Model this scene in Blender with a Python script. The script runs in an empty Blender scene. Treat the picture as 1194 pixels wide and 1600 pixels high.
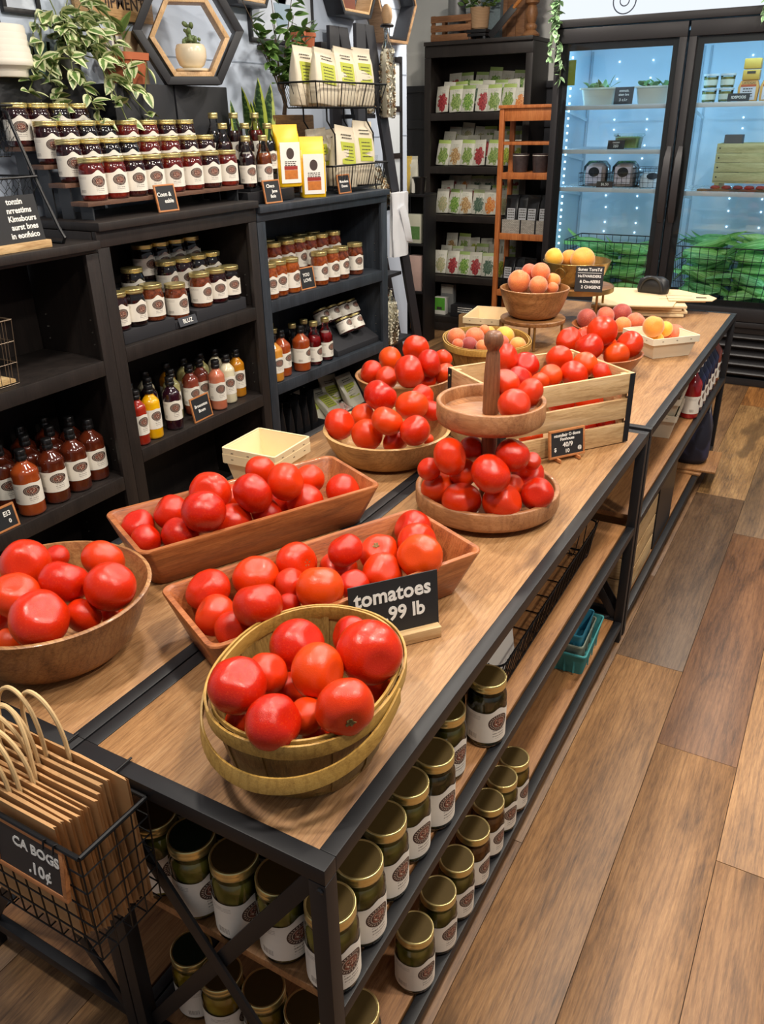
import bpy, bmesh, math, random
from math import sin, cos, pi, radians
from mathutils import Vector, Matrix

COL = bpy.context.scene.collection
SC = bpy.context.scene

# ------------------------------------------------------------------ camera
cam_data = bpy.data.cameras.new('camera')
cam = bpy.data.objects.new('camera', cam_data)
COL.objects.link(cam)
cam_data.sensor_fit = 'VERTICAL'
cam_data.sensor_height = 24.0
cam_data.lens = 24.0 * 1250.2 / 1600.0
cam_data.clip_start = 0.05
PITCH, YAW, ROLL = 0.453673, -0.521086, -0.018606
fwd = Vector((sin(YAW) * cos(PITCH), cos(YAW) * cos(PITCH), -sin(PITCH)))
rgt = Vector((cos(YAW), -sin(YAW), 0))
upv = rgt.cross(fwd)
r2 = rgt * cos(ROLL) + upv * sin(ROLL)
u2 = upv * cos(ROLL) - rgt * sin(ROLL)
cam.matrix_world = Matrix(((r2.x, u2.x, -fwd.x, 0.451), (r2.y, u2.y, -fwd.y, -0.612), (r2.z, u2.z, -fwd.z, 1.705), (0, 0, 0, 1)))
SC.camera = cam

# ------------------------------------------------------------------ world, lamps, exposure
SC.view_settings.view_transform = 'Standard'
SC.view_settings.look = 'None'
SC.view_settings.gamma = 1.0
SC.view_settings.use_curve_mapping = False
SC.view_settings.exposure = 0.0
world = bpy.data.worlds.new('shop_air')
SC.world = world
world.use_nodes = True
world.node_tree.nodes['Background'].inputs[0].default_value = (0.90, 0.94, 1.0, 1)
world.node_tree.nodes['Background'].inputs[1].default_value = 0.24


def ceiling_lamp(x, y, z, watt, size, color=(1.0, 0.91, 0.79)):
    d = bpy.data.lights.new('ceiling_lamp', 'AREA')
    d.shape = 'DISK'
    d.size = size
    d.energy = watt
    d.color = color
    o = bpy.data.objects.new('ceiling_lamp', d)
    COL.objects.link(o)
    o.location = (x, y, z)
    return o


for lx, ly, lw in ((-0.75, -0.25, 30), (0.55, 0.35, 34), (-0.85, 1.25, 30), (0.45, 2.0, 36), (-0.95, 2.75, 32), (0.45, 3.6, 38), (-1.7, 4.6, 34), (0.3, 4.9, 26), (1.4, 0.9, 34)):
    ceiling_lamp(lx, ly, 2.95, lw * 0.95, 0.19)

SC.cycles.use_denoising = True
SC.cycles.max_bounces = 8
SC.cycles.transparent_max_bounces = 12
SC.cycles.caustics_reflective = False
SC.cycles.caustics_refractive = False
SC.cycles.sample_clamp_indirect = 6.0

RND = random.Random(11)


# ------------------------------------------------------------------ materials
def s2l(c):
    return tuple(((v / 255) / 12.92 if v <= 10.3 else ((v / 255 + 0.055) / 1.055) ** 2.4) for v in c)


class NT:
    """tiny node-graph writer"""

    def __init__(self, name):
        self.m = bpy.data.materials.new(name)
        self.m.use_nodes = True
        self.t = self.m.node_tree
        self.t.nodes.clear()
        self.out = self.t.nodes.new('ShaderNodeOutputMaterial')
        self._c = None

    def n(self, kind, **kw):
        x = self.t.nodes.new(kind)
        for k, v in kw.items():
            setattr(x, k, v)
        return x

    def put(self, sock, v):
        if isinstance(v, bpy.types.NodeSocket):
            self.t.links.new(v, sock)
        elif isinstance(v, (tuple, list)) and len(v) == 3 and sock.type == 'RGBA':
            sock.default_value = (*v, 1)
        else:
            sock.default_value = v

    def math(self, op, a, b=0.0, c=0.0):
        x = self.n('ShaderNodeMath', operation=op)
        for s, v in zip(x.inputs, (a, b, c)):
            self.put(s, v)
        return x.outputs[0]

    def mix(self, f, a, b, mode='MIX'):
        x = self.n('ShaderNodeMix', data_type='RGBA', blend_type=mode)
        self.put(x.inputs[0], f)
        self.put(x.inputs[6], a)
        self.put(x.inputs[7], b)
        return x.outputs[2]

    def coord(self, kind='Object'):
        if self._c is None:
            self._c = self.n('ShaderNodeTexCoord')
        return self._c.outputs[kind]

    def vec(self, scale=(1, 1, 1), src=None, loc=(0, 0, 0), rot=(0, 0, 0)):
        x = self.n('ShaderNodeMapping')
        self.put(x.inputs[0], src if src is not None else self.coord())
        x.inputs[1].default_value = loc
        x.inputs[2].default_value = rot
        x.inputs[3].default_value = scale
        return x.outputs[0]

    def noise(self, v, scale, detail=4, rough=0.55, dist=0.0):
        x = self.n('ShaderNodeTexNoise')
        self.put(x.inputs['Vector'], v)
        x.inputs['Scale'].default_value = scale
        x.inputs['Detail'].default_value = detail
        x.inputs['Roughness'].default_value = rough
        x.inputs['Distortion'].default_value = dist
        return x.outputs[0]

    def ramp(self, f, stops, interp='LINEAR'):
        x = self.n('ShaderNodeValToRGB')
        x.color_ramp.interpolation = interp
        e = x.color_ramp.elements
        while len(e) < len(stops):
            e.new(0.5)
        for el, (p, c) in zip(e, stops):
            el.position = p
            el.color = (*c, 1) if len(c) == 3 else c
        self.put(x.inputs[0], f)
        return x.outputs[0]

    def smooth(self, f, a, b):
        x = self.n('ShaderNodeMapRange', interpolation_type='SMOOTHSTEP')
        self.put(x.inputs[0], f)
        x.inputs[1].default_value = a
        x.inputs[2].default_value = b
        return x.outputs[0]

    def info(self, what='Random'):
        return self.n('ShaderNodeObjectInfo').outputs[what]

    def bsdf(self, color, rough=0.5, metal=0.0, coat=0.0, bump=None, bump_d=0.002, spec=0.5, emit=None, estr=0.0, alpha=None, sheen=0.0):
        b = self.n('ShaderNodeBsdfPrincipled')
        self.put(b.inputs['Base Color'], color)
        self.put(b.inputs['Roughness'], rough)
        self.put(b.inputs['Metallic'], metal)
        b.inputs['Coat Weight'].default_value = coat
        b.inputs['Coat Roughness'].default_value = 0.05
        b.inputs['Specular IOR Level'].default_value = spec
        b.inputs['Sheen Weight'].default_value = sheen
        if bump is not None:
            x = self.n('ShaderNodeBump')
            x.inputs['Distance'].default_value = bump_d
            x.inputs['Strength'].default_value = 0.6
            self.put(x.inputs['Height'], bump)
            self.t.links.new(x.outputs[0], b.inputs['Normal'])
        if emit is not None:
            self.put(b.inputs['Emission Color'], emit)
            b.inputs['Emission Strength'].default_value = estr
        self.t.links.new(b.outputs[0], self.out.inputs[0])
        return self.m


def plain(name, rgb, rough=0.5, metal=0.0, coat=0.0, var=0.06, scale=40, spec=0.5, bump=0.0, sheen=0.0):
    g = NT(name)
    c = s2l(rgb)
    nz = g.noise(g.vec(), scale, 3)
    col = g.mix(nz, tuple(v * (1 - var) for v in c), tuple(min(1, v * (1 + var)) for v in c))
    return g.bsdf(col, rough, metal, coat, spec=spec, bump=nz if bump else None, bump_d=bump, sheen=sheen)


def wood(name, dark, mid, light, axis='x', grain=1.0, rough=0.45, coat=0.0, knots=True, tint=False):
    """long grain along one object axis; per-object shift so two pieces never match"""
    g = NT(name)
    i = 'xyz'.index(axis)
    rnd = g.info()
    sh = g.n('ShaderNodeVectorMath', operation='SCALE')
    sh.inputs[0].default_value = (31.0, 17.0, 23.0)
    g.put(sh.inputs[3], rnd)
    ad = g.n('ShaderNodeVectorMath', operation='ADD')
    g.put(ad.inputs[0], g.coord())
    g.put(ad.inputs[1], sh.outputs[0])
    sc = [1.0, 1.0, 1.0]
    sc[i] = 0.07
    v = g.vec(tuple(s * grain for s in sc), ad.outputs[0])
    sc2 = [1.0, 1.0, 1.0]
    sc2[i] = 0.18
    w = g.vec(tuple(s * grain for s in sc2), ad.outputs[0])
    big = g.noise(w, 9.0, 4, 0.55, 1.2)
    n1 = g.noise(v, 130.0, 5, 0.62, 0.3)
    n2 = g.noise(v, 420.0, 3, 0.65)
    f = g.math('ADD', g.math('MULTIPLY', big, 0.42), g.math('ADD', g.math('MULTIPLY', n1, 0.34), g.math('MULTIPLY', n2, 0.24)))
    col = g.ramp(f, ((0.36, s2l(dark)), (0.5, s2l(mid)), (0.64, s2l(light))))
    if knots:
        k = g.noise(g.vec(tuple((0.35 if q == i else 1.0) * grain for q in range(3)), ad.outputs[0]), 5.0, 2, 0.5)
        col = g.mix(g.math('MULTIPLY', g.smooth(k, 0.64, 0.74), 0.65), col, tuple(x * 0.6 for x in s2l(dark)))
    line = g.smooth(n1, 0.57, 0.68)
    col = g.mix(g.math('MULTIPLY', line, 0.4), col, s2l(dark))
    sc3 = [1.0, 1.0, 1.0]
    sc3[i] = 0.10
    rw = g.n('ShaderNodeTexWave')
    rw.bands_direction = 'Y' if axis == 'x' else 'X'
    g.put(rw.inputs[0], g.vec(tuple(q * grain for q in sc3), ad.outputs[0]))
    rw.inputs['Scale'].default_value = 16.0
    rw.inputs['Distortion'].default_value = 9.0
    rw.inputs['Detail'].default_value = 3.0
    rw.inputs['Detail Scale'].default_value = 0.9
    col = g.mix(g.math('MULTIPLY', g.smooth(rw.outputs[1], 0.72, 0.97), 0.26), col, s2l(dark))
    if tint:
        col = g.mix(1.0, col, g.info('Color'), 'MULTIPLY')
    return g.bsdf(col, rough, 0, coat, bump=n1, bump_d=0.0006)


def glass_mat(name, tint=(1, 1, 1), edge=0.9):
    g = NT(name)
    tr = g.n('ShaderNodeBsdfTransparent')
    tr.inputs[0].default_value = (*tint, 1)
    gl = g.n('ShaderNodeBsdfGlossy')
    gl.inputs[1].default_value = 0.03
    gl.inputs[0].default_value = (edge, edge, edge, 1)
    fr = g.n('ShaderNodeFresnel')
    fr.inputs[0].default_value = 1.45
    mx = g.n('ShaderNodeMixShader')
    g.t.links.new(fr.outputs[0], mx.inputs[0])
    g.t.links.new(tr.outputs[0], mx.inputs[1])
    g.t.links.new(gl.outputs[0], mx.inputs[2])
    g.t.links.new(mx.outputs[0], g.out.inputs[0])
    return g.m


def glow(name, rgb, strength):
    g = NT(name)
    e = g.n('ShaderNodeEmission')
    e.inputs[0].default_value = (*s2l(rgb), 1)
    e.inputs[1].default_value = strength
    g.t.links.new(e.outputs[0], g.out.inputs[0])
    return g.m


def label_mat(name, paper=(226, 220, 208), seed=0.0, emblem=True, lines=True, ev=0.66, eh=0.27, ew=0.105):
    """printed paper label: oval badge with a ring of lettering, lines of small print, a bar code. u runs round the jar."""
    g = NT(name)
    sp = g.n('ShaderNodeSeparateXYZ')
    g.put(sp.inputs[0], g.coord('UV'))
    u, v = sp.outputs[0], sp.outputs[1]
    uv = g.coord('UV')
    col = g.mix(g.noise(uv, 9.0, 2), s2l(paper), tuple(min(1, x * 1.06) for x in s2l(paper)))
    ink = s2l((58, 40, 36))
    cream = s2l((176, 160, 146))
    if lines:
        nz = g.noise(g.vec((260, 5, 1), uv, (seed, 0, 0)), 1.0, 2, 0.7)
        wave = g.math('SINE', g.math('MULTIPLY', v, 2 * pi * 11))
        band = g.math('GREATER_THAN', wave, 0.25)
        txt = g.math('MULTIPLY', band, g.math('GREATER_THAN', nz, 0.5))
        inu = g.math('MULTIPLY', g.math('GREATER_THAN', u, 0.44), g.math('LESS_THAN', u, 0.57))
        inv = g.math('MULTIPLY', g.math('GREATER_THAN', v, 0.12), g.math('LESS_THAN', v, 0.40))
        m1 = g.math('MULTIPLY', txt, g.math('MULTIPLY', inu, inv))
        wave2 = g.math('SINE', g.math('MULTIPLY', v, 2 * pi * 22))
        t2 = g.math('MULTIPLY', g.math('GREATER_THAN', wave2, 0.2), g.math('GREATER_THAN', nz, 0.47))
        inu2 = g.math('MULTIPLY', g.math('GREATER_THAN', u, 0.16), g.math('LESS_THAN', u, 0.32))
        inv2 = g.math('MULTIPLY', g.math('GREATER_THAN', v, 0.76), g.math('LESS_THAN', v, 0.9))
        m2 = g.math('MULTIPLY', g.math('MULTIPLY', t2, 0.55), g.math('MULTIPLY', inu2, inv2))
        bar = g.math('GREATER_THAN', g.noise(g.vec((420, 0.01, 1), uv), 1.0, 0), 0.5)
        inu3 = g.math('MULTIPLY', g.math('GREATER_THAN', u, 0.2), g.math('LESS_THAN', u, 0.29))
        inv3 = g.math('MULTIPLY', g.math('GREATER_THAN', v, 0.1), g.math('LESS_THAN', v, 0.26))
        m3 = g.math('MULTIPLY', bar, g.math('MULTIPLY', inu3, inv3))
        col = g.mix(g.math('MINIMUM', g.math('ADD', g.math('ADD', m1, m2), m3), 0.85), col, ink)
    if emblem:
        du = g.math('DIVIDE', g.math('SUBTRACT', u, 0.5), ew)
        dv = g.math('DIVIDE', g.math('SUBTRACT', v, ev), eh)
        d = g.math('SQRT', g.math('ADD', g.math('MULTIPLY', du, du), g.math('MULTIPLY', dv, dv)))
        ang = g.math('ARCTAN2', dv, du)
        brown = s2l((52, 28, 24))
        col = g.mix(g.math('LESS_THAN', d, 1.0), col, brown)
        ring = g.math('MULTIPLY', g.math('GREATER_THAN', d, 0.74), g.math('LESS_THAN', d, 0.89))
        let = g.math('GREATER_THAN', g.math('ADD', g.math('SINE', g.math('MULTIPLY', ang, 24)), g.math('MULTIPLY', g.noise(g.vec((90, 60, 1), uv), 1.0, 1), 1.2)), 0.75)
        upper = g.math('GREATER_THAN', g.math('ABSOLUTE', g.math('SUBTRACT', ang, 0.2)), 0.25)
        col = g.mix(g.math('MULTIPLY', ring, g.math('MULTIPLY', let, upper)), col, cream)
        line = g.math('MULTIPLY', g.math('GREATER_THAN', d, 0.60), g.math('LESS_THAN', d, 0.66))
        col = g.mix(line, col, cream)
        inner = g.math('LESS_THAN', d, 0.58)
        blob = g.noise(g.vec((44, 15, 1), uv, (seed, 3, 0)), 1.0, 2)
        col = g.mix(g.math('MULTIPLY', inner, g.smooth(blob, 0.40, 0.52)), col, s2l((126, 64, 48)))
        spots = g.noise(g.vec((60, 20, 1), uv, (seed, 7, 0)), 1.0, 2)
        core = g.math('LESS_THAN', d, 0.44)
        col = g.mix(g.math('MULTIPLY', core, g.smooth(spots, 0.54, 0.60)), col, s2l((206, 190, 170)))
    return g.bsdf(col, 0.5)


# ------------------------------------------------------------------ meshes
class MB:
    def __init__(self):
        self.v, self.f, self.uv = [], [], {}

    def box(self, c, s, m=None):
        b = len(self.v)
        for dz in (-.5, .5):
            for dx, dy in ((-.5, -.5), (.5, -.5), (.5, .5), (-.5, .5)):
                p = Vector((dx * s[0], dy * s[1], dz * s[2]))
                if m is not None:
                    p = m @ p
                self.v.append((p.x + c[0], p.y + c[1], p.z + c[2]))
        self.f += [tuple(b + i for i in q) for q in ((3, 2, 1, 0), (4, 5, 6, 7), (0, 1, 5, 4), (1, 2, 6, 5), (2, 3, 7, 6), (3, 0, 4, 7))]
        return self

    def bar(self, a, b, w, h, up=(0, 0, 1)):
        """rectangular bar from a to b: w across, h along up"""
        a, b = Vector(a), Vector(b)
        d = (b - a)
        x = d.normalized()
        upv_ = Vector(up)
        if abs(x.dot(upv_)) > 0.97:
            upv_ = Vector((0, 1, 0))
        y = upv_.cross(x).normalized()
        z = x.cross(y)
        m = Matrix((x, y, z)).transposed()
        return self.box((a + b) / 2, (d.length, w, h), m)

    def loft(self, rings, cap0=True, cap1=True, closed=True):
        b = len(self.v)
        n = len(rings[0])
        for r in rings:
            self.v += [tuple(p) for p in r]
        for k in range(len(rings) - 1):
            for i in range(n if closed else n - 1):
                j = (i + 1) % n
                self.f.append((b + k * n + i, b + k * n + j, b + (k + 1) * n + j, b + (k + 1) * n + i))
        if cap0:
            self.f.append(tuple(b + i for i in reversed(range(n))))
        if cap1:
            self.f.append(tuple(b + (len(rings) - 1) * n + i for i in range(n)))
        return self

    def lathe(self, prof, n=32, c=(0, 0, 0), sx=1.0, sy=1.0):
        rings = [[(c[0] + r * cos(2 * pi * i / n) * sx, c[1] + r * sin(2 * pi * i / n) * sy, c[2] + z) for i in range(n)] for r, z in prof]
        return self.loft(rings, prof[0][0] > 1e-4, prof[-1][0] > 1e-4)

    def tube(self, pts, r, n=8, closed=False, radii=None):
        pts = [Vector(p) for p in pts]
        rings = []
        N = len(pts)
        prev = None
        for i, p in enumerate(pts):
            if closed:
                t = (pts[(i + 1) % N] - pts[i - 1]).normalized()
            else:
                t = (pts[min(i + 1, N - 1)] - pts[max(i - 1, 0)]).normalized()
            if prev is None:
                a = Vector((0, 0, 1)) if abs(t.z) < 0.9 else Vector((1, 0, 0))
                x = t.cross(a).normalized()
            else:
                x = (prev - t * prev.dot(t)).normalized()
            prev = x
            y = t.cross(x)
            rr = radii[i] if radii else r
            rings.append([p + (x * cos(2 * pi * k / n) + y * sin(2 * pi * k / n)) * rr for k in range(n)])
        if closed:
            rings.append(rings[0])
            return self.loft(rings, False, False)
        return self.loft(rings)

    def poly(self, pts):
        b = len(self.v)
        self.v += [tuple(p) for p in pts]
        self.f.append(tuple(range(b, b + len(pts))))
        return self

    def prism(self, pts, z0, z1):
        return self.loft([[(x, y, z0) for x, y in pts], [(x, y, z1) for x, y in pts]])

    def sweep(self, path, w, h, tilt=0.0, closed=True):
        """flat band (w thick outwards, h tall) along a horizontal closed path of (x, y, z)"""
        rings = []
        N = len(path)
        for i in range(N):
            a, b = Vector(path[i - 1]), Vector(path[(i + 1) % N])
            t = (b - a).normalized()
            o = Vector((t.y, -t.x, 0)).normalized()
            p = Vector(path[i])
            rings.append([p - o * w / 2 - Vector((0, 0, h / 2)), p + o * w / 2 - Vector((0, 0, h / 2)), p + o * w / 2 + Vector((0, 0, h / 2)), p - o * w / 2 + Vector((0, 0, h / 2))])
        rings.append(rings[0])
        return self.loft(rings, False, False)

    def mesh(self, name, mat=None, smooth=True, bev=0.0, ang=0.6):
        me = bpy.data.meshes.new(name)
        me.from_pydata([tuple(p) for p in self.v], [], self.f)
        bm = bmesh.new()
        bm.from_mesh(me)
        bmesh.ops.remove_doubles(bm, verts=bm.verts, dist=1e-6)
        bmesh.ops.recalc_face_normals(bm, faces=bm.faces)
        if bev:
            ed = [e for e in bm.edges if len(e.link_faces) == 2 and e.calc_face_angle(0) > 0.5]
            bmesh.ops.bevel(bm, geom=ed, offset=bev, segments=2, profile=0.6, affect='EDGES', clamp_overlap=True)
        bm.to_mesh(me)
        bm.free()
        if mat:
            me.materials.append(mat)
        if smooth:
            me.shade_smooth()
            me.set_sharp_from_angle(angle=ang)
        return me

    def build(self, name, mat, parent=None, loc=(0, 0, 0), rot=(0, 0, 0), **kw):
        return obj(name, self.mesh(name, mat, **kw), parent, loc, rot)


def obj(name, me, parent=None, loc=(0, 0, 0), rot=(0, 0, 0), scale=None):
    o = bpy.data.objects.new(name, me)
    COL.objects.link(o)
    o.parent = parent
    o.location = loc
    o.rotation_euler = rot
    if scale is not None:
        o.scale = scale if hasattr(scale, '__len__') else (scale,) * 3
    return o


def thing(name, label, cat, loc=(0, 0, 0), rot=(0, 0, 0), group=None):
    o = bpy.data.objects.new(name, None)
    o.empty_display_size = 0.05
    COL.objects.link(o)
    o.location = loc
    o.rotation_euler = rot
    return tag(o, label, cat, group)


def tag(o, label, cat, group=None):
    o['label'] = label
    o['category'] = cat
    if group:
        o['group'] = group
    return o


KIDS = {}


def dup(src, loc, rot=None, label=None, group=None, mats=None, scale=None):
    """copy a thing with its parts and their sub-parts; mats swaps materials by part name"""
    def cp(o, par):
        c = o.copy()
        COL.objects.link(c)
        c.parent = par
        base = o.name.split('.')[0]
        if mats and base in mats:
            c.data = o.data
            key = (o.data.name, mats[base].name)
            if key not in KIDS:
                d = o.data.copy()
                d.materials.clear()
                d.materials.append(mats[base])
                KIDS[key] = d
            c.data = KIDS[key]
        for ch in o.children:
            cp(ch, c)
        return c
    kids = list(src.children)
    c = src.copy()
    COL.objects.link(c)
    for k in kids:
        cp(k, c)
    c.location = loc
    if rot is not None:
        c.rotation_euler = rot
    if scale:
        c.scale = (scale,) * 3
    if label:
        c['label'] = label
    if group:
        c['group'] = group
    return c


def lettering(text, size, mat, parent, loc=(0, 0, 0), rot=(0, 0, 0), name='lettering', align='CENTER', spacing=1.0, shear=0.0, bold=0.0, line=1.0, wide=1.0):
    cu = bpy.data.curves.new(name, 'FONT')
    cu.body = text
    cu.size = size
    cu.align_x = align
    cu.align_y = 'CENTER'
    cu.extrude = 0.0003
    cu.space_character = spacing
    cu.space_line = line
    cu.shear = shear
    cu.offset = bold
    cu.resolution_u = 3
    t = bpy.data.objects.new(name + '_curve', cu)
    me = bpy.data.meshes.new_from_object(t)
    bpy.data.objects.remove(t)
    bpy.data.curves.remove(cu)
    me.materials.clear()
    me.materials.append(mat)
    return obj(name, me, parent, loc, rot, (wide, 1, 1))


ORD = ['first', 'second', 'third', 'fourth', 'fifth', 'sixth', 'seventh', 'eighth', 'ninth', 'tenth', 'eleventh', 'twelfth', 'thirteenth', 'fourteenth', 'fifteenth', 'sixteenth', 'seventeenth', 'eighteenth', 'nineteenth', 'twentieth']


def rrect(w, d, r, n=5):
    """rounded rectangle outline, counter-clockwise"""
    pts = []
    for cx, cy, a0 in ((w / 2 - r, d / 2 - r, 0), (-w / 2 + r, d / 2 - r, pi / 2), (-w / 2 + r, -d / 2 + r, pi), (w / 2 - r, -d / 2 + r, 1.5 * pi)):
        for k in range(n + 1):
            a = a0 + (pi / 2) * k / n
            pts.append((cx + r * cos(a), cy + r * sin(a)))
    return pts


def ellip(a, b, n=48, p=2.0):
    out = []
    for i in range(n):
        t = 2 * pi * i / n
        c, s = cos(t), sin(t)
        out.append((a * math.copysign(abs(c) ** (2 / p), c), b * math.copysign(abs(s) ** (2 / p), s)))
    return out


def at_z(pts, z):
    return [(x, y, z) for x, y in pts]


# shared materials
BLACK = plain('black_metal', (25, 25, 28), 0.45, 0.0, var=0.15, spec=0.4)
WIRE = plain('black_wire', (22, 22, 24), 0.4, 0.5)
OAKTOP = wood('oak_laminate', (104, 70, 40), (156, 114, 72), (182, 142, 98), 'y', 1.7, 0.48)
OAKSHELF = wood('oak_shelf', (106, 68, 38), (158, 110, 66), (182, 134, 86), 'y', 1.5, 0.5)
ACACIA = wood('acacia', (104, 54, 26), (160, 92, 48), (190, 122, 72), 'x', 2.2, 0.42, 0.15, knots=False)
ACACIA_R = wood('acacia_round', (92, 56, 28), (156, 108, 64), (190, 146, 94), 'x', 1.6, 0.42, 0.15, knots=False)
PALEBOWL = wood('mango_wood', (128, 94, 54), (184, 146, 94), (208, 174, 122), 'x', 1.8, 0.45, 0.1, knots=False)
TIERWOOD = wood('beech_tier', (120, 74, 44), (164, 112, 70), (188, 138, 96), 'x', 1.6, 0.45, 0.1, knots=False)
WALNUT = wood('walnut', (82, 48, 28), (124, 78, 48), (150, 100, 66), 'z', 2.0, 0.45, 0.1, knots=False)
PINE = wood('pine_slat', (150, 112, 70), (204, 170, 122), (222, 192, 150), 'x', 1.5, 0.55)
PINE_Y = wood('pine_board', (150, 112, 70), (208, 176, 124), (224, 196, 150), 'y', 1.5, 0.55)
SPLINT = wood('splint', (92, 68, 30), (136, 104, 52), (166, 134, 76), 'z', 2.5, 0.5, knots=False)
BAND = wood('splint_band', (132, 96, 40), (178, 138, 66), (198, 160, 86), 'x', 1.5, 0.45, knots=False)
VENEER = plain('pale_veneer', (228, 208, 166), 0.6, var=0.05, scale=25)
VENEER_W = plain('white_veneer', (230, 218, 192), 0.6, var=0.04, scale=25)
DARKOAK = wood('black_brown_oak', (22, 18, 17), (34, 28, 26), (44, 37, 34), 'z', 1.5, 0.5, knots=False)
SLATE = wood('slate_paint', (30, 34, 40), (44, 50, 58), (58, 64, 72), 'z', 1.2, 0.5, knots=False)
CHALK = plain('chalkboard', (30, 31, 34), 0.6, var=0.2)
WHITE_INK = plain('white_ink', (236, 234, 228), 0.6, var=0.02)
ORANGE_WOOD = wood('sign_frame_wood', (150, 92, 50), (188, 122, 72), (204, 142, 92), 'x', 4, 0.5, knots=False)
GOLDLID = plain('gold_lid', (222, 204, 140), 0.3, 0.85, var=0.05)
LIDTOP = plain('lid_top', (84, 68, 34), 0.42, 0.5, var=0.12, scale=60)
LIDDARK = plain('lid_top_dark', (28, 44, 30), 0.35, 0.4, var=0.1)
GLASS = glass_mat('clear_glass')
BLACKCAP = plain('black_cap', (18, 17, 18), 0.3, 0.0, 0.3)
KRAFT = plain('kraft_paper', (176, 134, 88), 0.7, var=0.08, scale=60)
CARD = plain('cardboard', (222, 196, 154), 0.75, var=0.06, scale=50)
LABEL = label_mat('jar_label')
LABEL_B = label_mat('bottle_label', seed=4.0, ew=0.125, eh=0.24)


# ------------------------------------------------------------------ setting
def struct(o):
    o['kind'] = 'structure'
    return o


floor = struct(thing('floor', 'wide plank floor of mixed brown and grey wood', 'floor'))
del floor['label'], floor['category']
MB().box((-0.9, 2.65, -0.02), (6.4, 8.2, 0.03)).build('subfloor', plain('subfloor_dark', (40, 32, 26), 0.8), floor)
PLANK = wood('floor_plank', (80, 60, 44), (144, 112, 78), (180, 146, 106), 'y', 1.15, 0.46, tint=True)
PW, PL = 0.2258, 1.547
KNOWN = {0: 1.807, 1: 1.417, 2: 1.049}
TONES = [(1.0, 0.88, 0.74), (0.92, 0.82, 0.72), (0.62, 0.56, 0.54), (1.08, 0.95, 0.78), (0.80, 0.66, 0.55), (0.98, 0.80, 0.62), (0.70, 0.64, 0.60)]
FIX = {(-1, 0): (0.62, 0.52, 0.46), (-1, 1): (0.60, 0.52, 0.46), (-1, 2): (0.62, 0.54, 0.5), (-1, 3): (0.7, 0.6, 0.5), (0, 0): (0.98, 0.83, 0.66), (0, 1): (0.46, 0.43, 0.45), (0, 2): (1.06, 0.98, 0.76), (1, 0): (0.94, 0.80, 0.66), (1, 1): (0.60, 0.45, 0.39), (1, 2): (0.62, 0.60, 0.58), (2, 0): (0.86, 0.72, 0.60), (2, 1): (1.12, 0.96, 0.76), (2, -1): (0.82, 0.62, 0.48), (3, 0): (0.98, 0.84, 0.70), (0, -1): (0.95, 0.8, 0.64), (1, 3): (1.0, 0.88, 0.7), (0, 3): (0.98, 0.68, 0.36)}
pm = {}
rp = random.Random(5)
for col in range(-15, 7):
    x0 = 0.008 + col * PW
    j0 = KNOWN.get(col, rp.uniform(0, PL))
    for k in range(-3, 5):
        a = max(-1.4, j0 + (k - 1) * PL)
        b = min(6.45, j0 + k * PL)
        if b - a < 0.02:
            continue
        key = round(b - a, 3)
        if key not in pm:
            pm[key] = MB().box((0, 0, 0), (PW - 0.0014, key - 0.0014, 0.012)).mesh('plank', PLANK, bev=0.0008)
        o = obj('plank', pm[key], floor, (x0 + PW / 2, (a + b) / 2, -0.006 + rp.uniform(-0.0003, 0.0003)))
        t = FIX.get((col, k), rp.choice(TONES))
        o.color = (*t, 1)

WALLPAINT = plain('wall_paint', (216, 217, 213), 0.8, var=0.02, scale=6)
COOLPAINT = plain('wall_paint_cool', (196, 208, 226), 0.8, var=0.02, scale=6)
DARKPANEL = plain('dark_panel_paint', (40, 41, 47), 0.5, var=0.06)
wl = struct(MB().box((-2.41, 1.285, 1.6), (0.1, 6.87, 3.2)).build('wall_left', COOLPAINT))
# board joints on the cool wall
jt = plain('joint_line', (150, 162, 180), 0.8)
for zz in (1.62, 1.98, 2.34):
    MB().box((-2.3595, 1.285, zz), (0.003, 6.87, 0.006)).build('board_joint', jt, wl)
for c in wl.children:
    c.location = (0, 0, 0)
wb = struct(MB().box((-0.9, 6.37, 1.6), (6.4, 0.1, 3.2)).build('wall_back', WALLPAINT))
wf = struct(MB().box((-3.38, 5.52, 1.6), (0.1, 1.6, 3.2)).build('wall_side', WALLPAINT))
struct(MB().box((-2.85, 4.67, 1.6), (0.97, 0.1, 3.2)).build('wall_return', WALLPAINT))
# dark panelling with a cap rail on the back wall
pn = MB()
pn.box((-0.9, 6.31, 0.985), (6.4, 0.02, 1.97))
wp = struct(pn.build('wall_panelling', DARKPANEL))
struct(MB().box((-0.9, 6.30, 1.95), (6.4, 0.05, 0.05)).build('trim_1', DARKPANEL, bev=0.004))
for k in range(9):
    x = -3.25 + k * 0.62
    MB().box((x, 6.295, 0.95), (0.07, 0.02, 1.9)).build('panel_stile', DARKPANEL, wp, bev=0.003)
MB().box((-0.9, 6.295, 1.68), (6.4, 0.018, 0.07)).build('panel_rail', DARKPANEL, wp, bev=0.003)
struct(MB().box((-0.9, 6.29, 0.06), (6.4, 0.03, 0.12)).build('baseboard_back', DARKPANEL, bev=0.003))


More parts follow.
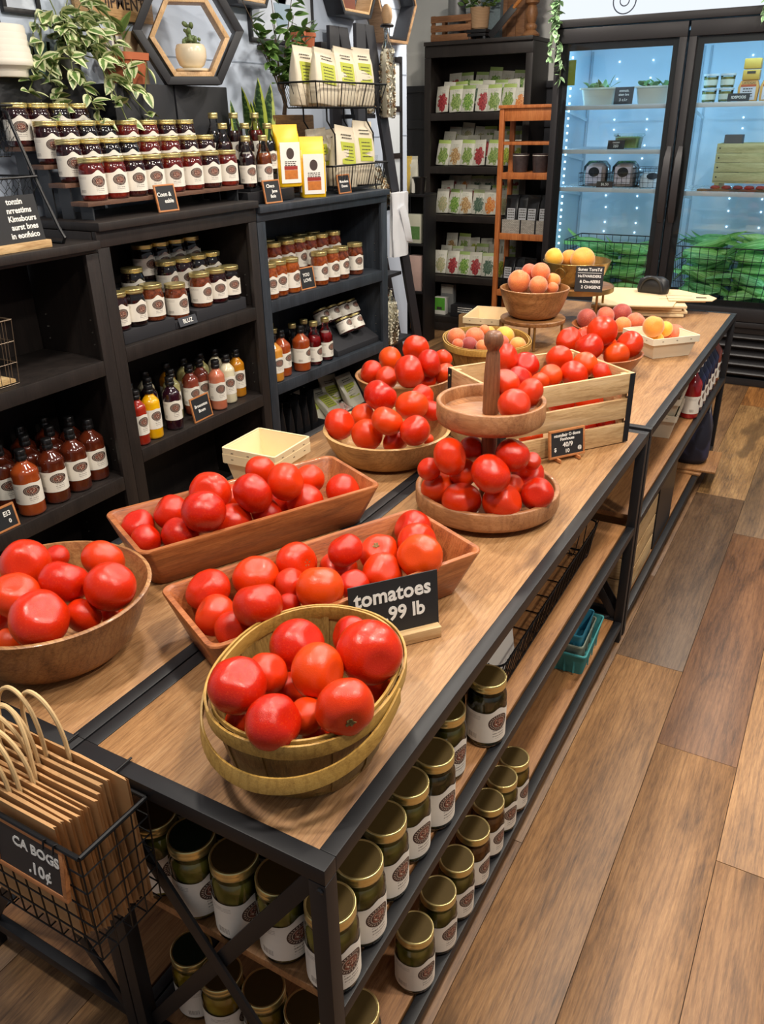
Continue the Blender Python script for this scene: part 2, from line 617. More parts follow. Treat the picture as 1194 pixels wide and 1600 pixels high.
# ------------------------------------------------------------------ tables
def make_table(name, label, x0, x1, y0, y1, front_rail=True):
    t = thing(name, label, 'table', (x0, y0, 0), group='black steel and oak display tables')
    w, d = x1 - x0, y1 - y0
    H = 0.80
    r = 0.030
    def B(n, c, s, m=BLACK, b=0.002):
        return MB().box(c, s).build(n, m, t, bev=b)
    B('top_board', (w / 2, d / 2, H - 0.012), (w - 2 * 0.027, d - 2 * 0.027, 0.022), OAKTOP, 0.0012)
    for x in (0.0135, w - 0.0135):
        B('side_rail', (x, d / 2, H - r / 2), (0.027, d - 0.058, r))
    for y in (0.0145, d - 0.0145):
        B('end_rail', (w / 2, y, H - r / 2), (w, 0.029, r))
    for x in (0.0145, w - 0.0145):
        for y in (0.0145, d - 0.0145):
            l = B('leg', (x, y, (H - r) / 2 - 0.0005), (0.029, 0.029, H - r - 0.001))
            if y < 0.1:
                MB().lathe([(0.005, 0), (0.0055, 0.002), (0.003, 0.004), (0.0, 0.004)], 10).build('bolt', BLACK, l, (x + (0.006 if x > .1 else -0.006), 0, H - r - 0.012), (pi / 2, 0, 0))
    for z, nm in ((0.47, 'shelf_board'), (0.09, 'shelf_board')):
        B(nm, (w / 2, d / 2, z - 0.01), (w - 0.058, d - 0.064, 0.018), OAKSHELF, 0.001)
        for x in (0.0125, w - 0.0125):
            B('shelf_rail', (x, d / 2, z - 0.0155), (0.024, d - 0.059, 0.028))
        for y in (0.04, d - 0.04):
            if z < 0.2 and front_rail:
                B('end_rail', (w / 2, y - 0.02 if y < 1 else y + 0.02, z - 0.012), (w - 0.06, 0.022, 0.028))
    for y in (0.014, d - 0.014):
        for s in (-1, 1):
            a = (0.022 if s > 0 else w - 0.022, y + s * 0.0042, 0.085)
            b = (w - 0.022 if s > 0 else 0.022, y + s * 0.0042, 0.768)
            MB().bar(a, b, 0.006, 0.028, (0, 1, 0) if 0 else (0, 0, 1)).build('cross_brace', BLACK, t, bev=0.001)
    return t


make_table('display_table', 'black steel table under the oval basket of tomatoes, pickle jars on its shelves', -0.487, 0.0, 0.0, 1.902)
make_table('display_table', 'black steel table on the shelving side under the big wooden tomato bowl', -0.977, -0.490, 0.0, 1.902)
make_table('display_table', 'black steel table nearest the cooler on the aisle side under the peaches', -0.487, 0.0, 1.927, 3.839)
make_table('display_table', 'black steel table nearest the cooler carrying the peach bowl on a riser', -0.977, -0.490, 1.927, 3.839)


# ------------------------------------------------------------------ bookcases
def make_bookcase(name, label, loc, rz, w, d, h, shelves, mat, frieze=0.07, lip=0.055, post=0.055, mid=None, over=0.022):
    t = thing(name, label, 'bookcase', loc, (0, 0, rz), group='dark bookcases of the shop')
    def B(n, c, s, b=0.002):
        return MB().box(c, s).build(n, mat, t, bev=b)
    B('top_panel', (w / 2, d / 2 - over / 2, h - 0.014), (w - 0.003, d + over, 0.028), 0.003)
    B('frieze', (w / 2, 0.008, h - 0.029 - frieze / 2), (w - 0.002, 0.02, frieze))
    for x, s in ((0, 1), (w, -1)):
        B('side_panel', (x + s * 0.012, d / 2 + 0.011, (h - 0.03) / 2), (0.022, d - 0.024, h - 0.031))
        pst = B('stile', (x + s * post / 2, 0.009, (h - 0.03 - frieze) / 2), (post, 0.018, h - 0.031 - frieze))
    B('back_panel', (w / 2, d - 0.006, (h - 0.03) / 2), (w - 0.05, 0.01, h - 0.035))
    for z in shelves:
        s = B('shelf', (w / 2, d / 2 + 0.004, z - 0.0125), (w - 0.05, d - 0.032, 0.024))
        MB().box((w / 2, 0.010, z - lip / 2), (w - 2 * post - 0.002, 0.02, lip)).build('shelf_lip', mat, s, bev=0.002)
    B('plinth', (w / 2, 0.012, 0.04), (w - 2 * post - 0.002, 0.02, 0.08))
    pins = plain('pin_steel', (190, 188, 180), 0.3, 0.9)
    zs = [z + k * 0.045 for z in shelves for k in (1, 2, 3) if z + k * 0.045 < h - 0.15]
    hm = MB().lathe([(0.0028, 0), (0.0028, 0.002), (0, 0.002)], 8).mesh('shelf_pin', pins)
    for z in zs:
        for y in (0.07, d - 0.06):
            obj('shelf_pin', hm, t, (w - 0.0232, y, z), (0, -pi / 2, 0))
    return t


RZ = pi / 2
make_bookcase('bookcase', 'low black-brown bookcase with an empty middle bay beside the sauce shelves', (-1.85, 0.525, 0), RZ, 0.91, 0.37, 1.352, (0.938, 0.478, 0.06), DARKOAK, 0.012)
make_bookcase('bookcase', 'black-brown bookcase of jam jars and coloured sauce bottles with jam risers on top', (-1.85, 1.436, 0), RZ, 0.904, 0.37, 1.408, (0.960, 0.552, 0.085), DARKOAK, 0.055)
R3 = RZ - 0.0585
make_bookcase('bookcase', 'slate grey painted bookcase of salsa jars and red sauces beside the ladder shelf', (-1.85, 2.345, 0), R3, 1.06, 0.37, 1.383, (0.968, 0.572, 0.13), SLATE, 0.035)
make_bookcase('bookcase', 'tall dark bookcase of white seed packets against the rear wall', (-2.835, 5.93, 0), 0, 0.905, 0.36, 2.262, (1.760, 1.363, 0.985, 0.482, 0.13), DARKOAK, 0.08)


def b3(u, v, z):
    """point in the slate bookcase: u along its front, v back into it"""
    return (-1.85 + u * cos(R3) - v * sin(R3), 2.345 + u * sin(R3) + v * cos(R3), z)


# ------------------------------------------------------------------ fruit
FRUIT = {
    'left_bowl': [[-0.821, 0.216, 0.945, 0.0477, 0], [-0.697, 0.202, 0.95, 0.0452, 0], [-0.711, 0.309, 0.94, 0.0411, 0], [-0.602, 0.226, 0.955, 0.0449, 0], [-0.73, 0.124, 0.954, 0.042, 0], [-0.642, 0.099, 0.946, 0.0497, 0], [-0.638, 0.183, 0.905, 0.0329, 0], [-0.829, 0.293, 0.924, 0.0243, 0], [-0.792, 0.115, 0.9, 0.0297, 0], [-0.627, 0.239, 0.88, 0.0242, 0], [-0.723, 0.088, 0.88, 0.0264, 0]],
    'far_trough': [[-0.856, 0.537, 0.879, 0.0381, 0], [-0.795, 0.5, 0.876, 0.0343, 0], [-0.804, 0.593, 0.9, 0.041, 0], [-0.734, 0.543, 0.876, 0.0442, 0], [-0.677, 0.566, 0.942, 0.0469, 0], [-0.761, 0.683, 0.923, 0.0489, 0], [-0.684, 0.66, 0.869, 0.0466, 0], [-0.756, 0.751, 0.881, 0.0337, 0], [-0.642, 0.694, 0.942, 0.0465, 0], [-0.731, 0.842, 0.923, 0.0388, 0], [-0.637, 0.737, 0.869, 0.0395, 0], [-0.605, 0.775, 0.945, 0.0437, 0], [-0.625, 0.898, 0.9, 0.0384, 0], [-0.588, 0.824, 0.876, 0.045, 0], [-0.664, 0.822, 0.86, 0.0345, 0], [-0.541, 0.922, 0.875, 0.0433, 0]],
    'near_trough': [[-0.5, 0.368, 0.899, 0.043, 0], [-0.442, 0.318, 0.89, 0.0381, 0], [-0.379, 0.291, 0.895, 0.033, 0], [-0.331, 0.308, 0.95, 0.0434, 0], [-0.451, 0.455, 0.893, 0.0454, 0], [-0.412, 0.537, 0.896, 0.0429, 1], [-0.375, 0.466, 0.894, 0.0338, 0], [-0.349, 0.419, 0.88, 0.0228, 0], [-0.298, 0.452, 0.915, 0.0454, 0], [-0.359, 0.609, 0.862, 0.0389, 0], [-0.274, 0.536, 0.885, 0.0307, 0], [-0.325, 0.588, 0.924, 0.0364, 0], [-0.293, 0.668, 0.887, 0.0416, 1], [-0.248, 0.601, 0.886, 0.0406, 0], [-0.275, 0.788, 0.893, 0.0407, 0], [-0.229, 0.72, 0.903, 0.0429, 0], [-0.184, 0.646, 0.917, 0.0453, 0]],
    'oval_basket': [[-0.199, 0.091, 0.974, 0.042, 0], [-0.201, 0.16, 0.947, 0.033, 0], [-0.205, 0.247, 0.945, 0.0438, 0], [-0.12, 0.18, 0.969, 0.0402, 0], [-0.148, 0.316, 0.94, 0.0328, 0], [-0.074, 0.257, 0.971, 0.0498, 1], [-0.04, 0.131, 0.969, 0.0418, 1], [-0.121, 0.069, 0.956, 0.0395, 0], [-0.107, 0.127, 0.928, 0.027, 0], [-0.18, 0.193, 0.902, 0.0274, 0], [-0.101, 0.142, 0.881, 0.0233, 0], [-0.078, 0.282, 0.884, 0.0249, 0], [-0.21, 0.1, 0.9, 0.0217, 0]],
    'lower_tier': [[-0.29, 1.009, 0.985, 0.0453, 0], [-0.292, 1.146, 0.955, 0.0326, 0], [-0.161, 1.087, 0.983, 0.0413, 0], [-0.351, 1.024, 0.934, 0.0287, 0], [-0.34, 1.052, 0.872, 0.0417, 0], [-0.286, 1.082, 0.913, 0.0346, 0], [-0.181, 1.003, 0.962, 0.048, 0], [-0.261, 1.018, 0.872, 0.0468, 0], [-0.165, 1.043, 0.875, 0.0472, 0], [-0.167, 1.117, 0.887, 0.0311, 0], [-0.151, 1.184, 0.893, 0.0406, 0], [-0.099, 1.108, 0.885, 0.0394, 0], [-0.132, 1.149, 0.95, 0.0219, 0]],
    'upper_tier': [[-0.17, 1.102, 1.104, 0.0375, 0], [-0.161, 1.177, 1.11, 0.0382, 0], [-0.23, 1.195, 1.121, 0.0355, 0], [-0.215, 1.252, 1.123, 0.0286, 0]],
    'crate': [[-0.303, 1.863, 1.012, 0.0418, 0], [-0.289, 1.744, 0.989, 0.0356, 0], [-0.229, 1.789, 0.989, 0.0438, 0], [-0.217, 1.867, 1.002, 0.0393, 0], [-0.15, 1.82, 0.995, 0.0324, 0], [-0.303, 1.684, 0.983, 0.028, 0], [-0.379, 1.765, 1.005, 0.0419, 1], [-0.427, 1.716, 1.036, 0.0407, 0], [-0.368, 1.688, 0.988, 0.0378, 0], [-0.23, 1.682, 0.925, 0.039, 0], [-0.165, 1.753, 0.92, 0.0472, 0], [-0.161, 1.716, 0.846, 0.0343, 0], [-0.117, 1.775, 0.844, 0.0398, 0], [-0.276, 1.56, 0.85, 0.035, 0], [-0.202, 1.661, 0.851, 0.034, 0]],
    'yellow_bowl': [[-0.773, 1.278, 0.9, 0.0447, 0], [-0.759, 1.388, 0.898, 0.0359, 0], [-0.669, 1.26, 0.891, 0.045, 0], [-0.7, 1.399, 0.962, 0.0519, 0], [-0.599, 1.256, 0.944, 0.0448, 0], [-0.589, 1.39, 0.952, 0.049, 0], [-0.608, 1.496, 0.947, 0.0355, 0], [-0.516, 1.267, 0.927, 0.0432, 0], [-0.595, 1.297, 0.871, 0.0387, 0], [-0.509, 1.326, 0.885, 0.0208, 0], [-0.561, 1.459, 0.92, 0.0332, 0]],
    'brown_bowl': [[-0.969, 1.803, 0.897, 0.0418, 0], [-0.893, 1.778, 0.894, 0.0393, 0], [-0.953, 1.918, 0.92, 0.0451, 0], [-0.782, 1.742, 0.937, 0.0547, 0], [-0.865, 1.953, 0.96, 0.0487, 0], [-0.754, 1.838, 0.948, 0.0474, 0], [-0.774, 1.988, 0.924, 0.0345, 0], [-0.727, 1.902, 0.895, 0.0395, 0], [-0.772, 1.855, 0.874, 0.0345, 0]],
    'back_bowl': [[-0.33, 2.479, 0.966, 0.057, 0], [-0.467, 2.511, 0.91, 0.0498, 0], [-0.348, 2.379, 0.924, 0.0538, 0], [-0.233, 2.536, 0.911, 0.0506, 0], [-0.258, 2.444, 0.887, 0.0497, 0], [-0.323, 2.545, 0.897, 0.0398, 0], [-0.433, 2.609, 0.91, 0.0338, 0]],
    'peach_basket': [[-0.9, 2.382, 0.904, 0.0382, 0], [-0.842, 2.437, 0.899, 0.0398, 0], [-0.824, 2.495, 0.916, 0.0226, 0], [-0.816, 2.534, 0.9, 0.0253, 0], [-0.73, 2.485, 0.903, 0.0409, 0], [-0.714, 2.419, 0.895, 0.0286, 0], [-0.643, 2.409, 0.893, 0.033, 0], [-0.835, 2.368, 0.883, 0.0323, 0], [-0.869, 2.33, 0.89, 0.0233, 0], [-0.774, 2.358, 0.885, 0.0272, 0]],
    'peach_bowl': [[-0.807, 2.832, 1.063, 0.0495, 0], [-0.721, 2.861, 1.102, 0.0415, 0], [-0.789, 2.909, 1.093, 0.0358, 0], [-0.705, 2.795, 1.059, 0.0401, 0], [-0.676, 2.902, 1.064, 0.0334, 0], [-0.658, 2.851, 1.042, 0.0252, 0]],
    'gold_bowl': [[-0.819, 3.34, 1.092, 0.0467, 0], [-0.688, 3.38, 1.085, 0.0592, 0], [-0.774, 3.444, 1.077, 0.0445, 0]],
    'peach_dish': [[-0.575, 3.136, 0.86, 0.0459, 0], [-0.507, 3.208, 0.863, 0.0432, 0], [-0.448, 3.276, 0.866, 0.0478, 0], [-0.4, 3.111, 0.85, 0.0393, 0], [-0.359, 3.183, 0.854, 0.0438, 0], [-0.499, 2.918, 0.845, 0.0343, 0]],
    'peach_tray': [[-0.218, 2.876, 0.912, 0.0447, 0], [-0.184, 2.961, 0.887, 0.0323, 0], [-0.156, 3.022, 0.849, 0.0479, 0], [-0.214, 2.92, 0.842, 0.0403, 0]],
}


def tomato_mat():
    g = NT('tomato_skin')
    rnd = g.info()
    base = g.ramp(rnd, ((0.0, s2l((188, 28, 6))), (0.35, s2l((208, 46, 8))), (0.75, s2l((216, 58, 10))), (1.0, s2l((224, 78, 14)))))
    nz = g.noise(g.vec((1, 1, 1)), 22.0, 3)
    big = g.noise(g.vec((1, 1, 0.7)), 14.0, 2)
    col = g.mix(g.math('MULTIPLY', g.smooth(big, 0.5, 0.75), 0.4), base, s2l((224, 72, 16)))
    col = g.mix(g.math('MULTIPLY', nz, 0.25), col, s2l((160, 14, 6)))
    return g.bsdf(col, 0.16, 0, 0.1, spec=0.42, bump=g.noise(g.vec(), 30.0, 2), bump_d=0.0008)


def peach_mat(name, a, b, c):
    g = NT(name)
    rnd = g.info()
    nz = g.noise(g.vec((1, 1, 0.8)), 16.0, 4, 0.6)
    f = g.math('ADD', g.math('MULTIPLY', nz, 0.8), g.math('MULTIPLY', rnd, 0.35))
    col = g.ramp(f, ((0.3, s2l(a)), (0.52, s2l(b)), (0.78, s2l(c))))
    return g.bsdf(col, 0.55, sheen=0.4, bump=g.noise(g.vec(), 400, 2), bump_d=0.0003)


TOMATO = tomato_mat()
PEACH = peach_mat('peach_skin', (238, 166, 62), (226, 122, 62), (196, 70, 52))
APRICOT = peach_mat('apricot_skin', (246, 186, 50), (240, 168, 44), (230, 136, 50))
DUSKY = peach_mat('dusky_peach_skin', (206, 100, 50), (160, 52, 44), (116, 34, 36))
SCAR = plain('stem_scar', (116, 92, 46), 0.7, var=0.4, scale=300)
SCARG = plain('stem_scar_green', (116, 122, 50), 0.7, var=0.4, scale=300)


def tomato_mesh(seed, flat, lob):
    r = random.Random(seed)
    ph = [r.uniform(0, 2 * pi) for _ in range(5)]
    rings = []
    NU, NV = 36, 22
    for j in range(1, NV):
        th = pi * j / NV
        ring = []
        for i in range(NU):
            a = 2 * pi * i / NU
            k = 1 + lob * (0.6 * cos(5 * a + ph[0]) + 0.5 * cos(3 * a + ph[1]) + 0.35 * cos(8 * a + ph[4])) * (0.35 + 0.65 * sin(th)) * (0.55 + 0.45 * cos(th))
            k += 0.025 * cos(a + ph[2]) + 0.02 * cos(2 * a + ph[3])
            rr = sin(th) ** 0.86 * k
            z = flat * cos(th)
            z -= 0.13 * math.exp(-(th / 0.34) ** 2) * flat
            z += 0.05 * math.exp(-((pi - th) / 0.3) ** 2) * flat
            ring.append((rr * cos(a), rr * sin(a), z))
        rings.append(ring)
    m = MB()
    m.loft(rings[::-1])
    return m.mesh('tomato', TOMATO, ang=1.5)


TM = [tomato_mesh(1, 0.84, 0.035), tomato_mesh(2, 0.9, 0.02), tomato_mesh(3, 0.80, 0.06), tomato_mesh(4, 0.93, 0.015), tomato_mesh(5, 0.86, 0.045)]


def scar_mesh():
    m = MB()
    pts = []
    for i in range(20):
        a = 2 * pi * i / 20
        r = (0.145 + 0.022 * cos(5 * a) + 0.02 * cos(3 * a + 1) + 0.012 * cos(9 * a))
        pts.append((r * cos(a), r * sin(a), 0.735 + 0.02 * cos(5 * a)))
    b = [(x * 1.06, y * 1.06, z - 0.05) for x, y, z in pts]
    t = [(x * 0.45, y * 0.45, z - 0.012) for x, y, z in pts]
    m.loft([b, pts, t])
    return m.mesh('stem_scar', SCAR, ang=1.0)


SCM = scar_mesh()


def peach_mesh(mat):
    rings = []
    NU, NV = 30, 18
    for j in range(1, NV):
        th = pi * j / NV
        ring = []
        for i in range(NU):
            a = 2 * pi * i / NU
            g = 1 - 0.07 * math.exp(-(min(a, 2 * pi - a) / 0.22) ** 2) * (0.4 + 0.6 * sin(th))
            rr = sin(th) ** 0.94 * g
            z = 0.96 * cos(th) - 0.12 * math.exp(-(th / 0.3) ** 2)
            ring.append((rr * cos(a), rr * sin(a), z))
        rings.append(ring)
    return MB().loft(rings[::-1]).mesh('peach', mat, ang=1.5)


PM = {m.name: peach_mesh(m) for m in (PEACH, APRICOT, DUSKY)}
CAMP = cam.matrix_world.translation


def fruit(key, place, axis, end, words=('ripe red', 'tomato'), special=None, kindmap=None, seed=0):
    """fruit of one container; labels count along axis (a plan direction) starting from the named end"""
    rr = random.Random(key)
    L = FRUIT[key]
    order = sorted(range(len(L)), key=lambda i: L[i][0] * axis[0] + L[i][1] * axis[1])
    for rank, i in enumerate(order):
        x, y, z, r, scar = L[i]
        pos = Vector((x, y, z))
        adj = words[0]
        if words[1] == 'tomato':
            if r > 0.046:
                adj = 'large red'
            elif r < 0.031:
                adj = 'small red'
            if scar:
                adj = 'red stem-scarred'
        lab = f"{adj} {words[1]} {place}, {ORD[rank]} from {end}"
        sp = (special or {}).get(i)
        if words[1] == 'tomato':
            me = TM[rr.randrange(len(TM))]
            o = obj('tomato', me, None, pos, (rr.uniform(-1.2, 1.2), rr.uniform(-1.2, 1.2), rr.uniform(0, 6.28)), r * 1.03)
            if scar:
                d = (CAMP - pos).normalized()
                off = r2 * sp[0] + u2 * sp[1]
                q = (d + off).normalized().to_track_quat('Z', 'Y')
                o.rotation_euler = q.to_euler()
                obj('stem_scar', SCM, o)
        else:
            kind = (kindmap or {}).get(i, PEACH)
            o = obj(words[1], PM[kind.name], None, pos, (rr.uniform(-1.5, 1.5), rr.uniform(-1.5, 1.5), rr.uniform(0, 6.28)), r * 1.0)
            nm = {'peach_skin': 'orange-pink', 'apricot_skin': 'golden yellow', 'dusky_peach_skin': 'dark red'}[kind.name]
            lab = f"{nm} {words[1]} {place}, {ORD[rank]} from {end}"
        tag(o, lab, words[1], f"{words[1]} fruit {place}")


SHELF_TO_AISLE = (1, 0.25)
NEAR_TO_FAR = (0, 1)
LONG = (cos(radians(63.3)), sin(radians(63.3)))
fruit('left_bowl', 'in the big wooden bowl', SHELF_TO_AISLE, 'shelving side')
fruit('far_trough', 'in the shelf-side wooden trough', LONG, 'near end')
fruit('near_trough', 'in the trough by the price sign', LONG, 'near end', special={5: (0.95, 0.05), 12: (-0.25, 0.65)})
fruit('oval_basket', 'in the oval splint basket', NEAR_TO_FAR, 'near side', special={5: (0.36, -0.44), 6: (0.25, -0.85)})
fruit('lower_tier', 'on the lower tray of the tiered stand', SHELF_TO_AISLE, 'shelving side')
fruit('upper_tier', 'on the upper tray of the tiered stand', NEAR_TO_FAR, 'near side')
fruit('crate', 'in the slatted crate', (0.59, 0.81), 'tiered stand end', special={6: (0.08, 0.42)})
fruit('yellow_bowl', 'in the wide pale wooden bowl', SHELF_TO_AISLE, 'shelving side')
fruit('brown_bowl', 'in the brown bowl behind the pale bowl', SHELF_TO_AISLE, 'shelving side')
fruit('back_bowl', 'in the dark bowl behind the crate', SHELF_TO_AISLE, 'shelving side')
fruit('peach_basket', 'in the round slatted basket', SHELF_TO_AISLE, 'shelving side', ('ripe', 'peach'), kindmap={4: APRICOT, 3: APRICOT, 7: DUSKY})
fruit('peach_bowl', 'in the wooden bowl on the riser', SHELF_TO_AISLE, 'shelving side', ('ripe', 'peach'))
fruit('gold_bowl', 'in the hammered brass bowl', SHELF_TO_AISLE, 'shelving side', ('ripe', 'peach'), kindmap={0: APRICOT, 1: APRICOT, 2: APRICOT})
fruit('peach_dish', 'in the low wooden dish', SHELF_TO_AISLE, 'shelving side', ('ripe', 'peach'), kindmap={0: DUSKY, 2: DUSKY})
fruit('peach_tray', 'in the white veneer tray', (0.7, 0.7), 'near corner', ('ripe', 'peach'), kindmap={0: APRICOT, 3: APRICOT, 1: APRICOT})


# ------------------------------------------------------------------ bowls, troughs, baskets on the tables
def bowl(name, label, loc, rb, rr, h, mat, wall=0.010, curve=0.45, foot=0.004, n=56, cat='bowl', rot=0.0):
    out, inn = [(0.0, foot), (rb * 0.9, foot), (rb * 0.93, 0), (rb, 0.001)], []
    for k in range(1, 11):
        t = k / 10
        r = rb + (rr - rb) * (t ** curve)
        out.append((r, t * h * 0.985))
    out.append((rr - wall * 0.3, h))
    out.append((rr - wall * 0.8, h))
    for k in range(10, -1, -1):
        t = k / 10
        r = rb + (rr - rb) * (t ** curve) - wall
        inn.append((max(r, 0.02), max(wall, t * h * 0.975)))
    inn.append((0.0, wall))
    o = MB().lathe(out + inn, n).build(name, mat, None, loc, (0, 0, rot), ang=0.9)
    return tag(o, label, cat, 'wooden bowls of fruit')


bowl('wooden_bowl', 'big brown wooden bowl of tomatoes at the near corner of the table', (-0.737, 0.190, 0.80), 0.112, 0.192, 0.132, ACACIA_R, 0.009, 0.55)
bowl('wooden_bowl', 'wide pale wooden bowl of tomatoes beside the tiered stand', (-0.648, 1.342, 0.80), 0.125, 0.190, 0.092, PALEBOWL, 0.012, 0.5)
bowl('wooden_bowl', 'brown wooden bowl of tomatoes behind the wide pale bowl', (-0.862, 1.857, 0.80), 0.11, 0.178, 0.092, ACACIA_R, 0.011, 0.5)
bowl('wooden_bowl', 'dark wooden bowl of tomatoes half hidden behind the slatted crate', (-0.345, 2.50, 0.80), 0.10, 0.175, 0.082, ACACIA, 0.009, 0.5)
bowl('wooden_dish', 'low wooden dish of peaches behind the white veneer tray', (-0.465, 3.11, 0.80), 0.11, 0.165, 0.052, ACACIA, 0.009, 0.6)
bowl('wooden_bowl', 'grained wooden bowl of peaches raised on a round riser', (-0.722, 2.800, 0.922), 0.085, 0.150, 0.128, ACACIA_R, 0.009, 0.5)


def trough(label, cx, cy):
    w, d, h = 0.612, 0.256, 0.107
    t = 0.028
    n = 5
    rings = [at_z(rrect(w - 0.075, d - 0.085, 0.03, n), 0.0), at_z(rrect(w - 0.07, d - 0.08, 0.03, n), 0.002), at_z(rrect(w - 0.004, d - 0.004, 0.026, n), h - 0.003), at_z(rrect(w - 0.007, d - 0.007, 0.026, n), h),
             at_z(rrect(w - 0.026, d - 0.026, 0.02, n), h), at_z(rrect(w - 0.030, d - 0.030, 0.02, n), h - 0.003), at_z(rrect(w - 0.095, d - 0.105, 0.02, n), 0.014)]
    o = MB().loft(rings).build('wooden_trough', ACACIA, None, (cx, cy, 0.80), (0, 0, radians(63.3)), ang=0.9)
    return tag(o, label, 'trough', 'long wooden troughs of tomatoes')


trough('long reddish wooden trough of tomatoes on the shelving side', -0.685, 0.725)
trough('long reddish wooden trough of tomatoes behind the price sign', -0.335, 0.535)


def splint_basket(label, loc, rot, a, b, h, taper, n, handle=None, p=2.2, lean=0.0):
    t = thing('splint_basket', label, 'basket', loc, (0, 0, rot), 'woven splint baskets')
    def outline(k, z, m=64, grow=0.0):
        return at_z(ellip(a * k + grow, b * k + grow, m, p), z)
    MB().loft([outline(taper - 0.02, 0.004), outline(taper - 0.02, 0.010)]).build('basket_floor', SPLINT, t)
    N = n
    for i in range(N):
        m = MB()
        th0, th1 = 2 * pi * (i - 0.02) / N, 2 * pi * (i + 1.02) / N
        def pt(th, k, z, g):
            c, s = cos(th), sin(th)
            ex = 2 / p
            return ((a * k + g) * math.copysign(abs(c) ** ex, c), (b * k + g) * math.copysign(abs(s) ** ex, s), z)
        rows = []
        for q in range(6):
            f = q / 5
            k = taper + (1 - taper) * (f ** 0.75)
            ins = 0.0 if q else -0.03
            rows.append((k + ins, 0.001 + f * (h - 0.004)))
        off = 0.0024 * (i % 2)
        rings = []
        for k, z in rows:
            rings.append([pt(th0, k, z, -off), pt((th0 + th1) / 2, k, z, 0.0008 - off), pt(th1, k, z, -off), pt(th1, k, z, -0.002 - off), pt((th0 + th1) / 2, k, z, -0.0012 - off), pt(th0, k, z, -0.002 - off)])
        m.loft(rings)
        m.build('splint', SPLINT, t, ang=0.5)
    zr = h - 0.012
    MB().sweep(at_z(ellip(a + 0.0035, b + 0.0035, 64, p), zr), 0.004, 0.024).build('rim_band', BAND, t, bev=0.0008)
    MB().sweep(at_z(ellip(a - 0.0055, b - 0.0055, 64, p), zr + 0.001), 0.004, 0.026).build('inner_band', BAND, t, bev=0.0008)
    if handle:
        hb, drop, w = handle
        pts = []
        M = 40
        for i in range(M + 1):
            s = -1 + 2 * i / M
            ang = pi * (i / M)
            y = (b + 0.008) * cos(ang)
            x = -(a + hb) * sin(ang) ** 0.8
            z = zr - 0.006 - drop * sin(ang) ** 0.9
            pts.append(Vector((x, y, z)))
        rings = []
        for i, q in enumerate(pts):
            tan = (pts[min(i + 1, M)] - pts[max(i - 1, 0)]).normalized()
            out = Vector((q.x, q.y, 0)).normalized()
            upd = (Vector((0, 0, 1)) - out * 0.22 * sin(pi * i / M)).normalized()
            side = tan.cross(upd).normalized()
            rings.append([q - upd * w / 2 - side * 0.0018, q + upd * w / 2 - side * 0.0018, q + upd * w / 2 + side * 0.0018, q - upd * w / 2 + side * 0.0018])
        MB().loft(rings).build('handle', BAND, t, bev=0.0006)
    return t


splint_basket('oval splint basket of big tomatoes with its hoop handle folded down', (-0.160, 0.213, 0.80), radians(100), 0.176, 0.142, 0.142, 0.80, 26, (0.020, 0.042, 0.026))
splint_basket('round slatted basket of peaches behind the slatted crate', (-0.778, 2.41, 0.80), radians(120), 0.205, 0.172, 0.108, 0.80, 22, None, 2.4)


# tiered stand
ts = thing('tiered_stand', 'round two-tier wooden stand with a turned post and tomatoes on both trays', 'tiered stand', (-0.247, 1.150, 0.80))
R0 = 0.184
MB().lathe([(0.0, 0.013), (R0 - 0.01, 0.013), (R0 - 0.003, 0.018), (R0, 0.026), (R0, 0.062), (R0 - 0.002, 0.0645), (R0 - 0.012, 0.0645), (R0 - 0.014, 0.062), (R0 - 0.014, 0.030), (0.0, 0.028)], 64).build('lower_tray', TIERWOOD, ts, ang=0.9)
for k in range(4):
    a = 0.9 + k * pi / 2
    MB().lathe([(0.0, 0), (0.013, 0), (0.015, 0.003), (0.015, 0.0135), (0, 0.0135)], 20).build('foot', TIERWOOD, ts, (0.118 * cos(a), 0.118 * sin(a), 0))
MB().lathe([(0.0, 0.027), (0.021, 0.027), (0.0195, 0.15), (0.0195, 0.236), (0, 0.236)], 24).build('lower_post', WALNUT, ts)
R1 = 0.134
MB().lathe([(0.0, 0.236), (R1 - 0.012, 0.236), (R1 - 0.003, 0.242), (R1, 0.252), (R1, 0.290), (R1 - 0.002, 0.2925), (R1 - 0.010, 0.2925), (R1 - 0.012, 0.290), (R1 - 0.014, 0.262), (R1 - 0.03, 0.256), (0.0, 0.256)], 64).build('upper_tray', TIERWOOD, ts, ang=0.9)
MB().lathe([(0.0, 0.256), (0.0185, 0.256), (0.0205, 0.262), (0.0195, 0.35), (0.0165, 0.404), (0.0135, 0.412), (0.016, 0.418), (0.0215, 0.426), (0.0235, 0.437), (0.0215, 0.449), (0.015, 0.457), (0, 0.460)], 28).build('post', WALNUT, ts, ang=1.2)

# slatted crate
cr = thing('slatted_crate', 'pale slatted wooden crate of tomatoes with black corner brackets', 'crate', (-0.305, 1.687, 0.80), (0, 0, radians(53.8)))
CW, CD, CH = 0.462, 0.312, 0.222
sl = MB().box((0, 0, 0), (CW, 0.010, 0.062)).mesh('slat', PINE, bev=0.001)
sl2 = MB().box((0, 0, 0), (CD - 0.022, 0.010, 0.062)).mesh('slat', PINE, bev=0.001)
for k, z in enumerate((0.033, 0.111, 0.189)):
    for y in (-CD / 2 + 0.005, CD / 2 - 0.005):
        obj('slat', sl, cr, (0, y, z))
    for x in (-CW / 2 + 0.0055, CW / 2 - 0.0055):
        obj('slat', sl2, cr, (x, 0, z), (0, 0, pi / 2))
for k in range(4):
    MB().box((0, 0, 0), (CW - 0.024, 0.066, 0.006)).build('base_slat', PINE, cr, (0, -CD / 2 + 0.05 + k * 0.0715, 0.006), bev=0.0008)
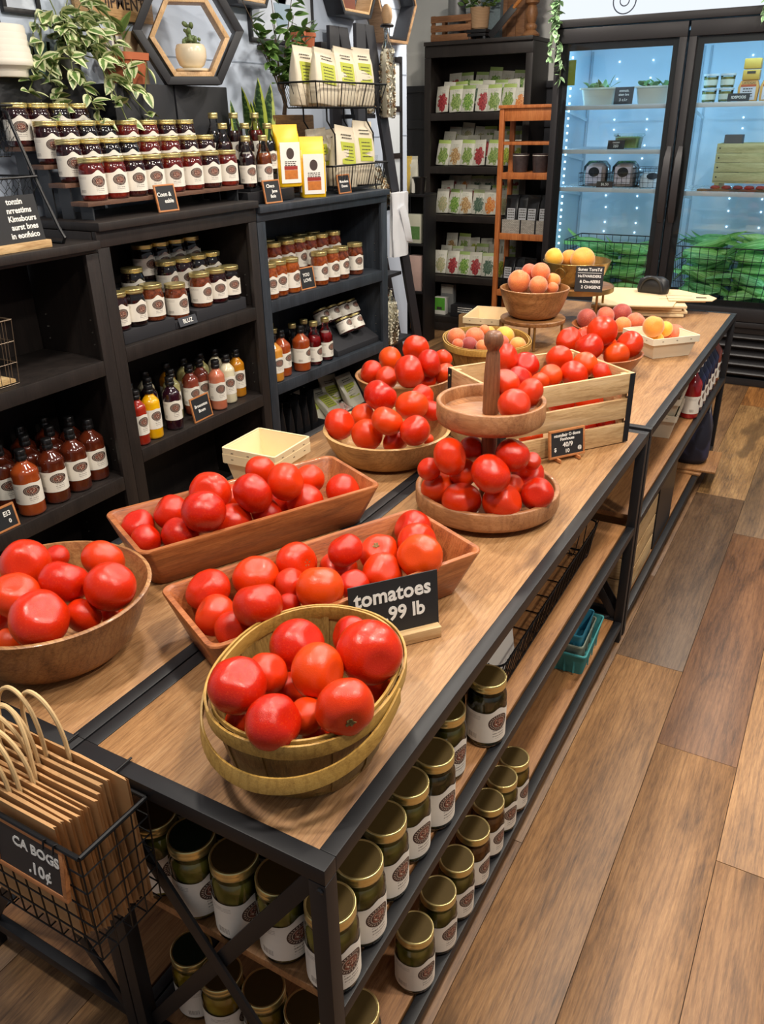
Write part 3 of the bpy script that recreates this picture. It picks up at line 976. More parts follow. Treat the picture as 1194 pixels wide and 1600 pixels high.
for sx in (-1, 1):
    for sy in (-1, 1):
        MB().box((0, 0, 0), (0.02, 0.02, CH - 0.012)).build('corner_post', PINE, cr, (sx * (CW / 2 - 0.021), sy * (CD / 2 - 0.021), CH / 2), bev=0.001)
        br = MB()
        br.box((0, 0, 0), (0.0016, 0.020, CH - 0.006)).box((-sx * 0.009, sy * 0.0103, 0), (0.019, 0.0016, CH - 0.006))
        b = br.build('corner_bracket', BLACK, cr, (sx * (CW / 2 + 0.001), sy * (CD / 2 - 0.0095), CH / 2 + 0.0))
        for z in (-0.085, 0, 0.085):
            MB().lathe([(0.0042, 0), (0.0038, 0.002), (0, 0.0028)], 10).build('rivet', GOLDLID, b, (sx * 0.0009, 0, z), (0, sx * pi / 2, 0))

# pale veneer berry baskets
def till(name, label, loc, rot, w, d, h, mat, cat='basket', notch=True, group=None, base=0.78):
    """thin veneer box with folded corners left open in narrow notches and a stapled rim band"""
    t = thing(name, label, cat, loc, (0, 0, rot), group)
    bw, bd = w * base, d * base
    MB().box((0, 0, 0.002), (bw, bd, 0.003)).build('basket_floor', mat, t)
    th = 0.0022
    for k in range(4):
        W, B = (w, bw) if k % 2 == 0 else (d, bd)
        D, Bd = (d, bd) if k % 2 == 0 else (w, bw)
        zt = h - 0.004
        m = MB()
        n0 = 0.04 if notch else 0.0
        a = [(-B / 2, -Bd / 2, 0.002), (B / 2, -Bd / 2, 0.002), (W / 2 * (1 - n0 * 1.2), -D / 2 + 0.003, zt), (-W / 2 * (1 - n0 * 1.2), -D / 2 + 0.003, zt)]
        bb = [(x, y + th, z) for x, y, z in a]
        m.loft([a, bb])
        m.build('side_panel', mat, t, (0, 0, 0), (0, 0, k * pi / 2))
    rb = MB().sweep(at_z(rrect(w, d, 0.006, 2), h - 0.013), 0.0024, 0.026).build('rim_band', mat, t)
    MB().sweep(at_z(rrect(w - 0.006, d - 0.006, 0.005, 2), h - 0.012), 0.0024, 0.024).build('inner_band', mat, t)
    st = MB()
    for k in range(4):
        W = w if k % 2 == 0 else d
        D = d if k % 2 == 0 else w
        for x in (-0.3, 0.0, 0.3):
            p = Matrix.Rotation(k * pi / 2, 3, 'Z') @ Vector((x * W, -D / 2 - 0.0016, h - 0.012))
            st.box(p, (0.007 if k % 2 == 0 else 0.0012, 0.0012 if k % 2 == 0 else 0.007, 0.0016), Matrix.Rotation(0, 3, 'Z'))
    st.build('staple', plain('staple_steel', (120, 112, 100), 0.4, 0.8), t)['kind'] = 'stuff'
    return t


till('berry_basket', 'pale veneer berry basket, upper of the nested pair by the shelving side edge', (-0.872, 1.050, 0.818), radians(2), 0.176, 0.176, 0.088, VENEER, group='nested pale berry baskets')
till('berry_basket', 'pale veneer berry basket, lower of the nested pair by the shelving side edge', (-0.872, 1.050, 0.80), radians(2), 0.178, 0.178, 0.088, VENEER, group='nested pale berry baskets')
till('veneer_tray', 'white veneer tray holding golden peaches near the far aisle edge', (-0.190, 2.905, 0.80), radians(47), 0.225, 0.225, 0.088, VENEER_W)
till('veneer_tray', 'empty pale wooden tray behind the round basket of peaches', (-0.962, 2.87, 0.80), radians(8), 0.17, 0.26, 0.105, CARD)

# risers
r1 = thing('round_riser', 'round wooden riser on thin brass legs under the bowl of peaches', 'riser', (-0.722, 2.80, 0.80))
MB().lathe([(0, 0.104), (0.140, 0.104), (0.142, 0.107), (0.142, 0.119), (0.139, 0.122), (0, 0.122)], 48).build('riser_top', ACACIA_R, r1)
BRASS = plain('aged_brass', (168, 138, 84), 0.32, 0.9, var=0.15)
for k in range(4):
    a = -1.15 + k * pi / 2
    MB().tube([(0.128 * cos(a), 0.128 * sin(a), 0.104), (0.131 * cos(a), 0.131 * sin(a), 0.0)], 0.0055, 10).build('leg', BRASS, r1)
r2 = thing('round_riser', 'larger round riser with brass rim under the brass bowl', 'riser', (-0.700, 3.36, 0.80))
MB().lathe([(0, 0.146), (0.172, 0.146), (0.174, 0.149), (0.174, 0.166), (0.171, 0.168), (0, 0.168)], 48).build('riser_top', ACACIA_R, r2)
MB().lathe([(0.1745, 0.145), (0.178, 0.145), (0.178, 0.168), (0.1745, 0.168), (0.1745, 0.145)], 48).build('rim_band', BRASS, r2)
for k in range(4):
    a = -1.15 + 0.5 + k * pi / 2
    MB().tube([(0.165 * cos(a), 0.165 * sin(a), 0.147), (0.168 * cos(a), 0.168 * sin(a), 0.0)], 0.006, 10).build('leg', BRASS, r2)

g = NT('hammered_brass')
HB = g.bsdf(g.mix(g.noise(g.vec(), 60, 3), s2l((150, 124, 72)), s2l((196, 170, 112))), 0.3, 0.9, bump=g.noise(g.vec(), 90, 1), bump_d=0.002)
gb = bowl('brass_bowl', 'hammered brass bowl of golden peaches with a ring handle', (-0.710, 3.36, 0.968), 0.10, 0.162, 0.118, HB, 0.004, 0.7)
gb['group'] = 'metal bowl'
MB().tube([(0.026 * cos(2 * pi * k / 24), 0, 0.026 * sin(2 * pi * k / 24)) for k in range(24)], 0.0032, 8, True).build('ring_handle', BRASS, gb, (-0.03, -0.157, 0.074), (0.2, 0, -0.2))


# ------------------------------------------------------------------ signs on the tables
sg = thing('price_sign', 'black tomatoes price sign in a small wooden block stand', 'sign', (-0.166, 0.509, 0.80), (0, 0, radians(51)))
MB().box((0, 0, 0.012), (0.178, 0.034, 0.024)).build('stand_block', PINE, sg, bev=0.002)
bd = MB().box((0, 0, 0.073), (0.181, 0.003, 0.114)).build('board', CHALK, sg, (0, 0, 0.006), (radians(-6), 0, 0))
lettering('tomatoes', 0.043, WHITE_INK, bd, (-0.002, -0.0022, 0.100), (pi / 2, 0, 0), bold=0.0011, spacing=1.02, wide=0.93)
lettering('.99 lb', 0.040, WHITE_INK, bd, (0.020, -0.0022, 0.058), (pi / 2, 0, 0), bold=0.0011, wide=0.95)

cs = thing('chalk_sign', 'small wood-framed chalk price sign on feet leaning before the slatted crate', 'sign', (-0.163, 1.557, 0.80), (0, 0, radians(54)))


def framed_board(parent, w, h, fr=0.007, depth=0.008, mat=None, z0=0.0, tilt=-0.17):
    p = MB().box((0, 0, h / 2), (w - fr, depth * 0.6, h - fr)).build('board', CHALK, parent, (0, 0, z0), (tilt, 0, 0))
    mat = mat or ORANGE_WOOD
    for n_, c, s in (('frame', (0, 0, fr / 2), (w, depth, fr)), ('frame', (0, 0, h - fr / 2), (w, depth, fr)), ('frame', (-w / 2 + fr / 2, 0, h / 2), (fr, depth, h - 2 * fr)), ('frame', (w / 2 - fr / 2, 0, h / 2), (fr, depth, h - 2 * fr))):
        MB().box(c, s).build(n_, mat, p, bev=0.001)
    return p


def write(board, rows, d=0.008, **kw):
    for txt, size, x, z in rows:
        lettering(txt, size, WHITE_INK, board, (x, -d * 0.3 - 0.0006, z), (pi / 2, 0, 0), **kw)


fb = framed_board(cs, 0.126, 0.084, 0.0065, z0=0.010, tilt=-0.14)
write(fb, [('ntom&air O doms', 0.0125, 0, 0.067), ('Foohoues', 0.0125, 0, 0.055), ('40/9', 0.020, 0.002, 0.037), ('10', 0.016, 0.0, 0.018), ('$', 0.016, -0.042, 0.026), ('@', 0.014, 0.044, 0.022)], bold=0.0003)
for x in (-0.035, 0.035):
    MB().box((x, -0.002, 0.006), (0.006, 0.034, 0.010)).build('foot', ORANGE_WOOD, cs, bev=0.001)

s2_ = thing('chalk_sign', 'black chalk card with white lettering leaning on the brass bowl', 'sign', (-0.598, 3.200, 0.970), (0, 0, radians(12)))
bd2 = MB().box((0, 0, 0.058), (0.128, 0.003, 0.116)).build('board', CHALK, s2_, (0, 0, 0), (radians(-7), 0, 0))
write(bd2, [('Sunes ToreTd', 0.019, 0, 0.100), ('HoT/VARiDERS', 0.016, 0, 0.070), ('& Dm-AEERS', 0.017, 0.004, 0.046), ('2 CHiGENS', 0.018, 0.01, 0.021)], d=0.003, bold=0.0004)
MB().box((0, -0.0018, 0.085), (0.11, 0.0006, 0.0016)).build('chalk_line', WHITE_INK, bd2)

# ------------------------------------------------------------------ flattened cartons and black bag at the far end
for i, (dx, dy, rz, z) in enumerate(((0, 0, 0.0, 0.802), (0.008, 0.01, 0.04, 0.816), (-0.01, 0.012, -0.03, 0.830), (0.004, -0.005, 0.05, 0.844))):
    t = thing('carton', f'flattened brown carton at the cooler end, {ORD[3 - i]} down in its stack', 'carton', (-0.485 + dx, 3.74 + dy, z), (0, 0, radians(16) + rz), 'flattened cartons')
    MB().box((0, 0, 0.006), (0.44, 0.38, 0.012)).build('carton_body', CARD, t, bev=0.002)
t = thing('carton', 'opened flat carton with a slotted flap lying on the carton stack', 'carton', (-0.46, 3.75, 0.858), (0, 0, radians(16)), 'flattened cartons')
MB().prism([(-0.26, -0.25), (0.13, -0.24), (0.16, -0.10), (0.30, -0.09), (0.31, 0.08), (0.20, 0.21), (-0.24, 0.24)], 0.0, 0.006).build('carton_body', CARD, t)
fl = MB().prism([(0.12, -0.12), (0.33, -0.10), (0.36, -0.03), (0.33, 0.05), (0.12, 0.03)], 0.008, 0.012).build('flap', CARD, t)
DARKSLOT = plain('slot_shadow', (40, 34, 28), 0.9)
MB().box((0.285, -0.03, 0.0122), (0.05, 0.028, 0.0006)).build('hand_slot', DARKSLOT, fl)
MB().box((0.16, -0.075, 0.0122), (0.17, 0.004, 0.0006)).build('slot', DARKSLOT, fl)
MB().box((0.16, 0.012, 0.0122), (0.17, 0.004, 0.0006)).build('slot', DARKSLOT, fl)

LEATHER = plain('black_leather', (24, 24, 26), 0.45, var=0.2, scale=80)
bg = thing('black_bag', 'black padded bag standing on the cartons against the cooler doors', 'bag', (-0.435, 3.87, 0.8645), (0, 0, radians(-8)))
MB().loft([at_z(rrect(0.20, 0.08, 0.03), 0.0), at_z(rrect(0.215, 0.095, 0.04), 0.03), at_z(rrect(0.19, 0.08, 0.035), 0.085), at_z(rrect(0.12, 0.05, 0.02), 0.105)]).build('bag_body', LEATHER, bg, ang=1.2)
MB().tube([(0.075 * cos(a), -0.045, 0.02 + 0.085 * sin(a)) for a in [pi * k / 14 for k in range(15)]], 0.011, 10).build('strap', LEATHER, bg)
bg.scale = (0.78,) * 3


# ------------------------------------------------------------------ jars and bottles
def fill_mat(name, a, b, scale=40, rough=0.12, chunks=False):
    g = NT(name)
    if chunks:
        v = g.n('ShaderNodeTexVoronoi')
        g.put(v.inputs['Vector'], g.vec((1, 1, 0.7)))
        v.inputs['Scale'].default_value = scale
        f = g.smooth(v.outputs['Distance'], 0.1, 0.75)
        col = g.mix(f, s2l(b), s2l(a))
        col = g.mix(g.math('MULTIPLY', g.noise(g.vec(), 26, 2), 0.5), col, s2l(a))
    else:
        col = g.mix(g.smooth(g.noise(g.vec(), scale, 3), 0.35, 0.7), s2l(a), s2l(b))
    return g.bsdf(col, rough, 0, 0.6)


FILL = {
    'dark berry': fill_mat('dark_berry_fill', (30, 10, 14), (58, 18, 22)),
    'red berry': fill_mat('red_berry_fill', (78, 16, 14), (120, 30, 22)),
    'black': fill_mat('black_fill', (16, 10, 12), (30, 18, 20)),
    'amber': fill_mat('amber_fill', (120, 52, 16), (168, 84, 26)),
    'orange salsa': fill_mat('salsa_fill', (116, 48, 16), (158, 80, 34), 60),
    'brown salsa': fill_mat('brown_salsa_fill', (76, 34, 18), (128, 62, 34), 70),
    'red salsa': fill_mat('red_salsa_fill', (92, 32, 16), (138, 60, 34), 70),
    'green pickle': fill_mat('pickle_fill', (104, 98, 24), (190, 178, 72), 34, 0.15, True),
    'yellow pickle': fill_mat('yellow_pickle_fill', (150, 116, 20), (212, 186, 62), 38, 0.15, True),
    'dark relish': fill_mat('relish_fill', (66, 62, 20), (120, 112, 46), 70, 0.15, True),
    'orange relish': fill_mat('orange_relish_fill', (110, 60, 12), (170, 104, 30), 60, 0.15, True),
    'yellow sauce': fill_mat('yellow_sauce', (222, 160, 8), (238, 182, 18), 8),
    'purple sauce': fill_mat('purple_sauce', (34, 12, 22), (54, 18, 30), 8),
    'red sauce': fill_mat('red_sauce', (140, 32, 20), (166, 48, 28), 8),
    'crimson sauce': fill_mat('crimson_sauce', (140, 16, 22), (168, 28, 30), 8),
    'barbecue sauce': fill_mat('barbecue_sauce', (70, 26, 14), (104, 42, 20), 10),
    'brick sauce': fill_mat('brick_sauce', (120, 54, 40), (150, 72, 52), 10),
    'pink sauce': fill_mat('pink_sauce', (186, 104, 76), (206, 126, 94), 10),
    'cream sauce': fill_mat('cream_sauce', (214, 204, 172), (228, 220, 192), 10),
    'pale green sauce': fill_mat('pale_green_sauce', (168, 162, 108), (190, 182, 128), 10),
    'mustard sauce': fill_mat('mustard_sauce', (176, 112, 20), (198, 134, 34), 10),
    'orange sauce': fill_mat('orange_sauce', (196, 130, 44), (214, 150, 62), 10),
    'rust sauce': fill_mat('rust_sauce', (140, 58, 22), (168, 78, 34), 10),
    'navy': fill_mat('navy_bottle_fill', (16, 18, 48), (28, 32, 74), 6),
}


def wrap(r, z0, z1, span=310, n=40, arch=0.0):
    """paper label wrapped round a jar; emblem (u = .5) faces +x; arch lifts the upper edge over the badge"""
    me = bpy.data.meshes.new('label')
    v, f, uv = [], [], []
    for i in range(n + 1):
        u = i / n
        a = radians(span) * (u - 0.5)
        top = z1 + arch * math.exp(-((u - 0.5) / 0.06) ** 2)
        v += [(r * cos(a), r * sin(a), z0), (r * cos(a), r * sin(a), top)]
        uv += [(u, 0.0), (u, (top - z0) / (z1 - z0))]
    for i in range(n):
        f.append((2 * i, 2 * i + 2, 2 * i + 3, 2 * i + 1))
    me.from_pydata(v, [], f)
    l = me.uv_layers.new(name='UVMap')
    for p in me.polygons:
        for li in p.loop_indices:
            l.data[li].uv = uv[me.loops[li].vertex_index]
    me.shade_smooth()
    return me


def lid_mesh(r, h):
    return MB().lathe([(0.0, 0), (r * 0.97, 0), (r, 0.0015), (r, h * 0.42), (r * 0.985, h * 0.5), (r, h * 0.58), (r, h - 0.002), (r * 0.985, h - 0.0005), (r * 0.95, h), (r * 0.90, h - 0.0012), (0, h - 0.0012)], 36).mesh('lid', GOLDLID, ang=1.0)


def disc_mesh(r, name, mat):
    return MB().lathe([(0.0, 0.0), (r, 0.0), (r, 0.0006), (0, 0.0006)], 32).mesh(name, mat)


PROTO = {}


def jar_proto(kind, r, h, glass=True, lab=(0.16, 0.60), fill='dark berry', lidtop=LIDTOP, arch=0.006, label_m=None, straight=False):
    t = thing('jar', 'x', 'jar', (0, 0, -5))
    rn = r * 0.90
    body = [(0.0, 0.003), (r * 0.80, 0.0), (r * 0.93, 0.002), (r, 0.010), (r, h * 0.70), (r * 0.985, h * 0.75), (r * 0.93, h * 0.80), (rn, h * 0.835), (rn, h * 0.88)]
    if straight:
        body = [(0.0, 0.003), (r * 0.80, 0.0), (r * 0.95, 0.002), (r, 0.008), (r, h * 0.79), (r * 0.95, h * 0.83), (rn, h * 0.85), (rn, h * 0.88)]
    if glass:
        MB().lathe(body, 36).build('glass', GLASS, t, ang=1.2)
        k = (r - 0.0028) / r
        MB().lathe([(0, 0.005)] + [(x * k, max(z, 0.005)) for x, z in body[1:6]] + [(rn * k, h * 0.80), (0, h * 0.80)], 32).build('contents', FILL[fill], t, ang=1.0)
    else:
        MB().lathe(body + [(0, h * 0.88)], 30).build('contents', FILL[fill], t, ang=1.2)
    ld = obj('lid', lid_mesh(r * 0.935, h * 0.125), t, (0, 0, h * 0.872))
    obj('lid_top', disc_mesh(r * 0.835, 'lid_top', lidtop), ld, (0, 0, h * 0.125 - 0.0014))
    obj('label', wrap(r + 0.0006, h * lab[0], h * lab[1], arch=arch), t).data.materials.append(label_m or LABEL)
    PROTO[kind] = t
    return t


def bottle_proto(kind, r, h, fill, cap=BLACKCAP, lab=(0.16, 0.52), shoulder=0.66, neck=0.30, label_m=None, headspace=False, nm='sauce_bottle'):
    t = thing(nm, 'x', 'bottle', (0, 0, -5))
    rn = r * neck
    s0 = h * shoulder
    prof = [(0.0, 0.003), (r * 0.82, 0.0), (r * 0.95, 0.003), (r, 0.010), (r, s0 * 0.88)]
    for k in range(1, 8):
        q = k / 7
        prof.append((rn + (r - rn) * (0.5 + 0.5 * cos(pi * q)) ** 0.75, s0 * 0.88 + (h * 0.86 - s0 * 0.88) * q * 0.85))
    prof += [(rn, h * 0.86), (rn, h * 0.90)]
    if headspace:
        MB().lathe(prof, 32).build('glass', GLASS, t, ang=1.2)
        k = (r - 0.0024) / r
        pp = [(x * k, max(z, 0.005)) for x, z in prof[:8]]
        MB().lathe(pp + [(0, pp[-1][1])], 28).build('contents', FILL[fill], t, ang=1.2)
    else:
        MB().lathe(prof + [(0, h * 0.90)], 32).build('contents', FILL[fill], t, ang=1.2)
    cp = [(0.0, h * 0.845), (rn * 1.25, h * 0.845), (rn * 1.28, h * 0.855), (rn * 1.28, h * 0.905), (rn * 1.18, h * 0.912), (rn * 1.2, h * 0.92), (rn * 1.2, h * 0.992), (rn * 1.1, h), (0, h)]
    if headspace:
        cp = [(0.0, h * 0.89), (rn * 1.2, h * 0.89), (rn * 1.25, h * 0.9), (rn * 1.25, h * 0.935), (rn * 1.2, h * 0.945), (rn * 1.25, h * 0.955), (rn * 1.25, h * 0.992), (rn * 1.15, h), (0, h)]
    MB().lathe(cp, 24).build('cap', cap, t, ang=0.9)
    obj('label', wrap(r + 0.0006, h * lab[0], h * lab[1], span=300, arch=0.004), t).data.materials.append(label_m or LABEL_B)
    PROTO[kind] = t
    return t


USED = set()


def put(kind, loc, face, label, group, fill=None, lidtop=None, tilt=(0, 0), scale=None):
    src = PROTO[kind]
    mats = {}
    if fill:
        mats['contents'] = FILL[fill]
    if lidtop:
        mats['lid_top'] = lidtop
    return dup(src, loc, (tilt[0], tilt[1], face), label, group, mats or None, scale)


jar_proto('pickle', 0.0435, 0.166, True, (0.10, 0.58), 'green pickle', arch=0.012)
jar_proto('jam', 0.0455, 0.140, False, (0.14, 0.62), 'dark berry', arch=0.014, lidtop=GOLDLID)
jar_proto('salsa', 0.044, 0.165, False, (0.16, 0.60), 'orange salsa', arch=0.010, lidtop=GOLDLID)
bottle_proto('barbecue', 0.0465, 0.238, 'barbecue sauce', lab=(0.20, 0.52), shoulder=0.74, neck=0.33)
bottle_proto('sauce', 0.036, 0.222, 'red sauce', lab=(0.20, 0.56), shoulder=0.76, neck=0.42)
bottle_proto('syrup', 0.036, 0.212, 'dark berry', cap=GOLDLID, lab=(0.10, 0.44), shoulder=0.62, neck=0.46, headspace=True, nm='syrup_bottle')
bottle_proto('cordial', 0.040, 0.25, 'navy', cap=WHITE_INK, lab=(0.10, 0.42), shoulder=0.70, neck=0.34, nm='cordial_bottle')

# pickle jars on the shelves of the near aisle table
G1 = 'pickle jars on the middle shelf along the aisle'
rows = [(-0.045, 0.070, 'green pickle'), (-0.048, 0.160, 'green pickle'), (-0.055, 0.254, 'green pickle'), (-0.058, 0.347, 'green pickle'), (-0.050, 0.438, 'dark relish'), (-0.082, 0.562, 'green pickle')]
for i, (x, y, fl_) in enumerate(rows):
    put('pickle', (x, y, 0.4695), RND.uniform(-0.4, -0.15), f'jar of {fl_}s on the middle shelf edge, {ORD[i]} from the table corner', G1, fl_)
put('pickle', (-0.048, 0.700, 0.4695), -0.5, 'jar of dark relish standing alone by the wire basket, dull gold lid', G1, 'dark relish')
put('pickle', (-0.120, 0.640, 0.4695), 0.0, 'jar of dark relish just behind the lone jar by the wire basket', G1, 'dark relish')
for i, (x, y, fl_) in enumerate([(-0.142, 0.075, 'green pickle'), (-0.232, 0.070, 'green pickle'), (-0.322, 0.068, 'green pickle'), (-0.412, 0.072, 'green pickle')]):
    put('pickle', (x, y, 0.4695), -0.2 + RND.uniform(-0.15, 0.1), f'jar of {fl_}s behind the cross braces, middle shelf, {ORD[i + 1]} from the aisle corner', 'pickle jars behind the cross braces', fl_, LIDDARK if i == 2 else None)
for i, (x, y) in enumerate([(-0.145, 0.175), (-0.150, 0.27), (-0.24, 0.172), (-0.335, 0.168), (-0.43, 0.175), (-0.155, 0.365), (-0.165, 0.46)]):
    put('pickle', (x, y, 0.4695), 0.2, f'jar of pickles in the second row of the middle shelf, {ORD[i]} of those half hidden', 'half hidden pickle jars', 'green pickle' if i % 2 else 'dark relish')
for i, (x, y, fl_) in enumerate([(-0.044, 0.352, 'green pickle'), (-0.040, 0.452, 'green pickle'), (-0.040, 0.545, 'green pickle'), (-0.042, 0.640, 'orange relish'), (-0.044, 0.735, 'orange relish'), (-0.044, 0.822, 'green pickle'), (-0.042, 0.900, 'yellow pickle')]):
    put('pickle', (x, y, 0.0895), RND.uniform(-0.4, -0.15), f'jar of {fl_}s on the bottom shelf edge, {ORD[i]} from the table corner', 'pickle jars on the bottom shelf along the aisle', fl_, scale=0.95)
put('pickle', (-0.058, 0.150, 0.0895), 0.1, 'jar of pickles on the bottom shelf by the corner leg', 'pickle jars behind the lower cross braces', 'green pickle')
for i, (x, y, fl_, lt) in enumerate([(-0.140, 0.105, 'green pickle', None), (-0.232, 0.100, 'yellow pickle', None), (-0.322, 0.085, 'yellow pickle', None), (-0.405, 0.095, 'yellow pickle', LIDDARK)]):
    put('pickle', (x, y, 0.0895), 0.3, f'jar of {fl_}s behind the braces, bottom shelf, {ORD[i + 1]} from the aisle corner', 'pickle jars behind the lower cross braces', fl_, lt)

# jam jars on the stepped riser of the middle bookcase
RISER = wood('riser_walnut', (70, 48, 36), (104, 74, 58), (124, 92, 74), 'y', 2.0, 0.5, knots=False)
GREYFRAME = plain('grey_steel', (58, 60, 64), 0.45, 0.4)
STEPX = (-1.948, -2.040, -2.132, -2.222)
STEPZ = (1.470, 1.529, 1.588, 1.647)
rz_ = thing('jar_riser', 'stepped display riser with walnut treads holding the jam jars', 'riser', (0, 0, 0))
for x, z, y0, y1 in zip(STEPX, STEPZ, (1.475, 1.47, 1.47, 1.46), (2.343, 2.335, 2.33, 1.84)):
    MB().box((x, (y0 + y1) / 2, z - 0.008), (0.086, y1 - y0, 0.015)).build('tread', RISER, rz_, bev=0.001)
    for y in (y0 + 0.03, y1 - 0.03):
        MB().box((x + 0.0, y, (1.4085 + z - 0.016) / 2), (0.06, 0.006, z - 0.016 - 1.4085)).build('riser_leg', GREYFRAME, rz_)
JAMROWS = [
    [1.552, 1.655, 1.752, 1.850, 1.958, 2.071, 2.183, 2.294],
    [1.548, 1.642, 1.735, 1.830, 1.940, 2.056, 2.166, 2.270],
    [1.544, 1.633, 1.722, 1.815, 1.930, 2.040, 2.150, 2.258],
    [1.500, 1.592, 1.684, 1.778],
]
FILLROW = [['red berry', 'red berry', 'dark berry', 'dark berry', 'red berry', 'red berry', 'dark berry', 'red berry'], ['dark berry', 'dark berry', 'black', 'black', 'red berry', 'red berry', 'dark berry', 'dark berry'], ['dark berry', 'dark berry', 'black', 'black', 'red berry', 'red berry', 'dark berry', 'dark berry'], ['dark berry', 'dark berry', 'black', 'dark berry']]
for ri, ys in enumerate(JAMROWS):
    for i, y in enumerate(ys):
        put('jam', (STEPX[ri], y, STEPZ[ri]), -0.35 + RND.uniform(-0.12, 0.12), f'{FILLROW[ri][i]} jam jar on the {ORD[ri]} step of the riser, {ORD[i]} from its near end', 'jam jars on the stepped riser', FILLROW[ri][i])

# syrup bottles at the seam of the two bookcases
st_ = thing('bottle_tray', 'dark low tray under the gold-capped syrup bottles', 'tray', (0, 0, 0))
MB().box((-2.03, 2.535, 1.411), (0.26, 0.35, 0.05)).build('tray_body', BLACK, st_, bev=0.002)
SY = [(-1.955, 2.444, 1.661), (-1.945, 2.554, 1.661), (-2.020, 2.376, 1.712), (-2.030, 2.542, 1.711), (-2.000, 2.667, 1.709), (-2.100, 2.415, 1.753), (-2.100, 2.555, 1.753), (-2.100, 2.709, 1.753)]
SF = ['dark berry', 'amber', 'dark berry', 'dark berry', 'black', 'black', 'dark berry', 'red berry']
for i, (p, fl_) in enumerate(zip(SY, SF)):
    x, y, z = p
    zb = z - 0.212
    put('syrup', (x, y, zb), -0.3, f'syrup bottle of {fl_} colour with gold cap, {ORD[i]} counting rows from the shelf front', 'syrup bottles with gold caps', fl_)
    if zb > 1.442:
        MB().box((0, 0, (1.437 + zb) / 2), (0.066, 0.066, zb - 1.437 - 0.001)).build('step_block', BLACK, st_, (x, y, 0))

# jars in the upper bay of the middle bookcase on black stepped blocks
KB = plain('black_foam_block', (34, 34, 39), 0.7, var=0.1)
kb = thing('display_step', 'black stepped display blocks under the dark jars', 'display step', (0, 0, 0))
for x, y0, y1, z in ((-1.925, 1.52, 1.80, 1.01), (-1.925, 1.80, 1.93, 0.99), (-1.925, 1.93, 2.26, 1.01), (-2.015, 1.50, 2.26, 1.065), (-2.10, 1.52, 2.26, 1.13)):
    MB().box((x, (y0 + y1) / 2, (0.9605 + z) / 2), (0.088, y1 - y0 - 0.002, z - 0.9605)).build('step', KB, kb, bev=0.002)
tg = MB().box((0, 0, 0), (0.002, 0.105, 0.036)).build('tag', plain('slate_tag', (58, 60, 66), 0.5), kb, (-1.874, 1.865, 0.985), (0, -0.3, 0))
lettering('BLUZ', 0.024, WHITE_INK, tg, (0.0014, 0, 0), (pi / 2, 0, pi / 2), bold=0.0003)
B2 = [(-1.925, 1.545, 0, 'dark berry'), (-1.925, 1.635, 1, 'black'), (-1.925, 1.735, 1, 'brown salsa'), (-1.925, 1.868, 2, 'brown salsa'), (-1.925, 2.02, 1, 'brown salsa'), (-1.925, 2.122, 1, 'dark berry'), (-1.925, 2.212, 1, 'black')]
for i, (x, y, k, fl_) in enumerate(B2):
    put('jam', (x, y, (1.011, 1.011, 0.991)[k]), RND.uniform(-0.45, 0.0), f'{fl_} jar in the front row of the upper bay, {ORD[i]} from its near side', 'dark jars in the upper bay', fl_)
for i, (y, fl_) in enumerate([(1.57, 'black'), (1.735, 'black'), (1.925, 'black'), (2.02, 'dark berry'), (2.115, 'black'), (2.205, 'black')]):
    put('jam', (-2.015, y, 1.066), RND.uniform(-0.4, 0.1), f'{fl_} jar in the second row of the upper bay, {ORD[i]} from its near side', 'dark jars in the upper bay', fl_)
for i, y in enumerate((1.89, 1.985, 2.08, 2.175)):
    put('jam', (-2.10, y, 1.131), RND.uniform(-0.4, 0.1), f'black jar in the third row of the upper bay, {ORD[i]} from its near side', 'dark jars in the upper bay', 'black')

# coloured sauce bottles on the middle shelf
SB = [(-1.90, 1.545, 'red sauce'), (-1.905, 1.625, 'yellow sauce'), (-1.905, 1.745, 'purple sauce'), (-1.905, 2.035, 'pink sauce'), (-1.925, 2.13, 'cream sauce'), (-1.945, 2.225, 'mustard sauce')]
for i, (x, y, fl_) in enumerate(SB):
    put('sauce', (x, y, 0.5525), RND.uniform(-0.5, -0.1), f'sauce bottle of {fl_} with black cap in the front row', 'coloured sauce bottles', fl_)
for i, (x, y, fl_) in enumerate([(-1.99, 1.60, 'barbecue sauce'), (-1.985, 1.70, 'purple sauce'), (-1.985, 1.835, 'pale green sauce'), (-1.965, 1.93, 'brick sauce'), (-1.985, 2.02, 'brick sauce'), (-2.06, 1.76, 'cream sauce'), (-2.06, 2.0, 'pale green sauce'), (-2.05, 2.10, 'pale green sauce'), (-2.04, 2.19, 'cream sauce'), (-2.07, 1.9, 'mustard sauce')]):
    put('sauce', (x, y, 0.5525), RND.uniform(-0.4, 0.0), f'sauce bottle of {fl_} behind the front row, {ORD[i]} of those', 'coloured sauce bottles', fl_)

# barbecue bottles in the low bookcase
BQ = [(-1.910, 0.944, 0.705), (-1.920, 1.126, 0.718), (-1.930, 1.238, 0.734), (-1.955, 1.378, 0.698)]
for i, (p, y) in enumerate(zip(BQ, (1.03, 1.145, 1.255, 1.36))):
    put('barbecue', ((-1.905, -1.91, -1.92, -1.94)[i], y - 0.03, 0.4785), -0.35 + 0.05 * i, f'dark barbecue sauce bottle in the front row, {ORD[i]} from its hidden end', 'barbecue sauce bottles', 'rust sauce' if i == 0 else 'barbecue sauce')
for i, (x, y) in enumerate([(-2.01, 1.10), (-2.01, 1.21), (-2.03, 1.32), (-2.01, 0.99), (-2.11, 1.16), (-2.11, 1.27), (-2.11, 1.05)]):
    put('barbecue', (x, y, 0.4785), -0.3, f'dark barbecue sauce bottle behind the front row, {ORD[i]} of those in shade', 'barbecue sauce bottles')

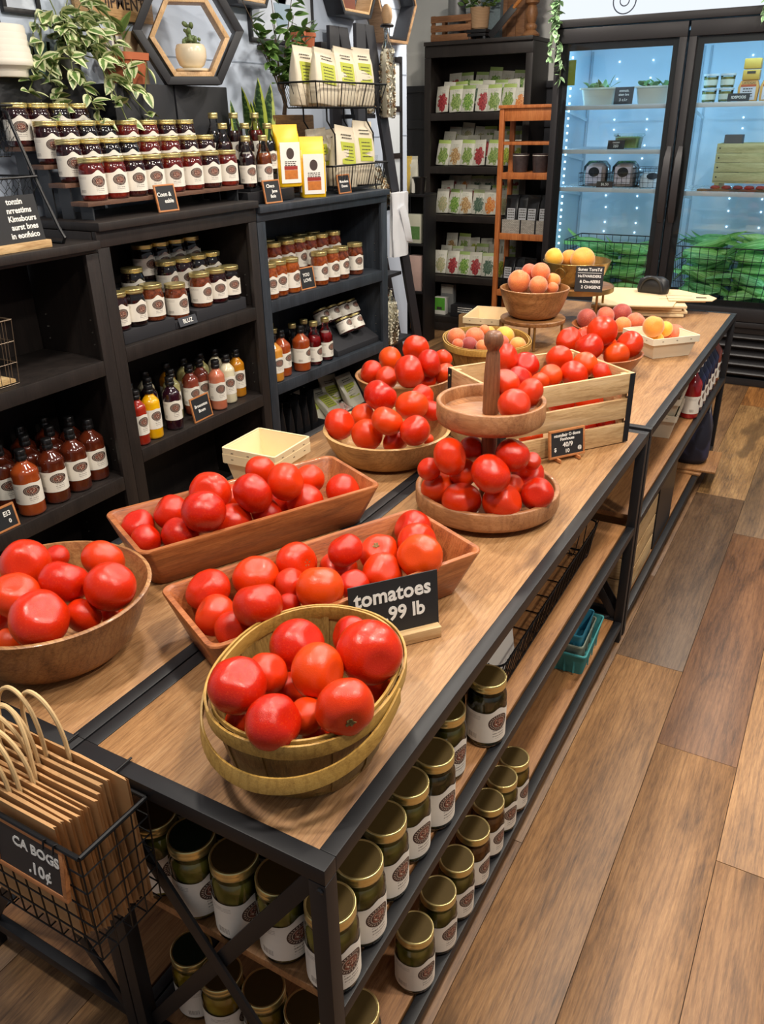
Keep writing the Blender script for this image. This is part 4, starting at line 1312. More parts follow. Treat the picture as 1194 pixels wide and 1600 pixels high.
# salsa jars on the slate bookcase
def onb3(u, v, z, face=-0.3):
    return b3(u, v, z), R3 - pi / 2 + face


S1 = [(0.100, 0.045, 'orange salsa'), (0.188, 0.058, 'orange salsa'), (0.278, 0.055, 'amber'), (0.50, 0.05, 'orange salsa'), (0.61, 0.055, 'orange salsa'), (0.70, 0.060, 'brown salsa'), (0.845, 0.07, 'brown salsa')]
for i, (u, v, fl_) in enumerate(S1):
    p, fc = onb3(u, v, 0.9685, RND.uniform(-0.45, -0.05))
    put('salsa', p, fc, f'{fl_} jar in the front row of the slate bookcase, {ORD[i]} from its near side', 'salsa jars on the slate bookcase', fl_, scale=0.98)
sp_ = thing('display_step', 'black step block under the rear salsa jars', 'display step', b3(0.5, 0.222, 0.9685), (0, 0, R3))
MB().box((0, 0, 0.03), (0.86, 0.19, 0.058)).build('step', KB, sp_, bev=0.002)
for i, u in enumerate((0.10, 0.195, 0.295, 0.40, 0.49, 0.58, 0.68, 0.79)):
    p, fc = onb3(u, 0.172, 1.0285, RND.uniform(-0.45, -0.05))
    put('salsa', p, fc, f'red salsa jar in the second row of the slate bookcase, {ORD[i]} from its near side', 'salsa jars on the slate bookcase', 'red salsa', scale=0.98)
for i, u in enumerate((0.13, 0.24, 0.36, 0.50, 0.62, 0.73)):
    p, fc = onb3(u, 0.262, 1.0285, -0.2)
    put('salsa', p, fc, f'brown salsa jar in the rearmost row of the slate bookcase, {ORD[i]} from its near side', 'salsa jars on the slate bookcase', 'brown salsa', scale=0.99)
S2 = [(0.10, 0.05, 'orange sauce', 'barbecue'), (0.192, 0.075, 'rust sauce', 'barbecue'), (0.315, 0.05, 'rust sauce', 'barbecue')]
for i, (u, v, fl_, kd) in enumerate(S2):
    p, fc = onb3(u, v, 0.5725, (-0.2, 0.15, 0.3)[i])
    put(kd, p, fc, f'{fl_} bottle with black cap on the lower slate shelf, {ORD[i]} from its near side', 'sauce bottles on the lower slate shelf', fl_, scale=0.95)
for i, (u, v, fl_) in enumerate([(0.43, 0.055, 'crimson sauce'), (0.535, 0.06, 'crimson sauce')]):
    p, fc = onb3(u, v, 0.5725, 0.1)
    put('syrup', p, fc, f'crimson sauce bottle with gold cap on the lower slate shelf, {ORD[i]} of two', 'sauce bottles on the lower slate shelf', fl_, scale=1.06)
for i, (u, v) in enumerate([(0.13, 0.16), (0.25, 0.17), (0.38, 0.155), (0.18, 0.25), (0.33, 0.26), (0.49, 0.165)]):
    p, fc = onb3(u, v, 0.5725, 0)
    put('syrup', p, fc, f'dark syrup bottle in shade behind the red sauces, {ORD[i]} of the row', 'sauce bottles on the lower slate shelf', 'black')
# tilted jars in a black rack
rk = thing('tilted_rack', 'black slanted rack holding squat jars on their sides', 'rack', b3(0.80, 0.115, 0.5725), (0, 0, R3))
MB().loft([[(-0.20, -0.085, 0.0), (0.20, -0.085, 0.0), (0.20, -0.085, 0.03), (-0.20, -0.085, 0.03)], [(-0.20, 0.15, 0.0), (0.20, 0.15, 0.0), (0.20, 0.15, 0.16), (-0.20, 0.15, 0.16)]]).build('rack_body', KB, rk, bev=0.002)
jar_proto('squat', 0.044, 0.088, False, (0.12, 0.80), 'dark berry', lidtop=GOLDLID, arch=0.0)
k = 0
for row, (v, z) in enumerate(((-0.005, 0.115), (0.075, 0.172))):
    for u in (-0.125, -0.03, 0.065, 0.15) if row else (-0.03, 0.075):
        m = Matrix.Rotation(R3, 3, 'Z') @ Vector((u, v - 0.03, z - 0.028))
        o = put('squat', Vector(rk.location) + m, 0, f'squat jar lying tilted in the black rack, {ORD[k]} of six', 'squat jars in the tilted rack', 'dark berry')
        q = Matrix.Rotation(R3, 4, 'Z') @ Matrix.Rotation(radians(-28), 4, 'X') @ Matrix.Rotation(radians(-90), 4, 'Z')
        o.rotation_euler = q.to_euler()
        k += 1

# bottles and trays on the far aisle table's middle shelf
for i, (x, y, fl_) in enumerate([(-0.055, 3.10, 'crimson sauce'), (-0.055, 3.20, 'navy'), (-0.057, 3.30, 'navy'), (-0.06, 3.40, 'navy'), (-0.06, 3.50, 'navy'), (-0.062, 3.60, 'navy'), (-0.064, 3.72, 'brick sauce')]):
    put('cordial', (x, y, 0.4695), 0.15, f'{fl_.replace(" sauce", "")} glass bottle on the shelf edge near the cooler, {ORD[i]} from the nested trays', 'bottles near the cooler', fl_)
till('veneer_tray', 'pale veneer tray, upper of two nested on the shelf by the navy bottles', (-0.155, 2.88, 0.545), radians(4), 0.20, 0.30, 0.11, VENEER_W, notch=True, group='nested veneer trays on the shelf')
till('veneer_tray', 'pale veneer tray, lower of two nested on the shelf by the navy bottles', (-0.155, 2.88, 0.4695), radians(4), 0.19, 0.29, 0.11, VENEER_W, notch=True, group='nested veneer trays on the shelf')
for k_, t_ in PROTO.items():
    def kill(o):
        for c in list(o.children):
            kill(c)
        bpy.data.objects.remove(o)
    kill(t_)


# ------------------------------------------------------------------ wire baskets
def wire_basket(name, label, loc, rot, w, d, h, mat=WIRE, taper=0.92, nx=10, ny=4, nz=4, r=0.0016, rim=0.004, group=None, hfront=None, floor_wires=True):
    """tapered rectangular basket of wires; verticals run across the floor"""
    t = thing(name, label, 'basket', loc, (0, 0, rot), group)
    hf = hfront or h
    def rect(k, z):
        f = z / h
        s = taper + (1 - taper) * f
        return [(p[0] * s, p[1] * s, z if p[1] > 0 else z * hf / h) for p in ((-w / 2, -d / 2), (w / 2, -d / 2), (w / 2, d / 2), (-w / 2, d / 2))]
    MB().tube(rect(1, h), rim, 8, True).build('rim_wire', mat, t) if 0 else None
    rm = MB()
    q = rect(1, h)
    for i in range(4):
        rm.tube([q[i], q[(i + 1) % 4]], rim, 8)
    rm.build('rim_wire', mat, t)
    m = MB()
    for k in range(nz):
        q = rect(0, h * k / nz)
        for i in range(4):
            m.tube([q[i], q[(i + 1) % 4]], r, 5)
    for k in range(nx + 1):
        u = -0.5 + k / nx
        a, b = taper, 1.0
        pts = [(u * w * b, -d / 2 * b, hf), (u * w * a, -d / 2 * a, 0), (u * w * a, d / 2 * a, 0), (u * w * b, d / 2 * b, h)]
        m.tube(pts[0:2], r, 5)
        if floor_wires:
            m.tube(pts[1:3], r, 5)
        m.tube(pts[2:4], r, 5)
    for k in range(1, ny):
        u = -0.5 + k / ny
        a, b = taper, 1.0
        m.tube([(-w / 2 * b, u * d * b, h), (-w / 2 * a, u * d * a, 0)], r, 5)
        if floor_wires:
            m.tube([(-w / 2 * a, u * d * a, 0), (w / 2 * a, u * d * a, 0)], r, 5)
        m.tube([(w / 2 * a, u * d * a, 0), (w / 2 * b, u * d * b, h)], r, 5)
    m.build('wire_mesh', mat, t)
    return t


wb_ = wire_basket('wire_basket', 'black wire basket hung on the table ends, full of paper bags', (-0.585, -0.069, 0.555), 0, 0.52, 0.130, 0.225, taper=0.97, nx=17, ny=4, nz=6, r=0.0014, rim=0.0042)
for x in (-0.12, 0.08, 0.2):
    MB().tube([(x, 0.064, 0.222), (x, 0.0655, 0.2495), (x, 0.10, 0.2495)], 0.002, 6).build('hook', WIRE, wb_)
TWINE = plain('twisted_paper_cord', (204, 172, 124), 0.75, var=0.12, scale=200)
rb_ = random.Random(3)
for i in range(11):
    y = -0.020 - i * 0.0096 - (0.004 if i else 0)
    w = 0.30
    x1 = -0.338 if i == 0 else -0.352 - 0.022 * (i / 10) - rb_.uniform(0, 0.014)
    top = 0.826 if i == 0 else 0.826 - 0.030 * (i / 10) - rb_.uniform(0, 0.012)
    t = thing('paper_bag', f'folded kraft paper bag with twisted handles in the wire basket, {ORD[i]} from the table', 'bag', (x1 - w / 2, y, 0.562), (0.0, 0.0, 0), 'kraft paper bags')
    h = top - 0.562
    sk = 0.0 if i == 0 else rb_.uniform(0.0, 0.022)
    g1, g2 = rb_.uniform(0.001, 0.003), rb_.uniform(-0.002, 0.002)
    rings = []
    for f in (0.0, 0.3, 0.6, 0.85, 1.0):
        th = 0.0030 * (1.15 - 0.5 * f)
        ring = []
        for x in (-w / 2, -w / 6, w / 6, w / 2):
            ring.append((x + sk * (1 - f) * 0.5, -th + g2 * f, f * h + (rb_.uniform(-0.003, 0.003) if f == 1 else 0)))
        ring.append((w / 2 - 0.006 + sk * (1 - f) * 0.5, 0.0, f * h))
        for x in (w / 2, w / 6, -w / 6, -w / 2):
            ring.append((x + sk * (1 - f) * 0.5, th + g2 * f, f * h + (rb_.uniform(-0.003, 0.003) if f == 1 else 0)))
        rings.append(ring)
    MB().loft(rings).build('bag_body', KRAFT, t, ang=0.4)
    cx = -0.030 + rb_.uniform(-0.02, 0.012)
    hw, hh = 0.046 + rb_.uniform(-0.006, 0.010), 0.104 + rb_.uniform(-0.018, 0.02)
    lean = rb_.uniform(-0.020, 0.012)
    pts = []
    for k in range(21):
        a = pi * k / 20
        pts.append((cx + hw * cos(a) * (1 - 0.12 * sin(a)), lean * sin(a) - 0.004, h - 0.014 + hh * sin(a) ** 0.55))
    MB().tube(pts, 0.0036, 7).build('handle', TWINE, t)
hs = thing('hanging_sign', 'small wood-framed price sign hooked on the front of the bag basket', 'sign', (-0.437, -0.1445, 0.682))
hb_ = framed_board(hs, 0.158, 0.098, 0.009, z0=0.0, tilt=-0.12)
write(hb_, [('CA BOGS', 0.024, 0.018, 0.066), ('.10\u00a2', 0.030, 0.022, 0.030)], bold=0.0007)
for x in (0.045, 0.066):
    MB().tube([(x, 0.002, 0.09), (x, 0.006, 0.105), (x, 0.012, 0.10)], 0.0018, 6).build('hook', WIRE, hs)

# basket of open wire loops with paper on the middle shelf
lb = thing('wire_basket', 'low black looped wire basket on the middle shelf beyond the pickle jars', 'basket', (-0.205, 1.22, 0.4705), (0, 0, radians(1)), 'open wire basket')
L2, W2 = 0.42, 0.145
for z, k in ((0.002, 0.86), (0.11, 1.0)):
    q = at_z(rrect(2 * W2 * k, 2 * L2 * (0.97 if z < 0.05 else 1), 0.03), z)
    MB().tube(q, 0.0028, 6, True).build('frame_wire', WIRE, lb)
lp = MB()
for side in (0, 1):
    n_ = 19 if side == 0 else 7
    for k in range(n_):
        u = -0.5 + (k + 0.5) / n_
        for s in (-1, 1):
            pts = []
            for j in range(11):
                f = j / 10
                a = pi * f
                dz = 0.115 - 0.113 * sin(a) ** 0.6
                du = 0.013 * math.copysign(abs(cos(a)) ** 0.6, cos(a))
                off = s * (W2 if side == 0 else L2) * (0.86 + 0.14 * dz / 0.115)
                pts.append((off, u * 2 * L2 + du, dz) if side == 0 else (u * 2 * W2 + du, off, dz))
            lp.tube(pts, 0.0017, 5)
for k in range(9):
    y = -L2 + (k + 0.5) * 2 * L2 / 9
    lp.tube([(-W2 * 0.86, y, 0.002), (W2 * 0.86, y, 0.002)], 0.0017, 5)
lp.build('wire_loops', WIRE, lb)
PAPER = plain('white_paper', (226, 224, 216), 0.7, var=0.03)
pp = thing('paper_liner', 'folded white paper standing inside the looped wire basket', 'paper', (-0.095, 0.91, 0.480), (0, radians(-8), radians(2)))
MB().box((0, 0, 0.06), (0.004, 0.20, 0.12)).build('paper_sheet', PAPER, pp)

# teal pulp berry cartons on the bottom shelf
TEAL = plain('teal_pulp', (62, 140, 142), 0.75, var=0.12, scale=90)
TEALB = plain('blue_pulp', (60, 150, 178), 0.7, var=0.1, scale=90)
GREYP = plain('grey_pulp', (140, 150, 134), 0.75, var=0.1, scale=90)


def punnet(label, loc, rot, w, d, h, mat, rimmat=None):
    t = thing('berry_carton', label, 'carton', loc, (0, 0, rot), 'pulp berry cartons')
    k = 0.82
    n = 4
    rings = [at_z(rrect(w * k, d * k, 0.012, n), 0.0), at_z(rrect(w * 0.97, d * 0.97, 0.012, n), h - 0.006), at_z(rrect(w, d, 0.012, n), h - 0.005), at_z(rrect(w, d, 0.012, n), h), at_z(rrect(w * 0.94, d * 0.94, 0.010, n), h), at_z(rrect(w * k * 0.94, d * k * 0.94, 0.010, n), 0.004)]
    b = MB().loft(rings).build('carton_body', mat, t, ang=0.8)
    for k_ in range(4):
        W = (w, d)[k_ % 2]
        D = (d, w)[k_ % 2]
        for x in (-0.22, 0.0, 0.22):
            m = MB().box((0, 0, 0), (0.006, 0.003, h * 0.7))
            m.build('rib', mat, t, Matrix.Rotation(k_ * pi / 2, 3, 'Z') @ Vector((x * W, -D * 0.455, h * 0.45)), (radians(9), 0, k_ * pi / 2) if 0 else (0, 0, k_ * pi / 2))
    return t


punnet('lowest teal pulp berry carton of the stack on the bottom shelf', (-0.098, 1.62, 0.0895), radians(3), 0.135, 0.27, 0.085, TEAL)
punnet('grey-green pulp berry carton in the middle of the teal stack', (-0.100, 1.60, 0.118), radians(3), 0.11, 0.20, 0.080, GREYP)
punnet('bright blue pulp berry carton on top of the teal stack', (-0.100, 1.60, 0.150), radians(3), 0.095, 0.175, 0.080, TEALB)

# things on the lower shelf of the far aisle table
cb = thing('wooden_crate', 'pale wooden crate standing on the lower shelf of the far table', 'crate', (-0.20, 2.22, 0.0895), group='crates under the tables')
for z in (0.045, 0.135, 0.225):
    for x, n_ in ((-0.165, 'plank'), (0.165, 'plank')):
        MB().box((x, 0, z), (0.012, 0.44, 0.084)).build('plank', PINE_Y, cb, bev=0.001)
    for y in (-0.21, 0.21):
        MB().box((0, y, z), (0.318, 0.012, 0.084)).build('plank', PINE, cb, bev=0.001)
MB().box((0, 0, 0.004), (0.33, 0.43, 0.008)).build('base_board', PINE, cb)
bb_ = thing('black_sleeve', 'tall black open carton beside the pale crate on the lower shelf', 'carton', (-0.11, 2.64, 0.0895))
w_, d_, h_ = 0.16, 0.34, 0.29
SPECK = plain('speckled_black', (26, 27, 30), 0.35, var=0.7, scale=90)
for c, s in (((w_ / 2, 0, h_ / 2), (0.004, d_, h_)), ((-w_ / 2, 0, h_ / 2), (0.004, d_, h_)), ((0, d_ / 2, h_ / 2), (w_ - 0.004, 0.004, h_)), ((0, -d_ / 2, h_ / 2), (w_ - 0.004, 0.004, h_))):
    MB().box(c, s).build('side_panel', SPECK, bb_)
MB().box((0, 0, 0.002), (w_, d_, 0.004)).build('base_panel', SPECK, bb_)
for i, (y, z) in enumerate(((3.50, 0.0895), (3.52, 0.1015))):
    t = thing('loose_board', f'loose thin wooden board under the navy bag, {("lower", "upper")[i]} of two', 'board', (-0.10 + 0.05 * i, y, z), (0, 0, radians(-4 + 6 * i)), 'loose boards')
    MB().box((0, 0, 0.005), (0.24, 0.30, 0.009)).build('board_panel', OAKSHELF, t, bev=0.001)
g = NT('navy_print_fabric')
v = g.n('ShaderNodeTexVoronoi')
g.put(v.inputs['Vector'], g.vec((1, 1, 0.6)))
v.inputs['Scale'].default_value = 16
NAVY = g.bsdf(g.mix(g.smooth(v.outputs['Distance'], 0.55, 0.8), s2l((24, 26, 42)), s2l((58, 62, 92))), 0.7)
nb = thing('navy_bag', 'navy patterned cloth bag with a thin cord on the loose boards', 'bag', (-0.075, 3.54, 0.1125), (0, 0, radians(5)))
MB().loft([at_z(rrect(0.15, 0.22, 0.06, 6), 0.0), at_z(rrect(0.175, 0.25, 0.07, 6), 0.03), at_z(rrect(0.17, 0.25, 0.07, 6), 0.16), at_z(rrect(0.12, 0.22, 0.05, 6), 0.27)]).build('bag_body', NAVY, nb, ang=1.2)
MB().tube([(0.06, -0.07 + 0.02 * k, 0.25 + 0.06 * sin(pi * k / 8)) for k in range(9)], 0.0025, 6).build('cord', plain('grey_cord', (150, 150, 150), 0.6), nb)
# brown box and folded paper on the bottom shelf by the bag basket
kb2 = thing('kraft_box', 'brown box with a dark green print on the bottom shelf behind the bag basket', 'box', (-0.365, 0.36, 0.0895), (0, 0, radians(5)))
MB().box((0, 0, 0.15), (0.12, 0.26, 0.30)).build('box_body', KRAFT, kb2, bev=0.002)
MB().tube([(0.022 * cos(a), -0.131, 0.21 + 0.022 * sin(a)) for a in [2 * pi * k / 20 for k in range(20)]], 0.002, 6, True).build('printed_ring', plain('green_print', (40, 90, 60), 0.6), kb2)

# ------------------------------------------------------------------ low bookcase: rack, sign, slim basket
rk2 = thing('wire_rack', 'black two-tier chicken wire rack on the low bookcase', 'rack', (-2.02, 1.06, 1.3525))
for s in (-0.26, 0.262):
    MB().tube([(0.135, s, 0.0), (0.15, s, 0.02), (0.13, s, 0.05), (0.06, s, 0.20), (-0.02, s, 0.40), (-0.14, s, 0.46)], 0.006, 8).build('side_frame', WIRE, rk2)
    MB().tube([(0.135, s, 0.004), (-0.15, s, 0.004), (-0.14, s, 0.46)], 0.005, 8).build('side_frame', WIRE, rk2)
MB().tube([(-0.15, -0.26, 0.005), (-0.15, 0.262, 0.005)], 0.005, 8).build('cross_bar', WIRE, rk2)
for zt, zb_, x0, x1 in ((0.21, 0.07, -0.11, 0.075), (0.42, 0.27, -0.12, 0.02)):
    m = MB()
    rim = [(x1, -0.255, zt), (x1, 0.257, zt), (x0, 0.257, zt), (x0, -0.255, zt)]
    for i in range(4):
        m.tube([rim[i], rim[(i + 1) % 4]], 0.004, 6)
    m.build('tier_rim', WIRE, rk2)
    hx = MB()
    s_ = 0.022
    def face(f, nu, nv):
        for a in range(nu):
            for b in range(nv):
                u0, v0 = (a + 0.5 * (b % 2)) / nu, b / nv
                for da, db in ((0.5, 1), (-0.5, 1)):
                    u1, v1 = u0 + da / nu, v0 + db * 0.62 / nv
                    if 0 <= u1 <= 1:
                        hx.tube([f(u0, v0 + 0.38 / nv), f(u1, v1 + 0.38 / nv)], 0.0009, 4)
                hx.tube([f(u0, v0), f(u0, v0 + 0.38 / nv)], 0.0009, 4)
    face(lambda u, v: (x1 - 0.03 * (1 - v), -0.255 + 0.512 * u, zb_ + (zt - zb_) * v), 14, 5)
    face(lambda u, v: (x0 + (x1 - 0.03 * (1 - v) - x0) * u, 0.257, zb_ + (zt - zb_) * v), 6, 5)
    face(lambda u, v: (x0 + (x1 - 0.03 - x0) * v, -0.255 + 0.512 * u, zb_), 14, 5)
    hx.build('chicken_wire', WIRE, rk2)
sg2 = thing('chalk_sign', 'black lettered card in a pale wooden block on the low bookcase', 'sign', (-1.872, 1.105, 1.3525), (0, 0, RZ))
MB().box((0, 0, 0.012), (0.30, 0.034, 0.024)).build('stand_block', PINE, sg2, bev=0.002)
bd3 = MB().box((0, 0, 0.082), (0.285, 0.003, 0.145)).build('board', CHALK, sg2, (0, 0, 0.010), (radians(-8), 0, 0))
write(bd3, [('tonzin', 0.024, 0.062, 0.136), ('nrrestims', 0.024, 0.072, 0.110), ('Kimsbours', 0.024, 0.076, 0.085), ('aurst bnes', 0.024, 0.078, 0.060), ('in eonfuico', 0.024, 0.072, 0.035)], d=0.003, bold=0.0006)
wire_basket('wire_basket', 'slim pale wire basket with a wooden base in the empty middle bay', (-2.0, 0.95, 0.9405), 0, 0.24, 0.22, 0.21, plain('bronze_wire', (120, 104, 88), 0.4, 0.6), 0.9, 7, 6, 3, 0.0013, 0.0025)
t = thing('wooden_insert', 'pale wooden board lying in the slim wire basket', 'board', (-2.0, 0.95, 0.943))
MB().box((0, 0, 0.006), (0.20, 0.185, 0.011)).build('board_panel', PINE_Y, t)
cs3 = thing('chalk_sign', 'wood-framed chalk sign below the barbecue sauce bottles', 'sign', (-1.862, 0.845, 0.4785), (0, 0, RZ))
f3 = framed_board(cs3, 0.13, 0.085, 0.007)
write(f3, [('EI3', 0.024, 0.03, 0.055), ('0', 0.020, 0.034, 0.028)], bold=0.0004)


def little_sign(label, loc, rz, w, h, rows):
    t = thing('chalk_sign', label, 'sign', loc, (0, 0, rz), 'small framed chalk signs on the shelves')
    f = framed_board(t, w, h, 0.006, 0.007)
    write(f, rows, d=0.007, bold=0.0004)
    return t


little_sign('small framed chalk sign before the jam jar riser', (-1.872, 1.835, 1.4085), RZ - 0.1, 0.100, 0.098, [('Coon &', 0.021, -0.008, 0.062), ('eable', 0.021, 0.010, 0.038)])
little_sign('small framed chalk sign before the syrup bottles', (-1.865, 2.50, 1.384), RZ - 0.15, 0.105, 0.098, [('Checs', 0.020, -0.008, 0.072), ('Jams', 0.018, 0.014, 0.050), ('Bols', 0.019, 0.0, 0.029)])
little_sign('small framed chalk sign before the grain bags basket', (-1.835, 3.06, 1.384), RZ - 0.1, 0.100, 0.090, [('Monoleon', 0.017, 0.0, 0.056), ('Dooot', 0.018, 0.0, 0.035)])
little_sign('small framed chalk sign among the coloured sauce bottles', (-1.868, 1.885, 0.5525), RZ + 0.05, 0.125, 0.105, [('Brooonton', 0.019, 0.0, 0.064), ('Boom', 0.019, 0.0, 0.042)])
p_ = b3(0.375, 0.028, 0.9685)
little_sign('small pink-edged chalk sign among the salsa jars', p_, R3 - 0.1, 0.105, 0.105, [('YOU', 0.022, -0.004, 0.068), ('LOVE', 0.022, 0.0, 0.042)])


# ------------------------------------------------------------------ wall ledges, hexagon shelves, pictures
LEDGE = plain('ledge_black', (30, 31, 36), 0.5, var=0.12)
tag(MB().box((-2.318, 1.15, 1.785), (0.082, 1.52, 0.165)).build('wall_ledge', LEDGE, bev=0.003), 'black box ledge on the wall under the white ceramic pot', 'ledge')
lg = thing('wall_ledge', 'black boarded ledge on the wall under the large hexagon frame', 'ledge', (-2.285, 2.315, 1.4395))
for k in range(2):
    MB().box((0, -0.18 + 0.355 * k, 0.21), (0.15, 0.345, 0.42)).build('panel', LEDGE, lg, bev=0.003)
MB().box((0, 0, 0.0), (0.10, 0.60, 0.03)).build('wall_cleat', LEDGE, lg)


def hexagon(name, label, loc, rz, side, depth, mat, th=0.014, tiltx=0.0):
    """open hexagonal frame; its opening looks along local -y"""
    pts = lambda s: [(s * cos(k * pi / 3), s * sin(k * pi / 3)) for k in range(6)]
    t = thing(name, label, 'hexagon shelf', loc, (0, tiltx, rz), 'hexagon wall frames')
    o, i = pts(side), pts(side - th / 0.866)
    for k in range(6):
        j = (k + 1) % 6
        q = [o[k], o[j], i[j], i[k]]
        MB().loft([[(x, -depth / 2, z) for x, z in q], [(x, depth / 2, z) for x, z in q]]).build('panel', mat, t, bev=0.0008)
    return t


HEXPALE = wood('hex_pale_wood', (168, 128, 84), (208, 170, 122), (226, 192, 148), 'y', 2, 0.5, knots=False)
HA = (-2.170, 2.392, 1.853)
ra = RZ - 0.72
hexagon('hexagon_frame', 'large black hexagon frame standing on the boarded ledge', (HA[0], HA[1], 1.8605 + 0.866 * 0.228), ra, 0.228, 0.11, LEDGE, 0.030)
hexagon('hexagon_frame', 'pale wooden hexagon nested inside the large black hexagon', (HA[0], HA[1], 1.8605 + 0.0305 + 0.866 * 0.165), ra, 0.165, 0.11, HEXPALE, 0.018)
hexagon('hexagon_frame', 'black hexagon frame on the wall above the ladder top with a wooden lining', (-2.30, 3.92, 2.49), RZ, 0.29, 0.11, LEDGE, 0.018)
hexagon('hexagon_frame', 'wooden hexagon lining the wall frame above the ladder', (-2.30, 3.92, 2.49), RZ, 0.267, 0.10, HEXPALE, 0.012)
hexagon('hexagon_frame', 'wooden hexagon frame on the wall nearest the inner corner', (-2.30, 4.405, 2.355), RZ, 0.25, 0.10, wood('hex_brown_wood', (110, 82, 58), (150, 118, 86), (176, 144, 110), 'y', 2, 0.5), 0.016)
hexagon('hexagon_frame', 'black hexagon lining inside the wooden frame nearest the inner corner', (-2.30, 4.405, 2.355), RZ, 0.228, 0.09, LEDGE, 0.014)
hexagon('hexagon_frame', 'black hexagon frame hung high over the large hexagon', (-2.31, 2.98, 2.40), RZ, 0.22, 0.09, LEDGE, 0.016)
hexagon('hexagon_frame', 'pale hexagon lining high over the large hexagon', (-2.31, 2.98, 2.40), RZ, 0.20, 0.085, HEXPALE, 0.012)
bk = thing('red_brown_book', 'red-brown bound book standing in the wall hexagon above the ladder', 'book', (-2.30, 3.86, 2.275))
MB().box((0, 0, 0.11), (0.06, 0.15, 0.22)).build('cover', plain('book_cloth', (120, 66, 46), 0.6), bk, bev=0.003)
MB().box((0.031, 0.0, 0.10), (0.001, 0.05, 0.06)).build('cover_patch', PAPER, bk)

# succulent in the cream cup inside the pale hexagon
CREAM = plain('cream_glaze', (226, 212, 184), 0.25, var=0.03, spec=0.6)
hx_up = 1.8605 + 0.0305 + 0.0185
sc_ = thing('potted_succulent', 'small succulent in a round cream pot inside the pale hexagon', 'plant', (HA[0], HA[1] + 0.005, hx_up))
MB().lathe([(0, 0.0), (0.062, 0.0), (0.070, 0.004), (0.071, 0.012), (0.066, 0.013), (0, 0.012)], 32).build('saucer', CREAM, sc_)
MB().lathe([(0, 0.0135), (0.035, 0.0135), (0.052, 0.025), (0.064, 0.055), (0.064, 0.085), (0.058, 0.100), (0.054, 0.103), (0.052, 0.098), (0.056, 0.08), (0, 0.078)], 36).build('pot', CREAM, sc_, ang=1.0)
SUCC = plain('succulent_green', (104, 122, 78), 0.5, var=0.2)
lm = MB().lathe([(0, -0.2), (0.25, 0.1), (0.36, 0.5), (0.25, 0.85), (0, 1.0)], 8).mesh('leaf', SUCC, ang=1.2)
rs_ = random.Random(9)
for k in range(44):
    a = rs_.uniform(0, 2 * pi)
    rr = rs_.uniform(0.0, 0.055)
    up = rs_.random() < 0.3
    z = 0.095 + (rs_.uniform(0.0, 0.085) if up else rs_.uniform(-0.005, 0.02))
    if up:
        rr *= 0.3
    if k > 36:
        a = 2.6 + rs_.uniform(-0.5, 0.5)
        rr, z = rs_.uniform(0.055, 0.072), rs_.uniform(0.03, 0.09)
    obj('leaf', lm, sc_, (rr * cos(a), rr * sin(a), z), (rs_.uniform(-1, 1), rs_.uniform(-1, 1), a), rs_.uniform(0.018, 0.03))
MB().tube([(0.0, 0, 0.09), (0.01, 0, 0.13), (0.0, 0, 0.175)], 0.004, 6).build('stem', SUCC, sc_)

# leaves
def leaf_mesh(name, mat, w=0.32, fold=0.12, droop=0.18, n=7):
    v, f, uv = [], [], []
    for i in range(n + 1):
        t = i / n
        hw = w * (sin(pi * t ** 0.8) ** 0.8) * (1 - 0.25 * t)
        z = -droop * t * t
        v += [(t, -hw, z + fold * hw * 2), (t, 0, z), (t, hw, z + fold * hw * 2)]
        uv += [(t, 0), (t, 0.5), (t, 1)]
    for i in range(n):
        for k in range(2):
            a = i * 3 + k
            f.append((a, a + 1, a + 4, a + 3))
    me = bpy.data.meshes.new(name)
    me.from_pydata(v, [], f)
    l = me.uv_layers.new(name='UVMap')
    for p in me.polygons:
        for li in p.loop_indices:
            l.data[li].uv = uv[me.loops[li].vertex_index]
    me.materials.append(mat)
    me.shade_smooth()
    return me


def leaf_mat(name, mid, edge, cut, vein=0.0):
    g = NT(name)
    sp = g.n('ShaderNodeSeparateXYZ')
    g.put(sp.inputs[0], g.coord('UV'))
    d = g.math('ABSOLUTE', g.math('SUBTRACT', sp.outputs[1], 0.5))
    d = g.math('ADD', d, g.math('MULTIPLY', g.math('SUBTRACT', g.noise(g.vec((4, 6, 1), g.coord('UV')), 1.5, 2), 0.5), 0.35))
    col = g.mix(g.smooth(d, cut - 0.03, cut + 0.03), s2l(mid), s2l(edge))
    col = g.mix(g.math('MULTIPLY', g.info(), 0.25), col, tuple(x * 0.45 for x in s2l(mid)))
    return g.bsdf(col, 0.4)


POTHOS = leaf_mesh('leaf', leaf_mat('variegated_leaf', (104, 136, 70), (222, 226, 178), 0.22))
GREENLEAF = leaf_mesh('leaf', leaf_mat('green_leaf', (82, 116, 54), (116, 148, 78), 0.35), 0.3, 0.1, 0.1)
PALELEAF = leaf_mesh('leaf', leaf_mat('pale_ivy_leaf', (128, 168, 118), (176, 206, 162), 0.3), 0.34, 0.1, 0.1)


def place_leaf(me, par, p, d, s, roll=0.0, name='leaf'):
    d = Vector(d).normalized()
    up = Vector((0, 0, 1)) if abs(d.z) < 0.95 else Vector((1, 0, 0))
    y = up.cross(d).normalized()
    z = d.cross(y)
    m = Matrix((d, y, z)).transposed() @ Matrix.Rotation(roll, 3, 'X')
    o = obj(name, me, par, p, (0, 0, 0), s)
    o.rotation_euler = m.to_euler()
    return o


